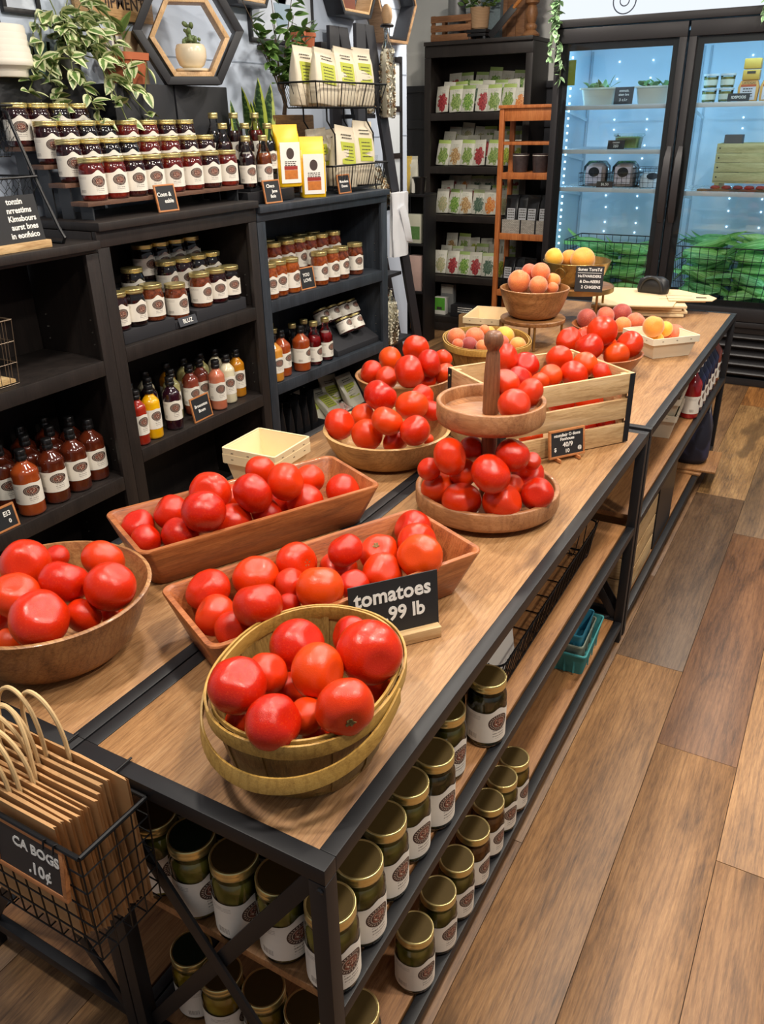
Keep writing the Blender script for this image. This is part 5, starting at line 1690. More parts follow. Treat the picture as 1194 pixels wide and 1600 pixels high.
rl = random.Random(21)
ph = thing('potted_pothos', 'trailing variegated pothos with cream-edged leaves above the jam jars', 'plant', (-2.30, 1.835, 1.868))
MB().lathe([(0, 0), (0.045, 0), (0.056, 0.09), (0.050, 0.09), (0.045, 0.08), (0, 0.08)], 24).build('pot', plain('dark_pot', (60, 62, 60), 0.5), ph)
STEM = plain('stem_green', (120, 130, 74), 0.5)
for k in range(15):
    a = -1.7 + 3.4 * k / 14 + rl.uniform(-0.2, 0.2)
    reach = rl.uniform(0.10, 0.26)
    hgt = rl.uniform(0.05, 0.30) if k % 3 else rl.uniform(-0.10, 0.08)
    sx = abs(cos(a)) * 0.10 + 0.02
    pts = []
    drop = rl.uniform(0.02, 0.25)
    for j in range(9):
        f = j / 8
        pts.append(Vector((sx * f * 1.5, sin(a) * reach * f * 1.25, 0.08 + hgt * sin(pi * min(1, f * 0.9)) - drop * f * f)))
    MB().tube(pts, 0.0022, 5).build('stem', STEM, ph)
    for j in range(1, 9):
        for q in range(2 if j % 2 else 3):
            d = Vector((rl.uniform(0.2, 1), rl.uniform(-1, 1) + sin(a) * 0.5, rl.uniform(-0.7, 0.35)))
            place_leaf(POTHOS, ph, pts[j], d, rl.uniform(0.045, 0.078), rl.uniform(-0.9, 0.9))
# long tendrils: one up to the picture frames, one over the terracotta pot
for pts in ([(0, 0, 0.1), (0.02, -0.03, 0.22), (0.03, -0.09, 0.33), (0.03, -0.14, 0.34)], [(0, 0, 0.1), (0.06, 0.12, 0.07), (0.10, 0.22, -0.06), (0.11, 0.30, -0.13)], [(0, 0, 0.1), (0.05, -0.08, 0.09), (0.08, -0.15, 0.02), (0.08, -0.19, -0.02)]):
    MB().tube(pts, 0.0022, 5).build('stem', STEM, ph)
    for i in range(1, len(pts)):
        for q in range(3):
            f = rl.random()
            p = Vector(pts[i - 1]).lerp(Vector(pts[i]), f)
            place_leaf(POTHOS, ph, p, (rl.uniform(0.1, 1), rl.uniform(-1, 1), rl.uniform(-0.8, 0.4)), rl.uniform(0.05, 0.085), rl.uniform(-0.8, 0.8))

wp_ = thing('ceramic_pot', 'ridged white ceramic pot standing on the black box ledge', 'pot', (-2.305, 1.545, 1.868))
CERA = plain('white_ceramic', (222, 216, 202), 0.55, var=0.03)
pr = [(0, 0.0), (0.085, 0.0), (0.088, 0.004), (0.088, 0.022), (0.090, 0.026), (0.108, 0.034)]
for k in range(6):
    z = 0.036 + k * 0.020
    pr += [(0.110 - 0.002 * k, z), (0.1105 - 0.002 * k, z + 0.016), (0.1085 - 0.002 * k, z + 0.0185)]
pr += [(0.098, 0.160), (0.092, 0.160), (0.09, 0.15), (0.09, 0.05), (0, 0.045)]
MB().lathe(pr, 48).build('pot_body', CERA, wp_, ang=0.9)
gv = thing('glass_vase', 'small clear glass vase between the ceramic pot and the pothos', 'vase', (-2.30, 1.725, 1.868))
MB().lathe([(0, 0.003), (0.03, 0), (0.036, 0.01), (0.032, 0.08), (0.036, 0.12), (0.034, 0.12), (0.03, 0.08), (0.033, 0.012), (0, 0.008)], 28).build('vase_body', glass_mat('green_glass', (0.86, 0.95, 0.9)), gv)
TERRA = plain('terracotta', (178, 98, 62), 0.75, var=0.08)
tp = thing('terracotta_pot', 'square-rimmed terracotta pot with a young plant on the boarded ledge', 'plant', (-2.285, 2.125, 1.8600))
MB().loft([at_z(rrect(0.105, 0.105, 0.02), 0), at_z(rrect(0.13, 0.13, 0.02), 0.085), at_z(rrect(0.145, 0.145, 0.02), 0.086), at_z(rrect(0.15, 0.15, 0.02), 0.112), at_z(rrect(0.135, 0.135, 0.02), 0.112), at_z(rrect(0.12, 0.12, 0.02), 0.09)]).build('pot', TERRA, tp, ang=0.7)
MB().tube([(0, 0, 0.09), (0.005, 0.005, 0.15), (0.0, 0.0, 0.20)], 0.004, 6).build('stem', STEM, tp)
for d, s, z in (((0.2, 0.5, 1.0), 0.10, 0.18), ((0.2, -0.8, 0.8), 0.09, 0.18), ((0.6, 0.2, 0.9), 0.08, 0.15)):
    place_leaf(GREENLEAF, tp, (0, 0, z), d, s, 0.3)
for pts in ([(0.06, -0.03, 0.10), (0.085, -0.05, 0.07), (0.085, -0.06, 0.0)], [(0.06, 0.03, 0.10), (0.085, 0.03, 0.06), (0.085, 0.0, -0.03)]):
    MB().tube(pts, 0.002, 5).build('stem', STEM, tp)
    for p in pts[1:]:
        place_leaf(POTHOS, tp, p, (0.4, rl.uniform(-1, 1), -0.5), 0.07, rl.uniform(-0.5, 0.5))

# sign board, cards, pictures
SIGNWOOD = wood('sign_plank_wood', (120, 84, 50), (196, 156, 104), (218, 182, 132), 'x', 1.2, 0.5)
es = thing('wooden_sign', 'planked wooden sign lettered in dark capitals on the cool wall', 'sign', (-2.3535, 2.165, 2.0925), (0, 0, RZ))
for k in range(3):
    MB().box((0, -0.008, 0.043 + k * 0.0865), (0.42, 0.016, 0.085)).build('plank', SIGNWOOD, es, bev=0.001)
lettering('EQUIPMENT', 0.066, plain('burnt_ink', (52, 38, 28), 0.7), es, (0.0, -0.0165, 0.061), (pi / 2, 0, 0), bold=0.001, wide=0.92)
cbd = thing('card_display', 'brown backing board with white printed cards behind the terracotta pot', 'display board', (-2.35, 2.19, 1.8600), (0, 0, RZ))
MB().box((0, 0, 0.10), (0.25, 0.008, 0.20)).build('backing_board', CARD, cbd, bev=0.001)
for x in (-0.075, -0.02):
    c = MB().box((0, 0, 0), (0.042, 0.002, 0.085)).build('printed_card', PAPER, cbd, (x, -0.0052, 0.135))
    MB().box((0, -0.0011, 0.015), (0.018, 0.0004, 0.018)).build('printed_mark', plain('grey_print', (120, 122, 128), 0.7), c)
MB().box((-0.047, -0.007, 0.10), (0.006, 0.004, 0.20)).build('strap', BLACK, cbd)
FRAMEB = plain('frame_black', (34, 32, 34), 0.4, var=0.1)


def picture(label, y, z, w, h, art=None):
    t = thing('picture_frame', label, 'picture', (-2.3585, y, z), (0, 0, RZ), 'black framed pictures')
    MB().box((0, -0.008, h / 2), (w - 0.02, 0.006, h - 0.02)).build('print', plain('print_paper', (206, 214, 226), 0.35, var=0.04, scale=5), t)
    for c, s in (((0, -0.01, 0.008), (w, 0.02, 0.016)), ((0, -0.01, h - 0.008), (w, 0.02, 0.016)), ((-w / 2 + 0.008, -0.01, h / 2), (0.016, 0.02, h - 0.032)), ((w / 2 - 0.008, -0.01, h / 2), (0.016, 0.02, h - 0.032))):
        MB().box(c, s).build('frame', FRAMEB, t, bev=0.001)
    return t


picture('black framed picture partly behind the highest pothos leaves', 1.712, 2.078, 0.165, 0.22)
picture('narrow black framed picture over the white ceramic pot', 1.53, 2.035, 0.15, 0.20)
pf = picture('wide black framed plant print behind the slender tree', 3.33, 2.075, 0.56, 0.46)
PG = plain('print_grey', (140, 150, 158), 0.5)
PB = plain('print_blue', (150, 172, 190), 0.5)
MB().prism([(-0.07, 0.16), (-0.05, 0.06), (0.05, 0.06), (0.075, 0.16)], 0, 0.0008).build('printed_pot', PB, pf, (0.0, -0.0125, 0.02), (pi / 2, 0, 0))
for k in range(9):
    a = -1.0 + 2.0 * k / 8
    MB().prism([(-0.012, 0), (0.012, 0), (0.004 + 0.15 * sin(a), 0.26 * cos(a * 0.6)), (-0.004 + 0.15 * sin(a), 0.26 * cos(a * 0.6))], 0, 0.0006).build('printed_leaf', PG, pf, (0.02 * sin(a), -0.0125, 0.17), (pi / 2, 0, 0))
tag(MB().box((-2.318, 3.40, 2.052), (0.08, 0.58, 0.018)).build('hanging_shelf', FRAMEB, bev=0.002), 'thin black wall shelf under the small clay pots', 'shelf')
for i, y in enumerate((3.42, 3.515)):
    t = thing('clay_pot', f'small clay pot with a sprig on the thin black wall shelf, {("nearer", "farther")[i]} of two', 'plant', (-2.318, y, 2.0615), group='small clay pots')
    MB().lathe([(0, 0), (0.028, 0), (0.036, 0.055), (0.042, 0.056), (0.042, 0.075), (0.037, 0.075), (0.034, 0.06), (0, 0.058)], 24).build('pot', TERRA, t)
    if i:
        for d in ((0.3, 1, 0.4), (0.3, -1, 0.5), (0.5, 0.3, 1), (0.4, 0.8, 0.9)):
            place_leaf(GREENLEAF, t, (0, 0, 0.07), d, 0.085, 0.2)
t = thing('black_box', 'small black box beside the clay pots', 'box', (-2.318, 3.63, 2.0615), group='box on the thin wall shelf')
MB().box((0, 0, 0.02), (0.05, 0.06, 0.04)).build('box_body', BLACK, t, bev=0.002)

# slender tree, bark planter, snake plant
pl_ = thing('bark_planter', 'rustic bark-sided planter box behind the syrup bottles', 'planter', (-2.180, 3.05, 1.3835), (0, 0, RZ))
BARK = wood('bark', (70, 48, 26), (120, 84, 46), (150, 112, 66), 'x', 3, 0.8)
MB().box((0, 0, 0.18), (0.34, 0.14, 0.36)).build('planter_body', BARK, pl_, bev=0.006)
tr = thing('slender_tree', 'slender leafy tree with small green leaves in the bark planter', 'tree', (-2.18, 3.06, 1.7445))
BRANCH = plain('bark_brown', (92, 74, 58), 0.8, var=0.2)
tk = [(0, 0, 0), (0.005, 0.01, 0.06), (0.0, 0.0, 0.12)]
MB().tube(tk, 0.009, 8, radii=[0.011, 0.009, 0.007]).build('trunk', BRANCH, tr)
rt = random.Random(8)
for k in range(16):
    a = rt.uniform(-1.9, 1.9)
    ln = rt.uniform(0.18, 0.5)
    dy, dz, dx = sin(a) * 0.36, rt.uniform(0.5, 1.15), max(-0.12, cos(a) * 0.12)
    pts = [Vector((0, 0, 0.05 + 0.05 * rt.random()))]
    for j in range(1, 7):
        f = j / 6
        pts.append(pts[0] + Vector((dx * ln * f, dy * ln * f * (1 + 0.5 * f) - 0.02, dz * ln * f)))
    MB().tube(pts, 0.002, 5, radii=[0.004 - 0.0004 * j for j in range(7)]).build('branch', BRANCH, tr)
    for j in range(2, 7):
        for q in range(2):
            d = (rt.uniform(0.0, 0.9), rt.uniform(-1, 1), rt.uniform(-0.4, 0.7))
            place_leaf(GREENLEAF, tr, pts[j], d, rt.uniform(0.05, 0.085), rt.uniform(-0.7, 0.7))
g = NT('snake_leaf')
sp = g.n('ShaderNodeSeparateXYZ')
g.put(sp.inputs[0], g.coord('UV'))
d_ = g.math('ABSOLUTE', g.math('SUBTRACT', sp.outputs[1], 0.5))
bands = g.noise(g.vec((26, 3, 1), g.coord('UV')), 1.0, 2, 0.6, 0.4)
SNAKE = g.bsdf(g.mix(g.smooth(d_, 0.33, 0.37), g.mix(g.smooth(bands, 0.5, 0.6), s2l((38, 66, 34)), s2l((84, 112, 62))), s2l((176, 190, 76))), 0.4)
snk = leaf_mesh('leaf', SNAKE, 0.16, 0.30, -0.06, 10)
sn = thing('snake_plant', 'snake plant with yellow-edged blades in a dark pot behind the syrup bottles', 'plant', (-2.19, 2.775, 1.3835))
MB().lathe([(0, 0), (0.062, 0), (0.075, 0.17), (0.068, 0.17), (0.064, 0.15), (0, 0.15)], 28).build('pot', plain('charcoal_pot', (48, 48, 50), 0.5), sn)
for a, tl, s, o_ in ((-0.6, 0.30, 0.34, -0.02), (0.0, 0.02, 0.37, 0.0), (0.5, -0.22, 0.36, 0.03), (-0.2, 0.45, 0.30, -0.035), (0.9, -0.34, 0.26, 0.045), (0.2, 0.15, 0.27, -0.01), (-1.0, 0.1, 0.28, 0.02)):
    place_leaf(snk, sn, (0.02 * cos(a), o_, 0.15), (0.12 * cos(a), -tl, 1.0), s, a + pi / 2 if 0 else 1.5 + a * 0.3)

# ------------------------------------------------------------------ two-tier wire stand with grain bags
ws = thing('wire_stand', 'black two-tier wire basket stand on the slate bookcase', 'stand', b3(0.90, 0.13, 1.3835), (0, 0, R3))
for z, w, d, h, x, nn in ((0.388, 0.60, 0.22, 0.105, -0.10, 'upper_basket'), (0.020, 0.50, 0.22, 0.110, -0.045, 'lower_basket')):
    m = MB()
    rr_ = [(x + p[0] * w, p[1] * d, z + h) for p in ((-.5, -.5), (.5, -.5), (.5, .5), (-.5, .5))]
    bb2 = [(x + p[0] * w * 0.88, p[1] * d * 0.8, z) for p in ((-.5, -.5), (.5, -.5), (.5, .5), (-.5, .5))]
    for i in range(4):
        m.tube([rr_[i], rr_[(i + 1) % 4]], 0.0045, 8)
        m.tube([bb2[i], bb2[(i + 1) % 4]], 0.0035, 6)
        for k in range(0, 21 if i % 2 == 0 else 7):
            f = k / (20 if i % 2 == 0 else 6)
            a = Vector(rr_[i]).lerp(Vector(rr_[(i + 1) % 4]), f)
            b = Vector(bb2[i]).lerp(Vector(bb2[(i + 1) % 4]), f)
            m.tube([a, b], 0.0013 if k % 7 else 0.003, 5)
    for k in range(12):
        f = (k + 0.5) / 12
        m.tube([Vector(bb2[0]).lerp(Vector(bb2[1]), f), Vector(bb2[3]).lerp(Vector(bb2[2]), f)], 0.0014, 5)
    m.build(nn, WIRE, ws)
for x in (-0.27, 0.07):
    for y in (-0.07, 0.07):
        s = -1 if x < 0 else 1
        MB().tube([(x, y, 0.388), (x, y, 0.33), (x + 0.06, y, 0.27), (x + 0.06, y, 0.10), (x + 0.06, y * 1.2, 0.0)], 0.004, 8).build('leg', WIRE, ws)

BAGCREAM = plain('cream_bag', (210, 199, 176), 0.5, var=0.05, scale=30)
BAGCLEAR = plain('cloudy_film_bag', (196, 186, 168), 0.3, var=0.2, scale=50)
LIME = plain('lime_label', (176, 182, 62), 0.55, var=0.05)
INK = plain('dark_ink', (62, 58, 50), 0.6)
YELLOW = plain('yellow_bag', (240, 190, 20), 0.42, var=0.05)
BAGWHITE = plain('white_bag_panel', (232, 228, 220), 0.45)


def pouch_mesh(name, w, d, h, mat, top=0.55, crimp=0.9, seed=0):
    """stand-up pouch: boxed foot, full belly, flat crimped top"""
    r = random.Random(seed)
    rings = []
    for f, kw, kd in ((0.0, 0.94, 0.86), (0.02, 1.0, 1.0), (0.25, 1.0, 1.06), (0.5, 1.0, 0.95), (0.75, 0.98, 0.55), (0.88, 0.96, 0.16), (0.93, 0.97, 0.05), (1.0, 0.98, 0.05)):
        ring = []
        for x, y in rrect(w * kw, d * kd, min(w * kw, d * kd) * 0.3, 3):
            ring.append((x + r.uniform(-1, 1) * 0.002, y + r.uniform(-1, 1) * 0.002, f * h + (r.uniform(-1, 1) * 0.003 if f > 0.9 else 0)))
        rings.append(ring)
    return MB().loft(rings).mesh(name, mat, ang=1.0)


def text_block(par, mat, w, rows, x0, z0, y, pitch, rng, name='print_lines'):
    m = MB()
    for k in range(rows):
        x = -w / 2
        while x < w / 2 - 0.004:
            l = rng.uniform(0.006, 0.016)
            l = min(l, w / 2 - x)
            m.box((x0 + x + l / 2, y, z0 - k * pitch), (l, 0.0004, pitch * 0.42))
            x += l + 0.003
    o = m.build(name, mat, par)
    o['kind'] = 'stuff'
    return o


def grain_bag(label, loc, rot, w=0.165, h=0.25, d=0.07, body=None, label_c=None, seed=1):
    t = thing('grain_bag', label, 'bag', loc, rot, 'cream grain bags with lime labels')
    obj('bag_body', pouch_mesh('bag_body', w, d, h, body or BAGCREAM, seed=seed), t)
    rng = random.Random(seed)
    lb_ = MB().loft([[(-w * 0.33, -d * 0.515, h * 0.38), (w * 0.33, -d * 0.515, h * 0.38), (w * 0.33, -d * 0.30, h * 0.74), (-w * 0.33, -d * 0.30, h * 0.74)], [(-w * 0.33, -d * 0.545, h * 0.38), (w * 0.33, -d * 0.545, h * 0.38), (w * 0.33, -d * 0.33, h * 0.74), (-w * 0.33, -d * 0.33, h * 0.74)]]).build('label_panel', label_c or LIME, t)
    for k in range(5):
        f = 0.67 - 0.055 * k
        text_block(lb_, INK, w * 0.46, 1, 0, h * f, -d * (0.335 + (0.74 - f) * 0.6), h * 0.04, rng)
    for k in range(2):
        f = 0.86 - 0.05 * k
        text_block(t, INK, w * 0.5, 1, 0, h * f, -d * (0.135 + (0.88 - f) * 1.7), h * 0.04, rng)
    return t


def on_stand(u, v, z):
    return b3(0.90 + u, 0.13 + v, 1.3835 + z)


for i, (u, v, z, ry, h) in enumerate(((-0.265, -0.048, 0.396, 0.10, 0.235), (-0.105, -0.05, 0.394, 0.06, 0.25), (0.055, -0.05, 0.394, 0.02, 0.255))):
    grain_bag(f'cream grain bag with lime label in the upper wire basket, {ORD[i]} from the tree side', on_stand(u, v, z), (radians(10) if 0 else 0, ry, R3), 0.165, h, seed=i + 1)
for i, (u, v) in enumerate(((-0.31, 0.035), (-0.15, 0.04), (0.01, 0.04))):
    grain_bag(f'cream grain bag behind the front bags, upper basket, {ORD[i]} from the tree side', on_stand(u, v, 0.394), (0, 0.04, R3), 0.15, 0.25, seed=i + 7)
for i, (u, v, ry, h) in enumerate(((-0.135, -0.055, 0.10, 0.28), (0.04, -0.05, 0.05, 0.30))):
    grain_bag(f'cream grain bag with lime label in the lower wire basket, {("nearer the tree", "nearer the ladder")[i]}', on_stand(u, v, 0.026), (0, ry, R3), 0.175, h, body=BAGCREAM, seed=i + 11)
for i, (u, v) in enumerate(((-0.20, 0.045), (-0.04, 0.05), (0.12, 0.04))):
    grain_bag(f'cloudy film grain bag behind the lower basket front bags, {ORD[i]} from the tree side', on_stand(u, v, 0.026), (0, -0.05, R3), 0.165, 0.27, body=BAGCLEAR, seed=i + 15)


def yellow_bag(label, loc, rz, seed):
    t = thing('flour_bag', label, 'bag', loc, (0, 0, rz), 'yellow and white flour bags')
    w, d, h = 0.118, 0.075, 0.265
    rings = []
    r = random.Random(seed)
    for f, kw, kd in ((0.0, 0.96, 0.95), (0.015, 1, 1), (0.3, 1.02, 1.06), (0.62, 1, 0.98), (0.80, 1.0, 0.5), (0.90, 1.02, 0.10), (1.0, 1.04, 0.08)):
        rings.append([(x + r.uniform(-1, 1) * 0.0015, y + (0.012 * (f - 0.8) / 0.2 if f > 0.8 else 0), f * h) for x, y in rrect(w * kw, d * kd, min(w * kw, d * kd) * 0.2, 3)])
    MB().loft(rings).build('bag_body', YELLOW, t, ang=0.9)
    pn_ = MB().loft([[(-w * 0.42, -d * 0.555, h * 0.06), (w * 0.42, -d * 0.555, h * 0.06), (w * 0.42, -d * 0.53, h * 0.72), (-w * 0.42, -d * 0.53, h * 0.72)], [(-w * 0.42, -d * 0.565, h * 0.06), (w * 0.42, -d * 0.565, h * 0.06), (w * 0.42, -d * 0.54, h * 0.72), (-w * 0.42, -d * 0.54, h * 0.72)]]).build('white_panel', BAGWHITE, t)
    MB().lathe([(0, 0), (0.019, 0), (0.019, 0.0008), (0, 0.0008)], 28).build('oval_badge', plain('badge_ink', (66, 52, 46), 0.6), pn_, (0, -d * 0.552, h * 0.54), (pi / 2, 0, 0), ).scale = (1, 1.25, 1)
    MB().box((0, -d * 0.562, h * 0.20), (w * 0.56, 0.0008, h * 0.15)).build('printed_food', plain('food_print', (190, 110, 40), 0.6, var=0.4, scale=60), pn_)
    MB().box((0, -d * 0.562, h * 0.31), (w * 0.56, 0.0008, h * 0.06)).build('printed_band', plain('red_print', (150, 40, 30), 0.6), pn_)
    MB().box((w * 0.515, 0.0, h * 0.34), (0.0015, d * 0.72, h * 0.5)).build('side_panel', BAGWHITE, t)
    MB().box((-w * 0.515, 0.0, h * 0.34), (0.0015, d * 0.72, h * 0.5)).build('side_panel', BAGWHITE, t)
    text_block(pn_, INK, w * 0.5, 3, 0, h * 0.41, -d * 0.559, h * 0.03, r)
    return t


yellow_bag('yellow and white flour bag standing in front on the slate bookcase', (-1.885, 2.845, 1.3835), RZ - 0.75, 2)
yellow_bag('yellow and white flour bag behind, beside the syrup bottles', (-1.955, 2.745, 1.4365), RZ - 0.55, 3)


# ------------------------------------------------------------------ glass-door cooler
fr = thing('cooler', 'large black two-door glass cooler with a lit white header and blue-white interior', 'cooler', (-0.7075, 5.34, 0))
COOLBLK = plain('cooler_black', (38, 36, 38), 0.42, 0.2, var=0.08)
COOLIN = plain('cooler_liner', (214, 228, 240), 0.35, var=0.02, scale=6)
WHITEWIRE = plain('white_wire', (226, 234, 242), 0.4)
FX = 0.8625
def FB(n, c, s, m=COOLBLK, par=None, b=0.003):
    return MB().box(c, s).build(n, m, par or fr, bev=b)
FB('side_panel', (-FX + 0.02, 0.40, 1.15), (0.04, 0.70, 2.22))
FB('side_panel', (FX - 0.02, 0.40, 1.15), (0.04, 0.70, 2.22))
FB('rear_panel', (0, 0.735, 1.15), (2 * FX - 0.084, 0.03, 2.22))
FB('roof_panel', (0, 0.40, 2.245), (2 * FX, 0.70, 0.03))
FB('base_panel', (0, 0.40, 0.24), (2 * FX - 0.084, 0.62, 0.40))
FB('liner', (0, 0.712, 1.34), (2 * FX - 0.09, 0.012, 1.66), COOLIN, b=0)
FB('liner', (-FX + 0.046, 0.40, 1.34), (0.010, 0.60, 1.66), COOLIN, b=0)
FB('liner', (FX - 0.046, 0.40, 1.34), (0.010, 0.60, 1.66), COOLIN, b=0)
FB('liner', (0, 0.40, 0.478), (2 * FX - 0.11, 0.60, 0.02), plain('liner_grey', (120, 128, 134), 0.5), b=0)
FB('liner', (0, 0.40, 2.215), (2 * FX - 0.11, 0.60, 0.01), COOLIN, b=0)
FB('mullion', (0.003, 0.10, 1.34), (0.05, 0.05, 1.70))
FB('header_frame', (0, 0.02, 2.262), (2 * FX, 0.10, 0.045))
FB('header_box', (0, 0.22, 2.46), (2 * FX, 0.34, 0.35))
HEADGLOW = NT('lit_header')
e_ = HEADGLOW.n('ShaderNodeEmission')
e_.inputs[0].default_value = (0.86, 0.92, 1.0, 1)
e_.inputs[1].default_value = 1.05
HEADGLOW.t.links.new(e_.outputs[0], HEADGLOW.out.inputs[0])
hp = MB().box((0, 0.045, 2.455), (2 * FX - 0.02, 0.012, 0.33)).build('lit_sign', HEADGLOW.m, fr)
LOGO = plain('logo_ink', (40, 46, 60), 0.5)
for r_, w_ in ((0.072, 0.004), (0.029, 0.0035)):
    MB().tube([(r_ * cos(2 * pi * k / 40), 0, r_ * sin(2 * pi * k / 40)) for k in range(40)], w_, 6, True).build('logo_ring', LOGO, hp, (-0.43, 0.0385, 2.372))
# door frames, panes, handles
COOLGLASS = glass_mat('cooler_glass', (0.93, 0.97, 0.98), 0.9)
for x0, x1, hs_ in ((-0.845, -0.004, 1), (0.010, 0.848, -1)):
    d_ = FB('door', ((x0 + x1) / 2, 0, 2.19), (x1 - x0, 0.05, 0.083), b=0.002)
    MB().box(((x0 + x1) / 2, 0, 0.488), (x1 - x0, 0.05, 0.083)).build('door_rail', COOLBLK, d_, bev=0.002)
    for x in (x0 + 0.0225, x1 - 0.0225):
        MB().box((x, 0, 1.339), (0.045, 0.05, 1.617)).build('door_stile', COOLBLK, d_, bev=0.002)
    ig = MB()
    for c, s in ((((x0 + x1) / 2, 0.018, 2.127), (x1 - x0 - 0.09, 0.012, 0.042)), (((x0 + x1) / 2, 0.018, 0.55), (x1 - x0 - 0.09, 0.012, 0.042)), ((x0 + 0.0655, 0.018, 1.339), (0.041, 0.012, 1.535)), ((x1 - 0.0655, 0.018, 1.339), (0.041, 0.012, 1.535))):
        ig.box(c, s)
    ig.build('gasket', plain('gasket_black', (14, 14, 16), 0.5), d_)
    MB().box(((x0 + x1) / 2, 0.012, 1.339), (x1 - x0 - 0.092, 0.004, 1.615)).build('glass_pane', COOLGLASS, d_)
    hx_ = x1 - 0.022 if hs_ > 0 else x0 + 0.036
    pts = [(hx_, -0.024, 1.06), (hx_, -0.052, 1.12), (hx_, -0.066, 1.30), (hx_, -0.055, 1.46), (hx_, -0.024, 1.53)]
    rings = []
    for k, (a, b, c) in enumerate(pts):
        w = (0.016, 0.022, 0.022, 0.020, 0.012)[k]
        rings.append([(a - w, b - 0.004, c), (a + w, b - 0.004, c), (a + w * 0.8, b + 0.012, c), (a - w * 0.8, b + 0.012, c)])
    MB().loft(rings).build('handle', plain('handle_black', (52, 50, 52), 0.35), d_, ang=1.0)
# louvred grille below the doors
FB('grille_frame', (0, -0.005, 0.425), (2 * FX, 0.05, 0.035))
FB('kick_plate', (0, 0.03, 0.025), (2 * FX, 0.04, 0.05))
FB('grille_back', (0, 0.05, 0.235), (2 * FX - 0.02, 0.02, 0.36), plain('grille_shadow', (12, 12, 13), 0.6))
for k in range(5):
    MB().bar((-FX + 0.01, 0.0, 0.10 + k * 0.062), (FX - 0.01, 0.0, 0.10 + k * 0.062), 0.05, 0.012, (0, -0.8, 1)).build('louvre', COOLBLK, fr, bev=0.002)
FB('grille_panel', (0, 0.012, 0.385), (2 * FX, 0.03, 0.045))
# lights: tubes along the mullions and the roof
LED_GLOW = glow('led_glow', (190, 226, 255), 4.0)
for x in (-0.755, 0.040, 0.765):
    m = MB()
    for k in range(34):
        m.box((x, 0.085, 0.60 + k * 0.046), (0.012, 0.006, 0.014))
    m.build('led_or_reflection_dots', LED_GLOW, fr)['kind'] = 'stuff'
for x in (-0.36, -0.60, 0.30, 0.52):  # glowing dots added on the rear liner to imitate reflections of the mullion LEDs
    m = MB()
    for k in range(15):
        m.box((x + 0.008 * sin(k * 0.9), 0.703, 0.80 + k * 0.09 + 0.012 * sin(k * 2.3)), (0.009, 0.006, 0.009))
    m.build('led_or_reflection_dots', LED_GLOW, fr)['kind'] = 'stuff'
for x in (-0.39, 0.42):
    d = bpy.data.lights.new('cooler_lamp', 'AREA')
    d.shape = 'RECTANGLE'
    d.size, d.size_y = 0.62, 0.06
    d.energy = 3.0
    d.color = (0.40, 0.74, 1.0)
    o = bpy.data.objects.new('cooler_lamp', d)
    COL.objects.link(o)
    o.location = (-0.7075 + x, 5.34 + 0.075, 2.19)
    o.rotation_euler = (radians(18), 0, 0)
for x, sgn in ((-0.75, -1), (0.035, 1), (-0.035, -1), (0.75, 1)):
    d = bpy.data.lights.new('cooler_lamp', 'AREA')
    d.shape = 'RECTANGLE'
    d.size, d.size_y = 0.04, 1.5
    d.energy = 1.5
    d.color = (0.40, 0.74, 1.0)
    o = bpy.data.objects.new('cooler_lamp', d)
    COL.objects.link(o)
    o.location = (-0.7075 + x, 5.34 + 0.10, 1.34)
    o.rotation_euler = (radians(90), 0, 0)
# shelf standards and wire shelves
for x in (-0.80, -0.02, 0.03, 0.80):
    FB('shelf_standard', (x, 0.700, 1.34), (0.014, 0.010, 1.60), plain('standard_grey', (168, 184, 198), 0.4), b=0)
for x0, x1, zs in ((-0.80, -0.03, (1.782, 1.508, 1.262)), (0.04, 0.80, (1.782, 1.252))):
    for z in zs:
        m = MB()
        for y in (0.08, 0.22, 0.40, 0.58, 0.69):
            m.tube([(x0, y, z - 0.005), (x1, y, z - 0.005)], 0.0028, 5)
        for k in range(31):
            x = x0 + (x1 - x0) * k / 30
            m.tube([(x, 0.08, z - 0.001), (x, 0.69, z - 0.001)], 0.0018, 5)
        w = m.build('wire_shelf', WHITEWIRE, fr)
        MB().box(((x0 + x1) / 2, 0.076, z - 0.014), (x1 - x0, 0.005, 0.028)).build('shelf_edge', WHITEWIRE, w, bev=0.001)
        for x in (x0 + 0.004, x1 - 0.004):
            MB().bar((x, 0.09, z - 0.02), (x, 0.66, z - 0.09), 0.005, 0.02).build('bracket', WHITEWIRE, w)

# what stands on the cooler shelves
def cool(x, y, z):
    return (x, y, z)


TUBW = plain('white_tub', (226, 232, 222), 0.4, var=0.02)
GREENS = plain('leafy_greens', (60, 104, 50), 0.6, var=0.4, scale=60)
for i, x in enumerate((-1.285, -0.915)):
    t = thing('white_tub', f'white plastic tub heaped with greens on the top cooler shelf, {("near the ivy", "near the door gap")[i]}', 'tub', (x, 5.57, 1.7835), group='white tubs of greens')
    MB().loft([at_z(rrect(0.20, 0.17, 0.02), 0), at_z(rrect(0.23, 0.20, 0.02), 0.095), at_z(rrect(0.26, 0.22, 0.02), 0.096), at_z(rrect(0.26, 0.22, 0.02), 0.106), at_z(rrect(0.22, 0.19, 0.02), 0.106), at_z(rrect(0.21, 0.18, 0.02), 0.07)]).build('tub_body', TUBW, t, ang=0.7)
    rr = random.Random(i)
    for k in range(22):
        place_leaf(GREENLEAF, t, (rr.uniform(-0.09, 0.07), rr.uniform(-0.08, 0.05), 0.10 + rr.uniform(0, 0.015)), (rr.uniform(-1, 1), rr.uniform(-1, 1), rr.uniform(0.0, 0.6)), rr.uniform(0.05, 0.08), rr.uniform(-1, 1))


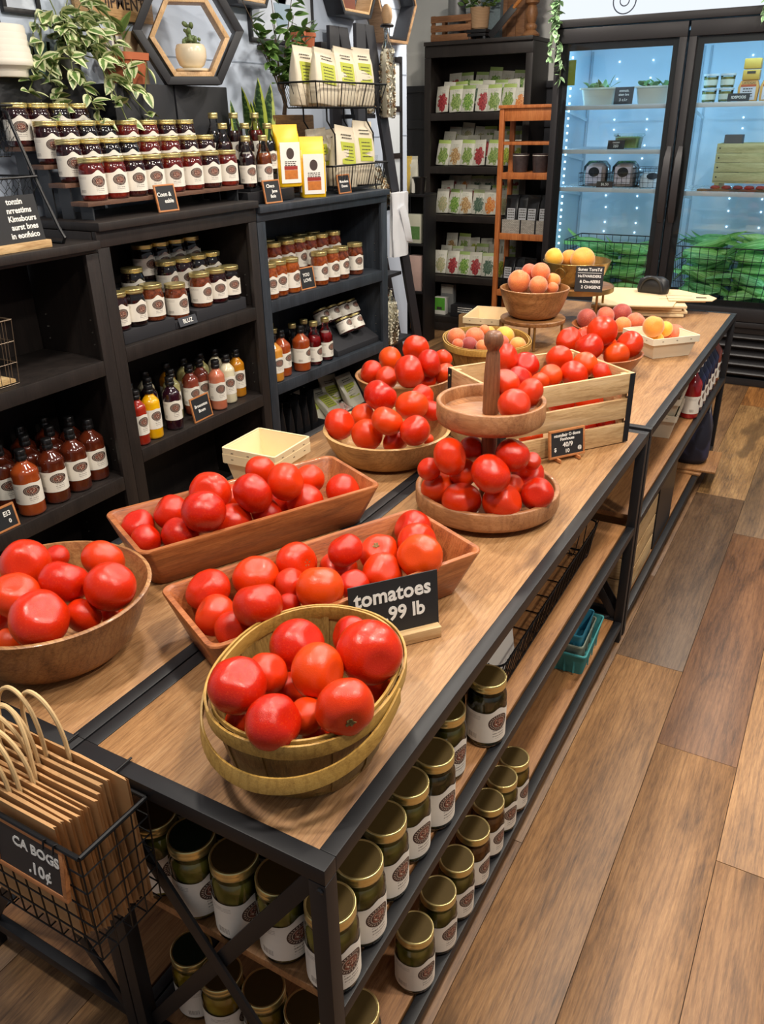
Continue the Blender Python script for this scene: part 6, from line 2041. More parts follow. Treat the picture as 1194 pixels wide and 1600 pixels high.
def tag_sign(label, loc, w, h, rows, rz=0.0):
    t = thing('price_tag', label, 'sign', loc, (radians(-12), 0, rz), 'black price tags in the cooler')
    b = MB().box((0, 0, h / 2), (w, 0.003, h)).build('board', CHALK, t)
    for txt, sz, x, z in rows:
        lettering(txt, sz, WHITE_INK, b, (x, -0.0022, z), (pi / 2, 0, 0), bold=0.0004)
    return t


tag_sign('black chalk tag between the white tubs on the top cooler shelf', (-1.098, 5.43, 1.784), 0.125, 0.105, [('cnmuis.', 0.022, 0, 0.082), ('ziem brs', 0.020, 0, 0.058), ('3 c.l.r', 0.024, 0, 0.026)])
tag_sign('black price tag on the second cooler shelf by the clear tub', (-1.115, 5.43, 1.510), 0.115, 0.055, [('cucumr', 0.016, 0, 0.042), ('2$3', 0.024, 0, 0.018)])
tag_sign('black price tag on the third cooler shelf below the pink packs', (-1.165, 5.425, 1.264), 0.115, 0.040, [('$6.50', 0.024, 0, 0.02)])
tag_sign('black price tag by the orange packs on the aisle side cooler shelf', (-0.375, 5.43, 1.784), 0.13, 0.045, [('IDSPODS', 0.022, 0.0, 0.022)])
CLEARP = glass_mat('clear_plastic', (0.90, 0.96, 0.94), 0.8)
t = thing('clear_tub', 'clear plastic tub of pale green food on the second cooler shelf', 'tub', (-1.06, 5.56, 1.510))
MB().loft([at_z(rrect(0.15, 0.12, 0.02), 0), at_z(rrect(0.17, 0.14, 0.02), 0.075), at_z(rrect(0.19, 0.15, 0.02), 0.08), at_z(rrect(0.19, 0.15, 0.02), 0.095)]).build('tub_body', CLEARP, t, ang=0.7)
MB().loft([at_z(rrect(0.14, 0.11, 0.02), 0.003), at_z(rrect(0.16, 0.13, 0.02), 0.068), at_z(rrect(0.12, 0.09, 0.02), 0.075)]).build('contents', plain('pale_green_food', (166, 184, 104), 0.6, var=0.3, scale=50), t, ang=0.7)
PINK = plain('pink_pack_fill', (206, 168, 164), 0.6, var=0.15, scale=30)
for i, x in enumerate((-1.275, -1.07)):
    t = thing('clear_pack', f'clear domed pack with a white label and pink filling, {("near the ivy side", "farther from the ivy")[i]}', 'pack', (x, 5.60, 1.2635), group='clear domed packs')
    MB().loft([at_z(rrect(0.165, 0.15, 0.03), 0), at_z(rrect(0.175, 0.16, 0.03), 0.07), at_z(rrect(0.17, 0.15, 0.04), 0.13), at_z(rrect(0.12, 0.10, 0.04), 0.165)]).build('pack_body', CLEARP, t, ang=1.0)
    MB().loft([at_z(rrect(0.14, 0.12, 0.03), 0.003), at_z(rrect(0.15, 0.13, 0.03), 0.07), at_z(rrect(0.14, 0.12, 0.04), 0.125), at_z(rrect(0.09, 0.07, 0.03), 0.15)]).build('contents', PINK, t, ang=1.0)
    lb_ = MB().box((0, -0.082, 0.075), (0.11, 0.001, 0.11)).build('label', plain('pack_label', (222, 206, 214), 0.5), t)
    MB().lathe([(0, 0), (0.032, 0), (0.032, 0.0008), (0, 0.0008)], 28).build('oval_badge', plain('badge_black', (28, 26, 32), 0.5), lb_, (0, -0.0825, 0.095), (pi / 2, 0, 0)).scale = (1.2, 1, 1)
    wire_basket('wire_basket', f'small dark wire basket around the pink pack, {("near the ivy side", "farther from the ivy")[i]}', (x, 5.60, 1.2655), 0, 0.205, 0.19, 0.085, BLACK, 0.95, 6, 5, 3, 0.0012, 0.002, 'small wire baskets in the cooler')
t = thing('white_pack', 'white-labelled pack lying in a wire basket by the cooler door gap', 'pack', (-0.865, 5.58, 1.2635))
MB().loft([at_z(rrect(0.17, 0.13, 0.03), 0), at_z(rrect(0.17, 0.13, 0.03), 0.06), at_z(rrect(0.13, 0.09, 0.03), 0.095)]).build('pack_body', plain('white_pack_film', (226, 228, 232), 0.4), t, ang=1.0)
MB().lathe([(0, 0), (0.03, 0), (0.03, 0.0008), (0, 0.0008)], 28).build('oval_badge', plain('badge_black2', (28, 26, 32), 0.5), t, (0, -0.058, 0.072), (radians(60), 0, 0)).scale = (1.3, 0.8, 1)
wire_basket('wire_basket', 'wider dark wire basket around the white pack', (-0.865, 5.59, 1.2655), 0, 0.26, 0.22, 0.12, BLACK, 0.92, 7, 6, 4, 0.0012, 0.002, 'small wire baskets in the cooler')
SALAD = plain('spread_fill', (178, 180, 104), 0.6, var=0.25, scale=60)
TUBLAB = plain('tub_label_paper', (214, 222, 206), 0.5, var=0.1, scale=80)
for i, (x, z) in enumerate(((-0.57, 1.7835), (-0.57, 1.8655), (-0.468, 1.7835), (-0.468, 1.8655))):
    t = thing('round_tub', f'round clear tub of pale spread, {("lower", "upper")[i % 2]} of the stack {("beside the door gap", "beside the orange packs")[i // 2]}', 'tub', (x, 5.53, z), group='round tubs of spread')
    MB().lathe([(0, 0.003), (0.038, 0), (0.040, 0.003), (0.045, 0.066)], 28).build('tub_body', CLEARP, t)
    MB().lathe([(0, 0.004), (0.037, 0.004), (0.042, 0.060), (0, 0.062)], 28).build('contents', SALAD, t)
    MB().lathe([(0.0415, 0.014), (0.0438, 0.046)], 28).build('label', TUBLAB, t)
    MB().lathe([(0, 0.0665), (0.046, 0.0665), (0.047, 0.070), (0.047, 0.079), (0, 0.080)], 28).build('lid', plain('tub_lid', (216, 226, 228), 0.35), t)
ORANGEP = plain('orange_pack', (226, 172, 92), 0.45, var=0.08)
for i, x in enumerate((-0.335, -0.205)):
    t = thing('orange_pack', f'rounded orange-edged pack with printed front, {("beside the round tubs", "farther along the shelf")[i]}', 'pack', (x, 5.53, 1.7835), group='orange printed packs')
    MB().loft([[(px, y, pz) for px, pz in ((-0.058, 0), (0.058, 0), (0.062, 0.08), (0.048, 0.118), (-0.048, 0.118), (-0.062, 0.08))] for y in (-0.03, 0.03)]).build('pack_body', ORANGEP, t, bev=0.006)
    MB().box((0, -0.0312, 0.05), (0.090, 0.001, 0.085)).build('label', plain('pack_paper', (216, 214, 222), 0.5), t)
    MB().box((0, -0.0322, 0.088), (0.090, 0.001, 0.012)).build('printed_band', plain('rust_print', (196, 92, 50), 0.5), t)
    lettering('LATDGAI', 0.019, plain('pack_letter', (120, 98, 70), 0.5), t, (0, -0.0325, 0.103), (pi / 2, 0, 0), bold=0.0004)
    text_block(t, INK, 0.06, 4, 0.0, 0.07, -0.0322, 0.014, random.Random(i))
    for q in range(2):
        s = thing('cheese_pack', f'amber square pack, {("lower", "upper")[q]} of two on the orange pack {("beside the round tubs", "farther along the shelf")[i]}', 'pack', (x + 0.005, 5.53, 1.9025 + q * 0.062), group='amber square packs')
        MB().box((0, 0, 0.029), (0.10, 0.07, 0.058)).build('pack_body', plain('amber_pack', (214, 172, 74), 0.35, var=0.06), s, bev=0.006)
        if q == 0:
            MB().box((0.0, -0.0355, 0.042), (0.05, 0.001, 0.014)).build('label', plain('pack_dark', (60, 52, 40), 0.5), s)

# pale crate with dark cartons on the aisle side
t = thing('pale_crate', 'pale plank crate with dark knots on the lower cooler shelf', 'crate', (-0.235, 5.62, 1.2535), group='crate in the cooler')
PALEP = wood('pale_crate_wood', (150, 150, 96), (206, 204, 150), (222, 220, 172), 'x', 1.4, 0.6)
for k in range(4):
    for y in (-0.13, 0.13):
        MB().box((0, y, 0.085 + k * 0.058), (0.46, 0.012, 0.055)).build('plank', PALEP, t, bev=0.001)
    for x in (-0.224, 0.224):
        MB().box((x, 0, 0.085 + k * 0.058), (0.012, 0.246, 0.055)).build('plank', PALEP, t, bev=0.001)
    MB().lathe([(0.005, 0), (0.004, 0.002), (0, 0.003)], 10).build('nail', BLACK, t, (-0.21, -0.1362, 0.085 + k * 0.058), (pi / 2, 0, 0))
MB().box((0, 0, 0.052), (0.46, 0.26, 0.008)).build('base_board', PALEP, t)
for x in (-0.20, 0.20):
    MB().box((x, 0, 0.024), (0.03, 0.25, 0.047)).build('foot', PALEP, t)
t = thing('meat_tray', 'dark brown tray with red meat under the pale crate', 'tray', (-0.235, 5.46, 1.2535))
MB().box((0, 0, 0.006), (0.62, 0.05, 0.012)).build('tray_body', plain('tray_brown', (92, 72, 48), 0.5), t)
for k in range(7):
    MB().lathe([(0, 0), (0.03, 0.004), (0.032, 0.012), (0.02, 0.022), (0, 0.024)], 14).build('meat_piece', plain('red_meat', (150, 44, 36), 0.5, var=0.3), t, (-0.20 + k * 0.07, 0, 0.0125)).scale = (1, 0.7, 1)
t = thing('dark_carton', 'dark folded carton standing in the pale crate', 'carton', (-0.385, 5.62, 1.3105))
MB().box((0, 0, 0.14), (0.11, 0.10, 0.28)).build('carton_body', plain('carton_grey', (84, 82, 84), 0.6), t, bev=0.002)

# corn in two black baskets
wire_basket('wire_basket', 'black wire basket of corn behind the cooler door on the ladder side', (-1.13, 5.70, 0.4915), 0, 0.62, 0.42, 0.40, BLACK, 0.86, 10, 6, 5, 0.0022, 0.004, 'wire baskets of corn')
wire_basket('wire_basket', 'black wire basket overflowing with corn behind the aisle side door', (-0.30, 5.70, 0.4915), 0, 0.70, 0.44, 0.40, BLACK, 0.88, 12, 6, 5, 0.0022, 0.004, 'wire baskets of corn')
HUSK = []
for i, (a, b, c) in enumerate((((84, 146, 64), (138, 204, 102), (200, 236, 160)), ((64, 130, 70), (120, 188, 106), (178, 224, 154)), ((106, 166, 72), (164, 216, 118), (208, 238, 170)))):
    g = NT('corn_husk')
    sp = g.n('ShaderNodeSeparateXYZ')
    g.put(sp.inputs[0], g.coord())
    st = g.noise(g.vec((1.5, 40, 40)), 3.0, 3)
    HUSK.append(g.bsdf(g.ramp(st, ((0.3, s2l(a)), (0.5, s2l(b)), (0.72, s2l(c)))), 0.5))


def ear_mesh(seed, mat):
    r = random.Random(seed)
    rings = []
    bend = r.uniform(-0.03, 0.03)
    for k in range(13):
        f = k / 12
        rad = 0.0285 * (0.35 + 0.9 * sin(pi * min(1, 0.12 + f * 0.86)) ** 0.8) * (1 if f < 0.7 else max(0.12, 1 - (f - 0.7) / 0.3 * 0.86))
        ring = []
        for i in range(12):
            a = 2 * pi * i / 12
            rr = rad * (1 + 0.10 * cos(3 * a + f * 2 + seed))
            ring.append((-0.14 + 0.30 * f, rr * cos(a) + bend * sin(pi * f), rr * sin(a)))
        rings.append(ring)
    return MB().loft(rings).mesh('husk', mat, ang=1.2)


EARS = [ear_mesh(s, HUSK[s % 3]) for s in range(3)]
BLADE = [leaf_mesh('husk_leaf', m_, 0.085, 0.3, 0.25, 8) for m_ in HUSK]


def corn(label, p, rot, k, group, nl):
    t = thing('corn_ear', label, 'corn', p, rot, group)
    obj('husk', EARS[k], t)
    r = random.Random(hash(label) % 9973 if 0 else int(p[0] * 1e4) % 9973)
    for q in range(nl):
        s = r.choice((-1, 1))
        place_leaf(BLADE[k], t, (s * 0.06, r.uniform(-0.02, 0.02), 0.012), (s * 1.0, r.uniform(-0.7, 0.7), r.uniform(-0.25, 0.35)), r.uniform(0.16, 0.27), r.uniform(-1.2, 1.2), 'husk_leaf')
    return t


rc = random.Random(12)
def corn_heap(x0, dx, cols, y0, rows, z0, layers, where, messy):
    for L in range(layers):
        for r in range(rows):
            for c in range(cols):
                top = L == layers - 1
                if top and r == 0 and c == 0:
                    continue
                x = x0 + dx * c + rc.uniform(-0.012, 0.012) + 0.03 * (L % 2)
                y = y0 + 0.082 * r + (0.030 if L % 2 else 0)
                z = z0 + 0.066 * L + (0.02 if top else 0)
                fr_ = 1 if (r == 0 or top) else 0
                rot = (rc.uniform(-3, 3), rc.uniform(-0.11, 0.11) * (messy if fr_ else 1), rc.uniform(-0.08, 0.08) * (messy if fr_ else 1.5) + (pi if rc.random() < 0.4 else 0))
                corn(f'green corn ear in the {where} basket, layer {ORD[L]}, row {ORD[r]}, {ORD[c]} across', (x, y, z), rot, rc.randrange(3), f'corn ears in the {where} basket', (2 if fr_ else 0) + (1 if top and messy > 3 else 0))


corn_heap(-1.285, 0.315, 2, 5.59, 4, 0.552, 5, 'ladder side', 2.2)
corn_heap(-0.465, 0.325, 2, 5.59, 4, 0.552, 6, 'aisle side', 4.0)
# garlands of pale ivy from the cooler top
for (x, z0, ln, nm) in ((-1.555, 2.40, 0.46, 'pale green ivy garland hanging down the ladder side edge of the cooler'), (-0.275, 2.62, 0.40, 'pale green ivy garland over the lit cooler header')):
    t = thing('ivy_garland', nm, 'garland', (x, 5.285, 2.640))
    for q in range(3):
        y0 = rl.uniform(-0.02, 0.02)
        L_ = (2.640 - z0 + ln) * (1 - 0.22 * q)
        xs = rl.uniform(-0.05, 0.05)
        pts = [(0, 0.10, 0.0), (0, 0.0, 0.004)] + [(xs * f + 0.015 * sin(f * 9 + q), y0, -L_ * f) for f in [k / 10 for k in range(1, 11)]]
        MB().tube(pts, 0.002, 5).build('stem', STEM, t)
        for p in pts[1:]:
            for w in range(5):
                place_leaf(PALELEAF, t, Vector(p) + Vector((0, 0, rl.uniform(-0.03, 0.03))), (rl.uniform(-1, 1), rl.uniform(-1.0, 0.1), rl.uniform(-1.0, 0.1)), rl.uniform(0.035, 0.06), rl.uniform(-0.8, 0.8))
t = thing('energy_sticker', 'yellow-green printed sticker inside the cooler glass on the ladder side', 'sticker', (-1.445, 5.372, 1.98))
MB().box((0, 0, 0), (0.05, 0.001, 0.15)).build('sticker_sheet', plain('sticker_green', (168, 180, 70), 0.5), t)


# ------------------------------------------------------------------ seed packets in the tall bookcase
def packet_mat(name, c1, c2, seed, top=None, kind='leaf'):
    g = NT(name)
    sp = g.n('ShaderNodeSeparateXYZ')
    g.put(sp.inputs[0], g.coord('Generated'))
    u, v = sp.outputs[0], sp.outputs[2]
    paper = s2l((212, 211, 198))
    nz = g.noise(g.vec((5, 1, 5), g.coord('Generated'), (seed, 0, 0)), 1.4, 3, 0.6)
    du = g.math('SUBTRACT', u, 0.52)
    dv = g.math('SUBTRACT', v, 0.36)
    d = g.math('SQRT', g.math('ADD', g.math('MULTIPLY', du, g.math('MULTIPLY', du, 3.2)), g.math('MULTIPLY', dv, g.math('MULTIPLY', dv, 5.0))))
    blob = g.smooth(g.math('ADD', d, g.math('MULTIPLY', g.math('SUBTRACT', nz, 0.5), 1.3)), 0.74, 0.64)
    inner = g.smooth(g.noise(g.vec((9, 1, 9), g.coord('Generated'), (seed, 2, 0)), 1.5, 2), 0.45, 0.55)
    art = g.mix(inner, s2l(c1), s2l(c2))
    col = g.mix(blob, paper, art)
    tx = g.noise(g.vec((60, 1, 3), g.coord('Generated'), (seed, 0, 1)), 1.0, 1)
    band = g.math('MULTIPLY', g.math('GREATER_THAN', v, 0.70), g.math('LESS_THAN', v, 0.83))
    row = g.math('GREATER_THAN', g.math('SINE', g.math('MULTIPLY', v, 110.0)), 0.3)
    inu = g.math('MULTIPLY', g.math('GREATER_THAN', u, 0.25), g.math('LESS_THAN', u, 0.75))
    txt = g.math('MULTIPLY', g.math('MULTIPLY', band, row), g.math('MULTIPLY', inu, g.math('GREATER_THAN', tx, 0.48)))
    col = g.mix(g.math('MULTIPLY', txt, 0.6), col, s2l((70, 84, 66)))
    if top:
        col = g.mix(g.math('GREATER_THAN', v, 0.86), col, s2l(top))
    return g.bsdf(col, 0.5)


PK = [
    ('green leaf picture', packet_mat('packet_leaf', (84, 130, 48), (150, 182, 92), 1, (150, 176, 104))),
    ('red beet picture', packet_mat('packet_beet', (130, 36, 46), (180, 70, 70), 2, (206, 204, 190))),
    ('orange squash picture', packet_mat('packet_squash', (204, 104, 40), (222, 160, 90), 3)),
    ('pea pod picture', packet_mat('packet_pea', (98, 128, 60), (150, 170, 96), 4, (168, 192, 104))),
    ('yellow-green melon picture', packet_mat('packet_melon', (186, 190, 70), (120, 140, 60), 5)),
    ('dark kale picture', packet_mat('packet_kale', (60, 88, 74), (104, 124, 104), 6, (186, 202, 150))),
    ('pale bean picture', packet_mat('packet_bean', (190, 176, 140), (150, 160, 120), 7)),
    ('brown grain picture', packet_mat('packet_grain', (150, 112, 70), (200, 170, 120), 8)),
]


def packet_mesh(w, h, mat):
    rings = []
    for f, k, t in ((0, 0.97, 0.006), (0.03, 1.0, 0.012), (0.5, 1.0, 0.016), (0.88, 1.0, 0.005), (0.90, 1.0, 0.0025), (1.0, 1.0, 0.0025)):
        rings.append([(x, y, f * h) for x, y in rrect(w * k, t, 0.001, 1)])
    return MB().loft(rings).mesh('seed_packet', mat, ang=0.8)


PKM = [packet_mesh(0.112, 0.195, m) for n_, m in PK]
PKS = [packet_mesh(0.108, 0.165, m) for n_, m in PK]
rk_ = random.Random(31)
SHZ = {1.760: 'top', 1.363: 'second', 0.985: 'third', 0.482: 'fourth'}
STEPB = plain('packet_step', (30, 28, 28), 0.6)
for z, nm in SHZ.items():
    st = thing('packet_step', f'dark stepped rack behind the front seed packets on the {nm} shelf', 'rack', (-2.835 + 0.45, 6.09, z + 0.0005))
    if nm != 'third' and nm != 'fourth' or True:
        MB().box((0, 0.025, 0.03), (0.76, 0.08, 0.06)).build('step', STEPB, st)
        MB().box((0, 0.115, 0.0625), (0.76, 0.08, 0.125)).build('step', STEPB, st)
    for row in range(3):
        n_ = 7
        for c in range(n_):
            u = 0.125 + c * 0.112 + rk_.uniform(-0.008, 0.008) + 0.012 * row
            if u > 0.85:
                continue
            k = rk_.randrange(len(PK))
            big = (not (nm == 'top' and c in (2, 6)) and row == 0) or rk_.random() < 0.3
            me = PKM[k] if big else PKS[k]
            zz = z + (0.006, 0.066, 0.131)[row] + 0.0005
            o = obj('seed_packet', me, None, (-2.835 + u, (5.995, 6.085, 6.175)[row] + 0.02, zz), (radians((-13 if row == 0 else -9) + rk_.uniform(-2.5, 1.5)), radians(rk_.uniform(-5, 5)), rk_.uniform(-0.12, 0.12)))
            tag(o, f'white seed packet with {PK[k][0]}, {nm} shelf, {ORD[row]} row, {ORD[c]} along', 'seed packet', f'seed packets on the {nm} shelf')

# bottom bay of the tall bookcase
t = thing('green_box', 'green and white seed box in the bottom bay of the tall bookcase', 'box', (-2.70, 6.02, 0.1305))
MB().box((0, 0, 0.075), (0.11, 0.07, 0.15)).build('box_body', PAPER, t, bev=0.001)
MB().box((0, -0.0355, 0.093), (0.108, 0.001, 0.11)).build('green_panel', plain('box_green', (84, 160, 50), 0.5, var=0.2), t)
MB().box((0, -0.0362, 0.055), (0.05, 0.001, 0.024)).build('printed_mark', INK, t)
t = thing('grey_box', 'grey and white box behind the green seed box', 'box', (-2.675, 6.12, 0.1305))
MB().box((0, 0, 0.125), (0.125, 0.06, 0.25)).build('box_body', plain('grey_box_paper', (148, 150, 150), 0.5), t, bev=0.001)
MB().box((0, -0.0305, 0.20), (0.11, 0.001, 0.06)).build('label', PAPER, t)
t = thing('display_box', 'long black display box lettered in white in the bottom bay', 'box', (-2.32, 6.03, 0.1305))
MB().box((0, 0, 0.05), (0.52, 0.13, 0.10)).build('box_body', plain('display_black', (34, 34, 38), 0.5), t, bev=0.002)
text_block(t, WHITE_INK, 0.14, 3, -0.12, 0.08, -0.0655, 0.018, random.Random(4))
MB().box((0.13, -0.0655, 0.06), (0.22, 0.001, 0.07)).build('kraft_panel', KRAFT, t)
t = thing('kraft_tray', 'low brown printed box in front of the long black display box', 'box', (-2.29, 5.875, 0.0005))
MB().box((0, 0, 0.09), (0.30, 0.08, 0.18)).build('box_body', KRAFT, t, bev=0.002)

# on top of the tall bookcase
TOPZ = 2.2625
t = thing('slatted_crate', 'brown slatted crate lying on top of the tall bookcase', 'crate', (-2.62, 6.06, TOPZ), group='crate on the tall bookcase')
CRW = wood('crate_brown', (96, 62, 38), (140, 96, 62), (164, 118, 80), 'x', 1.5, 0.6)
for k in range(3):
    for y in (-0.11, 0.11):
        MB().box((0, y, 0.025 + k * 0.062), (0.34, 0.012, 0.044)).build('slat', CRW, t, bev=0.001)
for x in (-0.155, 0.155):
    for y in (-0.096, 0.096):
        MB().box((x, y, 0.0875), (0.03, 0.014, 0.175)).build('corner_post', CRW, t)
MB().box((0, 0, 0.004), (0.30, 0.20, 0.006)).build('base_board', CRW, t)
t = thing('metal_tin', 'tall galvanised tin standing in the slatted crate', 'tin', (-2.62, 6.06, TOPZ + 0.0075))
MB().lathe([(0, 0), (0.068, 0), (0.07, 0.004), (0.07, 0.30), (0.072, 0.31), (0.066, 0.31), (0.066, 0.01), (0, 0.01)], 32).build('tin_body', plain('galvanised', (150, 152, 154), 0.45, 0.7, var=0.1), t)
t = thing('kitchen_scale', 'small black scale under the wicker plant pot', 'scale', (-2.40, 6.00, TOPZ))
MB().box((0, 0, 0.055), (0.16, 0.13, 0.022)).build('plate', BLACK, t, bev=0.002)
MB().box((0, 0, 0.030), (0.15, 0.12, 0.020)).build('housing', BLACK, t, bev=0.002)
for x in (-0.06, 0.06):
    for y in (-0.045, 0.045):
        MB().lathe([(0, 0), (0.012, 0), (0.012, 0.02), (0, 0.02)], 14).build('foot', GREYFRAME, t, (x, y, 0))
g = NT('wicker')
w1 = g.n('ShaderNodeTexWave')
g.put(w1.inputs[0], g.vec((1, 1, 1)))
w1.inputs['Scale'].default_value = 60
w1.bands_direction = 'Z'
WICK = g.bsdf(g.mix(w1.outputs[1], s2l((150, 112, 78)), s2l((206, 172, 134))), 0.7, bump=w1.outputs[1], bump_d=0.003)
t = thing('wicker_plant', 'bushy green plant in a wicker pot on the small scale', 'plant', (-2.40, 6.00, TOPZ + 0.0665))
MB().lathe([(0, 0), (0.055, 0), (0.065, 0.01), (0.075, 0.13), (0.077, 0.145), (0.07, 0.145), (0.065, 0.12), (0, 0.12)], 28).build('pot', WICK, t)
for k in range(90):
    a = rl.uniform(0, 2 * pi)
    e = rl.uniform(-0.2, 1.2)
    r_ = rl.uniform(0.03, 0.12)
    place_leaf(GREENLEAF, t, (r_ * cos(a) * cos(e) * 1.2, r_ * sin(a) * cos(e), 0.16 + r_ * sin(e)), (cos(a), sin(a), rl.uniform(-0.3, 0.8)), rl.uniform(0.04, 0.065), rl.uniform(-1, 1))
t = thing('garden_trowel', 'black bladed knife with an orange wooden handle leaning on the board', 'knife', (-2.32, 5.97, TOPZ))
MB().bar((0.02, 0, 0.012), (0.20, 0.03, 0.20), 0.006, 0.05, (0, 0, 1)).build('blade', BLACK, t, bev=0.001)
MB().tube([(0.19, 0.03, 0.19), (0.26, 0.042, 0.265), (0.33, 0.055, 0.335)], 0.016, 10, radii=[0.012, 0.017, 0.015]).build('handle', wood('handle_wood', (150, 86, 34), (200, 128, 62), (216, 150, 84), 'x', 3, 0.4, knots=False), t)
t = thing('wooden_board', 'dark wooden plank board leaning at the rear on top of the tall bookcase', 'board', (-2.16, 6.18, TOPZ))
for k in range(4):
    MB().box((-0.12 + k * 0.072, 0, 0.20), (0.07, 0.02, 0.40)).build('plank', CRW, t, bev=0.001)
t = thing('blue_crate', 'bluish grey woven box behind the wicker plant', 'box', (-2.36, 6.16, TOPZ))
MB().box((0, 0, 0.18), (0.16, 0.10, 0.36)).build('box_body', plain('blue_grey_weave', (116, 132, 138), 0.7, var=0.35, scale=90), t, bev=0.002)
t = thing('candle_holder', 'turned wooden candle holder with a dark candle at the corner of the tall bookcase', 'candle holder', (-1.99, 6.02, TOPZ))
TURN = wood('turned_wood', (96, 60, 34), (146, 100, 62), (170, 124, 82), 'z', 2, 0.5, knots=False)
MB().lathe([(0, 0), (0.066, 0), (0.068, 0.012), (0.05, 0.028), (0.036, 0.04), (0.044, 0.055), (0.044, 0.07), (0.03, 0.085), (0.036, 0.10), (0.046, 0.15), (0.036, 0.19), (0.03, 0.20), (0.052, 0.215), (0.054, 0.232), (0.03, 0.245), (0.06, 0.262), (0.066, 0.275), (0, 0.275)], 32).build('holder_body', TURN, t, ang=0.8)
MB().lathe([(0, 0.2755), (0.055, 0.2755), (0.055, 0.42), (0, 0.425)], 28).build('candle', plain('dark_candle', (58, 50, 46), 0.6), t)

# orange wooden rack standing before the tall bookcase
RACKW = wood('orange_rack_wood', (132, 68, 30), (180, 104, 52), (200, 128, 72), 'z', 1.6, 0.45, knots=False)
et = thing('wooden_rack', 'orange-brown wooden rack of open shelves between the bookcase and the cooler', 'rack', (-1.80, 5.66, 0))
for x in (-0.20, 0.20):
    for y in (-0.11, 0.11):
        MB().box((x, y, 0.888), (0.036, 0.030, 1.776)).build('post', RACKW, et, bev=0.002)
MB().box((0, 0, 1.788), (0.45, 0.27, 0.022)).build('top_board', RACKW, et, bev=0.003)
for y in (-0.11, 0.11):
    MB().box((0, y, 1.735), (0.36, 0.02, 0.082)).build('apron', RACKW, et, bev=0.002)
    MB().box((0, y, 1.545), (0.36, 0.014, 0.022)).build('rail', RACKW, et, bev=0.001)
for z in (1.335, 0.900, 0.47, 0.10):
    sb = MB().box((0, 0, z), (0.36, 0.196, 0.02)).build('shelf_board', RACKW, et, bev=0.001)
    for y in (-0.112, 0.112):
        MB().box((0, y, z - 0.012), (0.36, 0.022, 0.046)).build('shelf_rail', RACKW, sb, bev=0.001)
for x in (-0.2, 0.2):
    MB().box((x, 0, 1.545), (0.014, 0.19, 0.022)).build('side_rail', RACKW, et, bev=0.001)
DARKPRINT = plain('dark_print_can', (62, 52, 52), 0.35, var=0.7, scale=40)
for i, x in enumerate((-1.87, -1.715)):
    t = thing('printed_cup', f'dark printed paper cup on the orange rack, {("beside the post", "near the cooler")[i]}', 'cup', (x, 5.63, 1.3455), group='printed cups')
    MB().lathe([(0, 0.002), (0.052, 0), (0.062, 0.12), (0.064, 0.122), (0.064, 0.127), (0.059, 0.127), (0.05, 0.01), (0, 0.01)], 28).build('cup_body', DARKPRINT, t)
    MB().lathe([(0.0605, 0.108), (0.0625, 0.12)], 28).build('rim_band', PAPER, t)
BLACKFOIL = plain('black_foil', (24, 24, 26), 0.25, 0.1, var=0.3)
g = NT('grey_weave')
v1 = g.n('ShaderNodeTexBrick')
g.put(v1.inputs[0], g.vec((1, 1, 1), None, (0, 0, 0), (pi / 2, 0, 0)))
v1.inputs['Scale'].default_value = 30
v1.inputs['Color1'].default_value = (*s2l((170, 166, 156)), 1)
v1.inputs['Color2'].default_value = (*s2l((146, 142, 134)), 1)
v1.inputs['Mortar'].default_value = (*s2l((70, 66, 62)), 1)
GREYWEAVE = g.bsdf(v1.outputs[0], 0.7)
wk = thing('woven_basket', 'grey woven basket with dark bands on the orange rack', 'basket', (-1.80, 5.65, 0.9105))
for c, s in (((0, -0.085, 0.05), (0.34, 0.008, 0.10)), ((0, 0.085, 0.05), (0.34, 0.008, 0.10)), ((-0.166, 0, 0.05), (0.008, 0.16, 0.10)), ((0.166, 0, 0.05), (0.008, 0.16, 0.10)), ((0, 0, 0.005), (0.32, 0.16, 0.008))):
    MB().box(c, s).build('basket_side', GREYWEAVE, wk)
for x in (-0.02, 0.10):
    MB().box((x, -0.0895, 0.05), (0.012, 0.002, 0.10)).build('dark_band', BLACK, wk)
for j, (z, n_) in enumerate(((0.922, 4), (0.4805, 3))):
    for i in range(n_):
        t = thing('foil_bag', f'black foil bag with pale panel, {("in the woven basket", "below the woven basket")[j]}, {ORD[i]} from the post', 'bag', (-1.925 + i * 0.085, 5.64 + 0.02 * (i % 2), z), (radians(-6), 0, rk_.uniform(-0.15, 0.15)), 'black foil bags')
        obj('bag_body', pouch_mesh('bag_body', 0.105, 0.05, 0.26 if j == 0 else 0.24, BLACKFOIL, seed=i + 40), t)
        lb_ = MB().box((0, -0.029, 0.12), (0.062, 0.001, 0.085)).build('label_panel', plain('foil_label', (170, 172, 176), 0.5), t)
        text_block(lb_, INK, 0.05, 4, 0, 0.15, -0.0298, 0.018, random.Random(i))

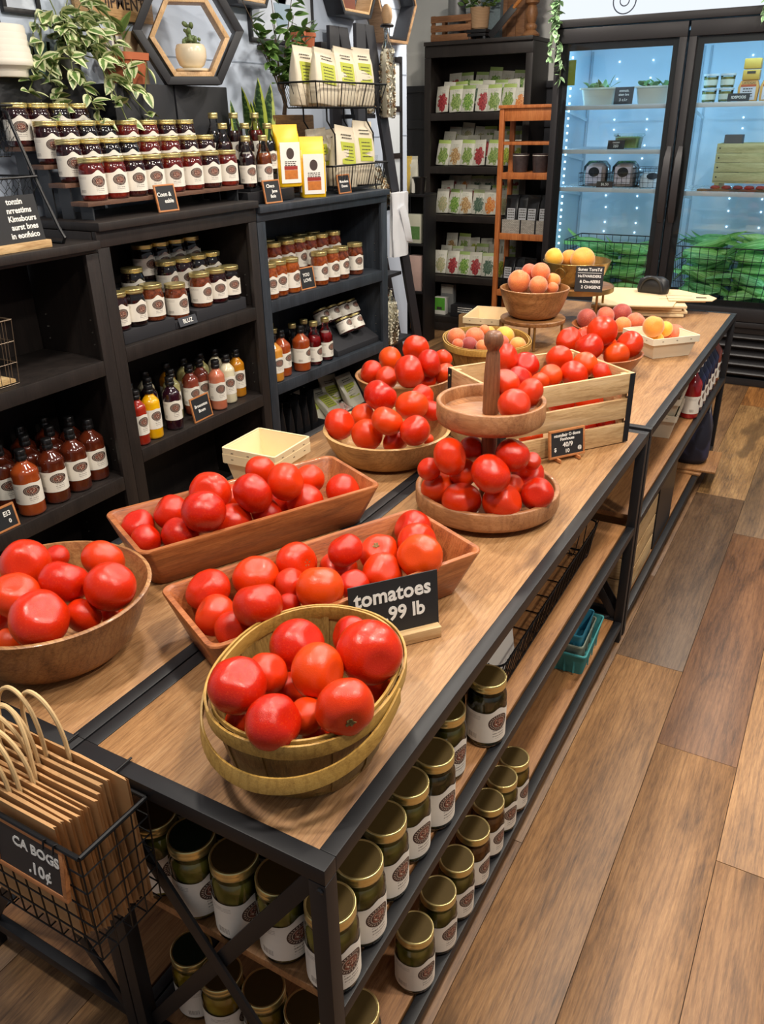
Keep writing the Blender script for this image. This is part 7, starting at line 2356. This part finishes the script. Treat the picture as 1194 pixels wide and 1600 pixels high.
# ------------------------------------------------------------------ black A-shaped ladder shelf and what it carries
lad = thing('ladder_shelf', 'black A-shaped ladder shelf with broad leaning legs beside the slate bookcase', 'ladder shelf', (-2.215, 3.78, 0))
LADB = plain('ladder_black', (40, 40, 45), 0.5, var=0.1)
for x in (-0.085, 0.085):
    for s in (1, -1):
        a = Vector((x, 0.045 * s, 2.185))
        b = Vector((x, 0.045 * s + 0.72 * s, 0.0))
        if s < 0:
            b = Vector((x, -0.045 - 0.335, 1.40)) if 0 else Vector((x, -0.045 - 0.20, 1.0))
            b = Vector((x, -0.06, 0.0))
        d = (b - a)
        rings = []
        for f in (0.0, 1.0):
            p = a + d * f
            rings.append([(p.x - 0.011, p.y - 0.05, p.z), (p.x + 0.011, p.y - 0.05, p.z), (p.x + 0.011, p.y + 0.05, p.z), (p.x - 0.011, p.y + 0.05, p.z)])
        MB().loft(rings).build('leg', LADB, lad, bev=0.002)
for z in (1.735, 1.215, 0.80, 0.345):
    y1 = 0.045 + 0.72 * (2.185 - z) / 2.185 - 0.055
    y0 = -0.005
    MB().box((0, (y0 + y1) / 2, z), (0.145, y1 - y0, 0.022)).build('shelf_board', LADB, lad, bev=0.002)
MB().tube([(0.097, 0.34, 1.30), (0.125, 0.34, 1.295), (0.128, 0.34, 1.315)], 0.003, 6).build('hook', WIRE, lad)
FILM = glass_mat('bag_film', (0.99, 0.99, 0.98), 0.9)
POPC = plain('popcorn', (252, 243, 220), 0.7, var=0.08, scale=60)
KERN = MB().lathe([(0, -0.5), (0.35, -0.42), (0.5, -0.05), (0.42, 0.3), (0.2, 0.5), (0, 0.52)], 7).mesh('kernels', POPC, ang=1.5)


def snack_bag(label, loc, rot, w, d, h, mats, size, n, seed, cat='snack_bag', neck=0.45, group='clear bags of snacks'):
    t = thing('snack_bag', label, 'bag', loc, rot, group)
    rr = random.Random(seed)
    prof = ((0.0, 0.88), (0.03, 0.98), (0.35, 1.0), (0.68, 0.92), (0.78, neck + 0.25), (0.86, neck), (1.0, neck * 1.25))
    rings = [at_z([(x + rr.uniform(-1, 1) * 0.002, y) for x, y in rrect(w * k, d * (k if f < 0.8 else 0.25), min(w, d) * 0.2 * k if f < 0.8 else 0.003, 3)], f * h) for f, k in prof]
    MB().loft(rings).build('bag_film', FILM, t, ang=1.2)
    MB().loft([at_z(rrect(w * k * 0.80, d * k * 0.74, min(w, d) * 0.18, 3), f * h) for f, k in ((0.012, 0.86), (0.03, 0.95), (0.35, 0.97), (0.68, 0.88), (0.77, 0.6))]).build('filling', mats[0], t, ang=1.2)
    for mi, mat in enumerate(mats):
        m = MB()
        for k in range(n // len(mats)):
            f = rr.uniform(0.03, 0.76)
            kk = 1.0 if f < 0.6 else 0.8
            x = rr.choice((rr.uniform(-1, 1), rr.choice((-1, 1)) * rr.uniform(0.75, 1))) * w * 0.44 * kk
            y = rr.choice((-1, -1, 1)) * d * rr.uniform(0.34, 0.43) * kk
            s = size * rr.uniform(0.7, 1.2)
            b = len(m.v)
            c = (x, y, f * h)
            e = [Vector((rr.gauss(0, 1), rr.gauss(0, 1), rr.gauss(0, 1))).normalized() * s * rr.uniform(0.5, 0.8) for q in range(3)]
            P = [e[0], e[1], -e[0], -e[1], e[2], -e[2]]
            m.v += [(c[0] + p.x, c[1] + p.y, c[2] + p.z) for p in P]
            for q in range(4):
                m.f.append((b + q, b + (q + 1) % 4, b + 4))
                m.f.append((b + (q + 1) % 4, b + q, b + 5))
        o = m.build('kernels', mat, t, smooth=False)
        o['kind'] = 'stuff'
    return t


MIXB = plain('mix_brown', (168, 136, 96), 0.6, var=0.3)
snack_bag('tall clear bag of mixed seeds hanging from the top of the ladder shelf', (-2.092, 3.975, 1.722), (0, 0, RZ + 0.1), 0.115, 0.06, 0.46, [POPC, POPC, MIXB], 0.016, 420, 5)
t = thing('wooden_finial', 'small carved wooden head with a black collar on the hanging seed bag', 'finial', (-2.092, 3.975, 2.183))
MB().lathe([(0, 0), (0.036, 0), (0.040, 0.008), (0.03, 0.016), (0, 0.016)], 20).build('collar', BLACK, t)
MB().lathe([(0, 0.0165), (0.024, 0.0165), (0.032, 0.05), (0.028, 0.09), (0.012, 0.11), (0, 0.112)], 24).build('head', plain('carved_wood', (176, 142, 104), 0.6, var=0.2, scale=120), t)
for i, (y, x) in enumerate(((3.95, -2.155), (4.075, -2.15), (4.01, -2.255), (4.19, -2.25))):
    snack_bag(f'clear bag of popcorn on the lowest ladder shelf, {ORD[i]} from the slate bookcase', (x, y, 0.3565), (0, 0, RZ + 0.05 * i), 0.12, 0.075, 0.36 if i < 2 else 0.41, [POPC], 0.017, 330, 20 + i)
for i, (y, z, n) in enumerate(((3.96, 0.8115, 240), (3.93, 1.2265, 240), (3.845, 1.7465, 200), (4.03, 1.2265, 160))):
    snack_bag(f'clear bag of mixed nuts on the ladder shelf, {ORD[i]} found going up', (-2.17, y, z), (0, 0, RZ), 0.12 if i != 3 else 0.07, 0.08, 0.30 if i != 3 else 0.22, [POPC, MIXB], 0.016, n, 40 + i)
# roll of thin white produce bags hooked on the leg
PLASTIC = plain('thin_white_plastic', (226, 228, 232), 0.35, var=0.03)
t = thing('bag_roll', 'bundle of thin white plastic bags hanging from the ladder leg', 'bag bundle', (-2.075, 4.075, 0.935))
rr = random.Random(6)
rings = []
for k in range(11):
    f = k / 10
    ring = []
    for i in range(28):
        a = 2 * pi * i / 28
        r_ = 1 + 0.10 * sin(5 * a + f * 2) + 0.06 * sin(9 * a + 3 * f)
        ring.append((0.035 * r_ * cos(a), 0.098 * (1.05 - 0.14 * f) * r_ * sin(a), f * 0.375))
    rings.append(ring)
MB().loft(rings).build('bundle', PLASTIC, t, ang=1.5)
rings = []
for k in range(8):
    f = k / 7
    rings.append([(0.040, -0.07 + 0.09 * f, 0.29 - 0.20 * f), (0.052 + 0.01 * sin(f * 3), -0.02 + 0.09 * f, 0.31 - 0.23 * f), (0.044, 0.01 + 0.09 * f, 0.29 - 0.22 * f), (0.036, -0.02 + 0.09 * f, 0.28 - 0.21 * f)])
MB().loft(rings).build('loose_flap', PLASTIC, t, ang=1.5)

# narrow black shelf unit in the corner
su = thing('corner_shelf', 'narrow black shelf unit in the corner behind the ladder shelf', 'shelf unit', (-2.705, 5.44, 0))
for x in (-0.12, 0.12):
    MB().box((x, 0.10, 0.585), (0.018, 0.20, 1.17)).build('side_panel', BLACK, su, bev=0.002)
for z in (1.175, 0.80, 0.42, 0.05):
    MB().box((0, 0.10, z), (0.258 if z > 1.1 else 0.22, 0.21 if z > 1.1 else 0.196, 0.02)).build('shelf_board', BLACK, su, bev=0.002)
MB().box((0, 0.21, 0.585), (0.22, 0.008, 1.15)).build('back_panel', BLACK, su)
t = thing('printed_cup', 'black cup with a white printed panel on the narrow corner shelf', 'cup', (-2.66, 5.50, 1.1855), group='cup on the corner shelf')
MB().lathe([(0, 0), (0.046, 0), (0.058, 0.118), (0.060, 0.122), (0.055, 0.122), (0.044, 0.01), (0, 0.01)], 28).build('cup_body', BLACKCAP, t)
MB().lathe([(0.0465, 0.006), (0.0585, 0.116)], 28).build('printed_sleeve', BLACKCAP, t)
MB().box((-0.028, -0.05, 0.06), (0.026, 0.003, 0.105)).build('printed_panel', PAPER, t, (0, 0, 0), (radians(-6) if 0 else 0, 0, 0))
for i, (x, c) in enumerate(((-2.785, (222, 190, 96)), (-2.735, (206, 204, 188)))):
    t = thing('foil_pouch', f'{("yellow", "silver")[i]} printed pouch behind the cup on the corner shelf', 'bag', (x, 5.55, 1.1855), group='pouches on the corner shelf')
    obj('bag_body', pouch_mesh('bag_body', 0.07, 0.04, 0.27, plain('pouch_film', c, 0.4, var=0.2), seed=60 + i), t)
t = thing('seed_box', 'white box with green sprout picture on the corner shelf', 'box', (-2.70, 5.50, 0.8105))
MB().box((0, 0, 0.11), (0.15, 0.08, 0.22)).build('box_body', plain('box_pale', (196, 196, 178), 0.5), t, bev=0.002)
MB().box((0, -0.0405, 0.08), (0.13, 0.001, 0.10)).build('printed_leaves', plain('sprout_print', (86, 128, 70), 0.6, var=0.5, scale=50), t)
t = thing('pink_box', 'pale pink box on the lower corner shelf', 'box', (-2.68, 5.50, 0.4305))
MB().box((0, 0, 0.14), (0.12, 0.08, 0.28)).build('box_body', plain('box_pink', (196, 168, 160), 0.5, var=0.1), t, bev=0.002)

# white panes in a black frame on the cool wall
wn = thing('pane_frame', 'black framed white panel of panes on the cool wall beside the ladder shelf', 'window panel', (-2.359, 4.50, 1.20), (0, 0, RZ))
PANEW = plain('pane_white', (210, 218, 224), 0.3, var=0.02)
for k in range(3):
    MB().box((0, -0.008, 0.16 + k * 0.28), (0.19, 0.008, 0.25)).build('pane', PANEW, wn)
for x in (-0.105, 0.105):
    MB().box((x, -0.012, 0.44), (0.02, 0.024, 0.88)).build('frame', FRAMEB, wn, bev=0.001)
for k in range(4):
    MB().box((0, -0.012, 0.02 + k * 0.28), (0.188, 0.024, 0.03)).build('frame', FRAMEB, wn, bev=0.001)

# bags and packs in the bottom bay of the slate bookcase
tb = thing('black_tray', 'black open tray holding dark bags in the bottom bay of the slate bookcase', 'tray', b3(0.29, 0.10, 0.1305), (0, 0, R3))
for c, s in (((0, -0.09, 0.06), (0.40, 0.008, 0.12)), ((0, 0.09, 0.06), (0.40, 0.008, 0.12)), ((-0.196, 0, 0.06), (0.008, 0.17, 0.12)), ((0.196, 0, 0.06), (0.008, 0.17, 0.12)), ((0, 0, 0.004), (0.38, 0.17, 0.008))):
    MB().box(c, s).build('tray_side', KB, tb)
for i in range(5):
    p = b3(0.15 + i * 0.065, 0.10, 0.140)
    t = thing('dark_bag', f'dark glossy bag standing in the black tray, {ORD[i]} from the stile', 'bag', p, (0, radians(2), R3 + pi / 2 - 0.2), 'dark bags in the tray')
    obj('bag_body', pouch_mesh('bag_body', 0.115, 0.045, 0.30 - 0.02 * (i % 2), BLACKFOIL, seed=80 + i), t)
for i, (u, v, z, rx, ry, rz2) in enumerate(((0.58, 0.15, 0.165, -38, 0, 0.1), (0.70, 0.10, 0.172, -48, 6, 0.12), (0.80, 0.20, 0.155, -22, 4, -0.1), (0.91, 0.12, 0.158, -28, 0, 0.0))):
    grain_bag(f'cloudy grain pack leaning in the bottom slate bay, {ORD[i]} from the black tray', b3(u, v, z), (radians(rx), radians(ry), R3 + rz2), 0.15, 0.24, 0.04, plain('pale_film_bag', (186, 182, 166), 0.3, var=0.12), plain('olive_label', (150, 158, 62), 0.55, var=0.2, scale=60), 90 + i)
snack_bag('clear bag of pink and white pieces lying in front of the cloudy packs', b3(0.80, 0.055, 0.150), (radians(-62), 0, R3 + 0.1), 0.15, 0.05, 0.20, [plain('pink_piece', (214, 170, 160), 0.6), PAPER], 0.012, 160, 77, neck=0.7)
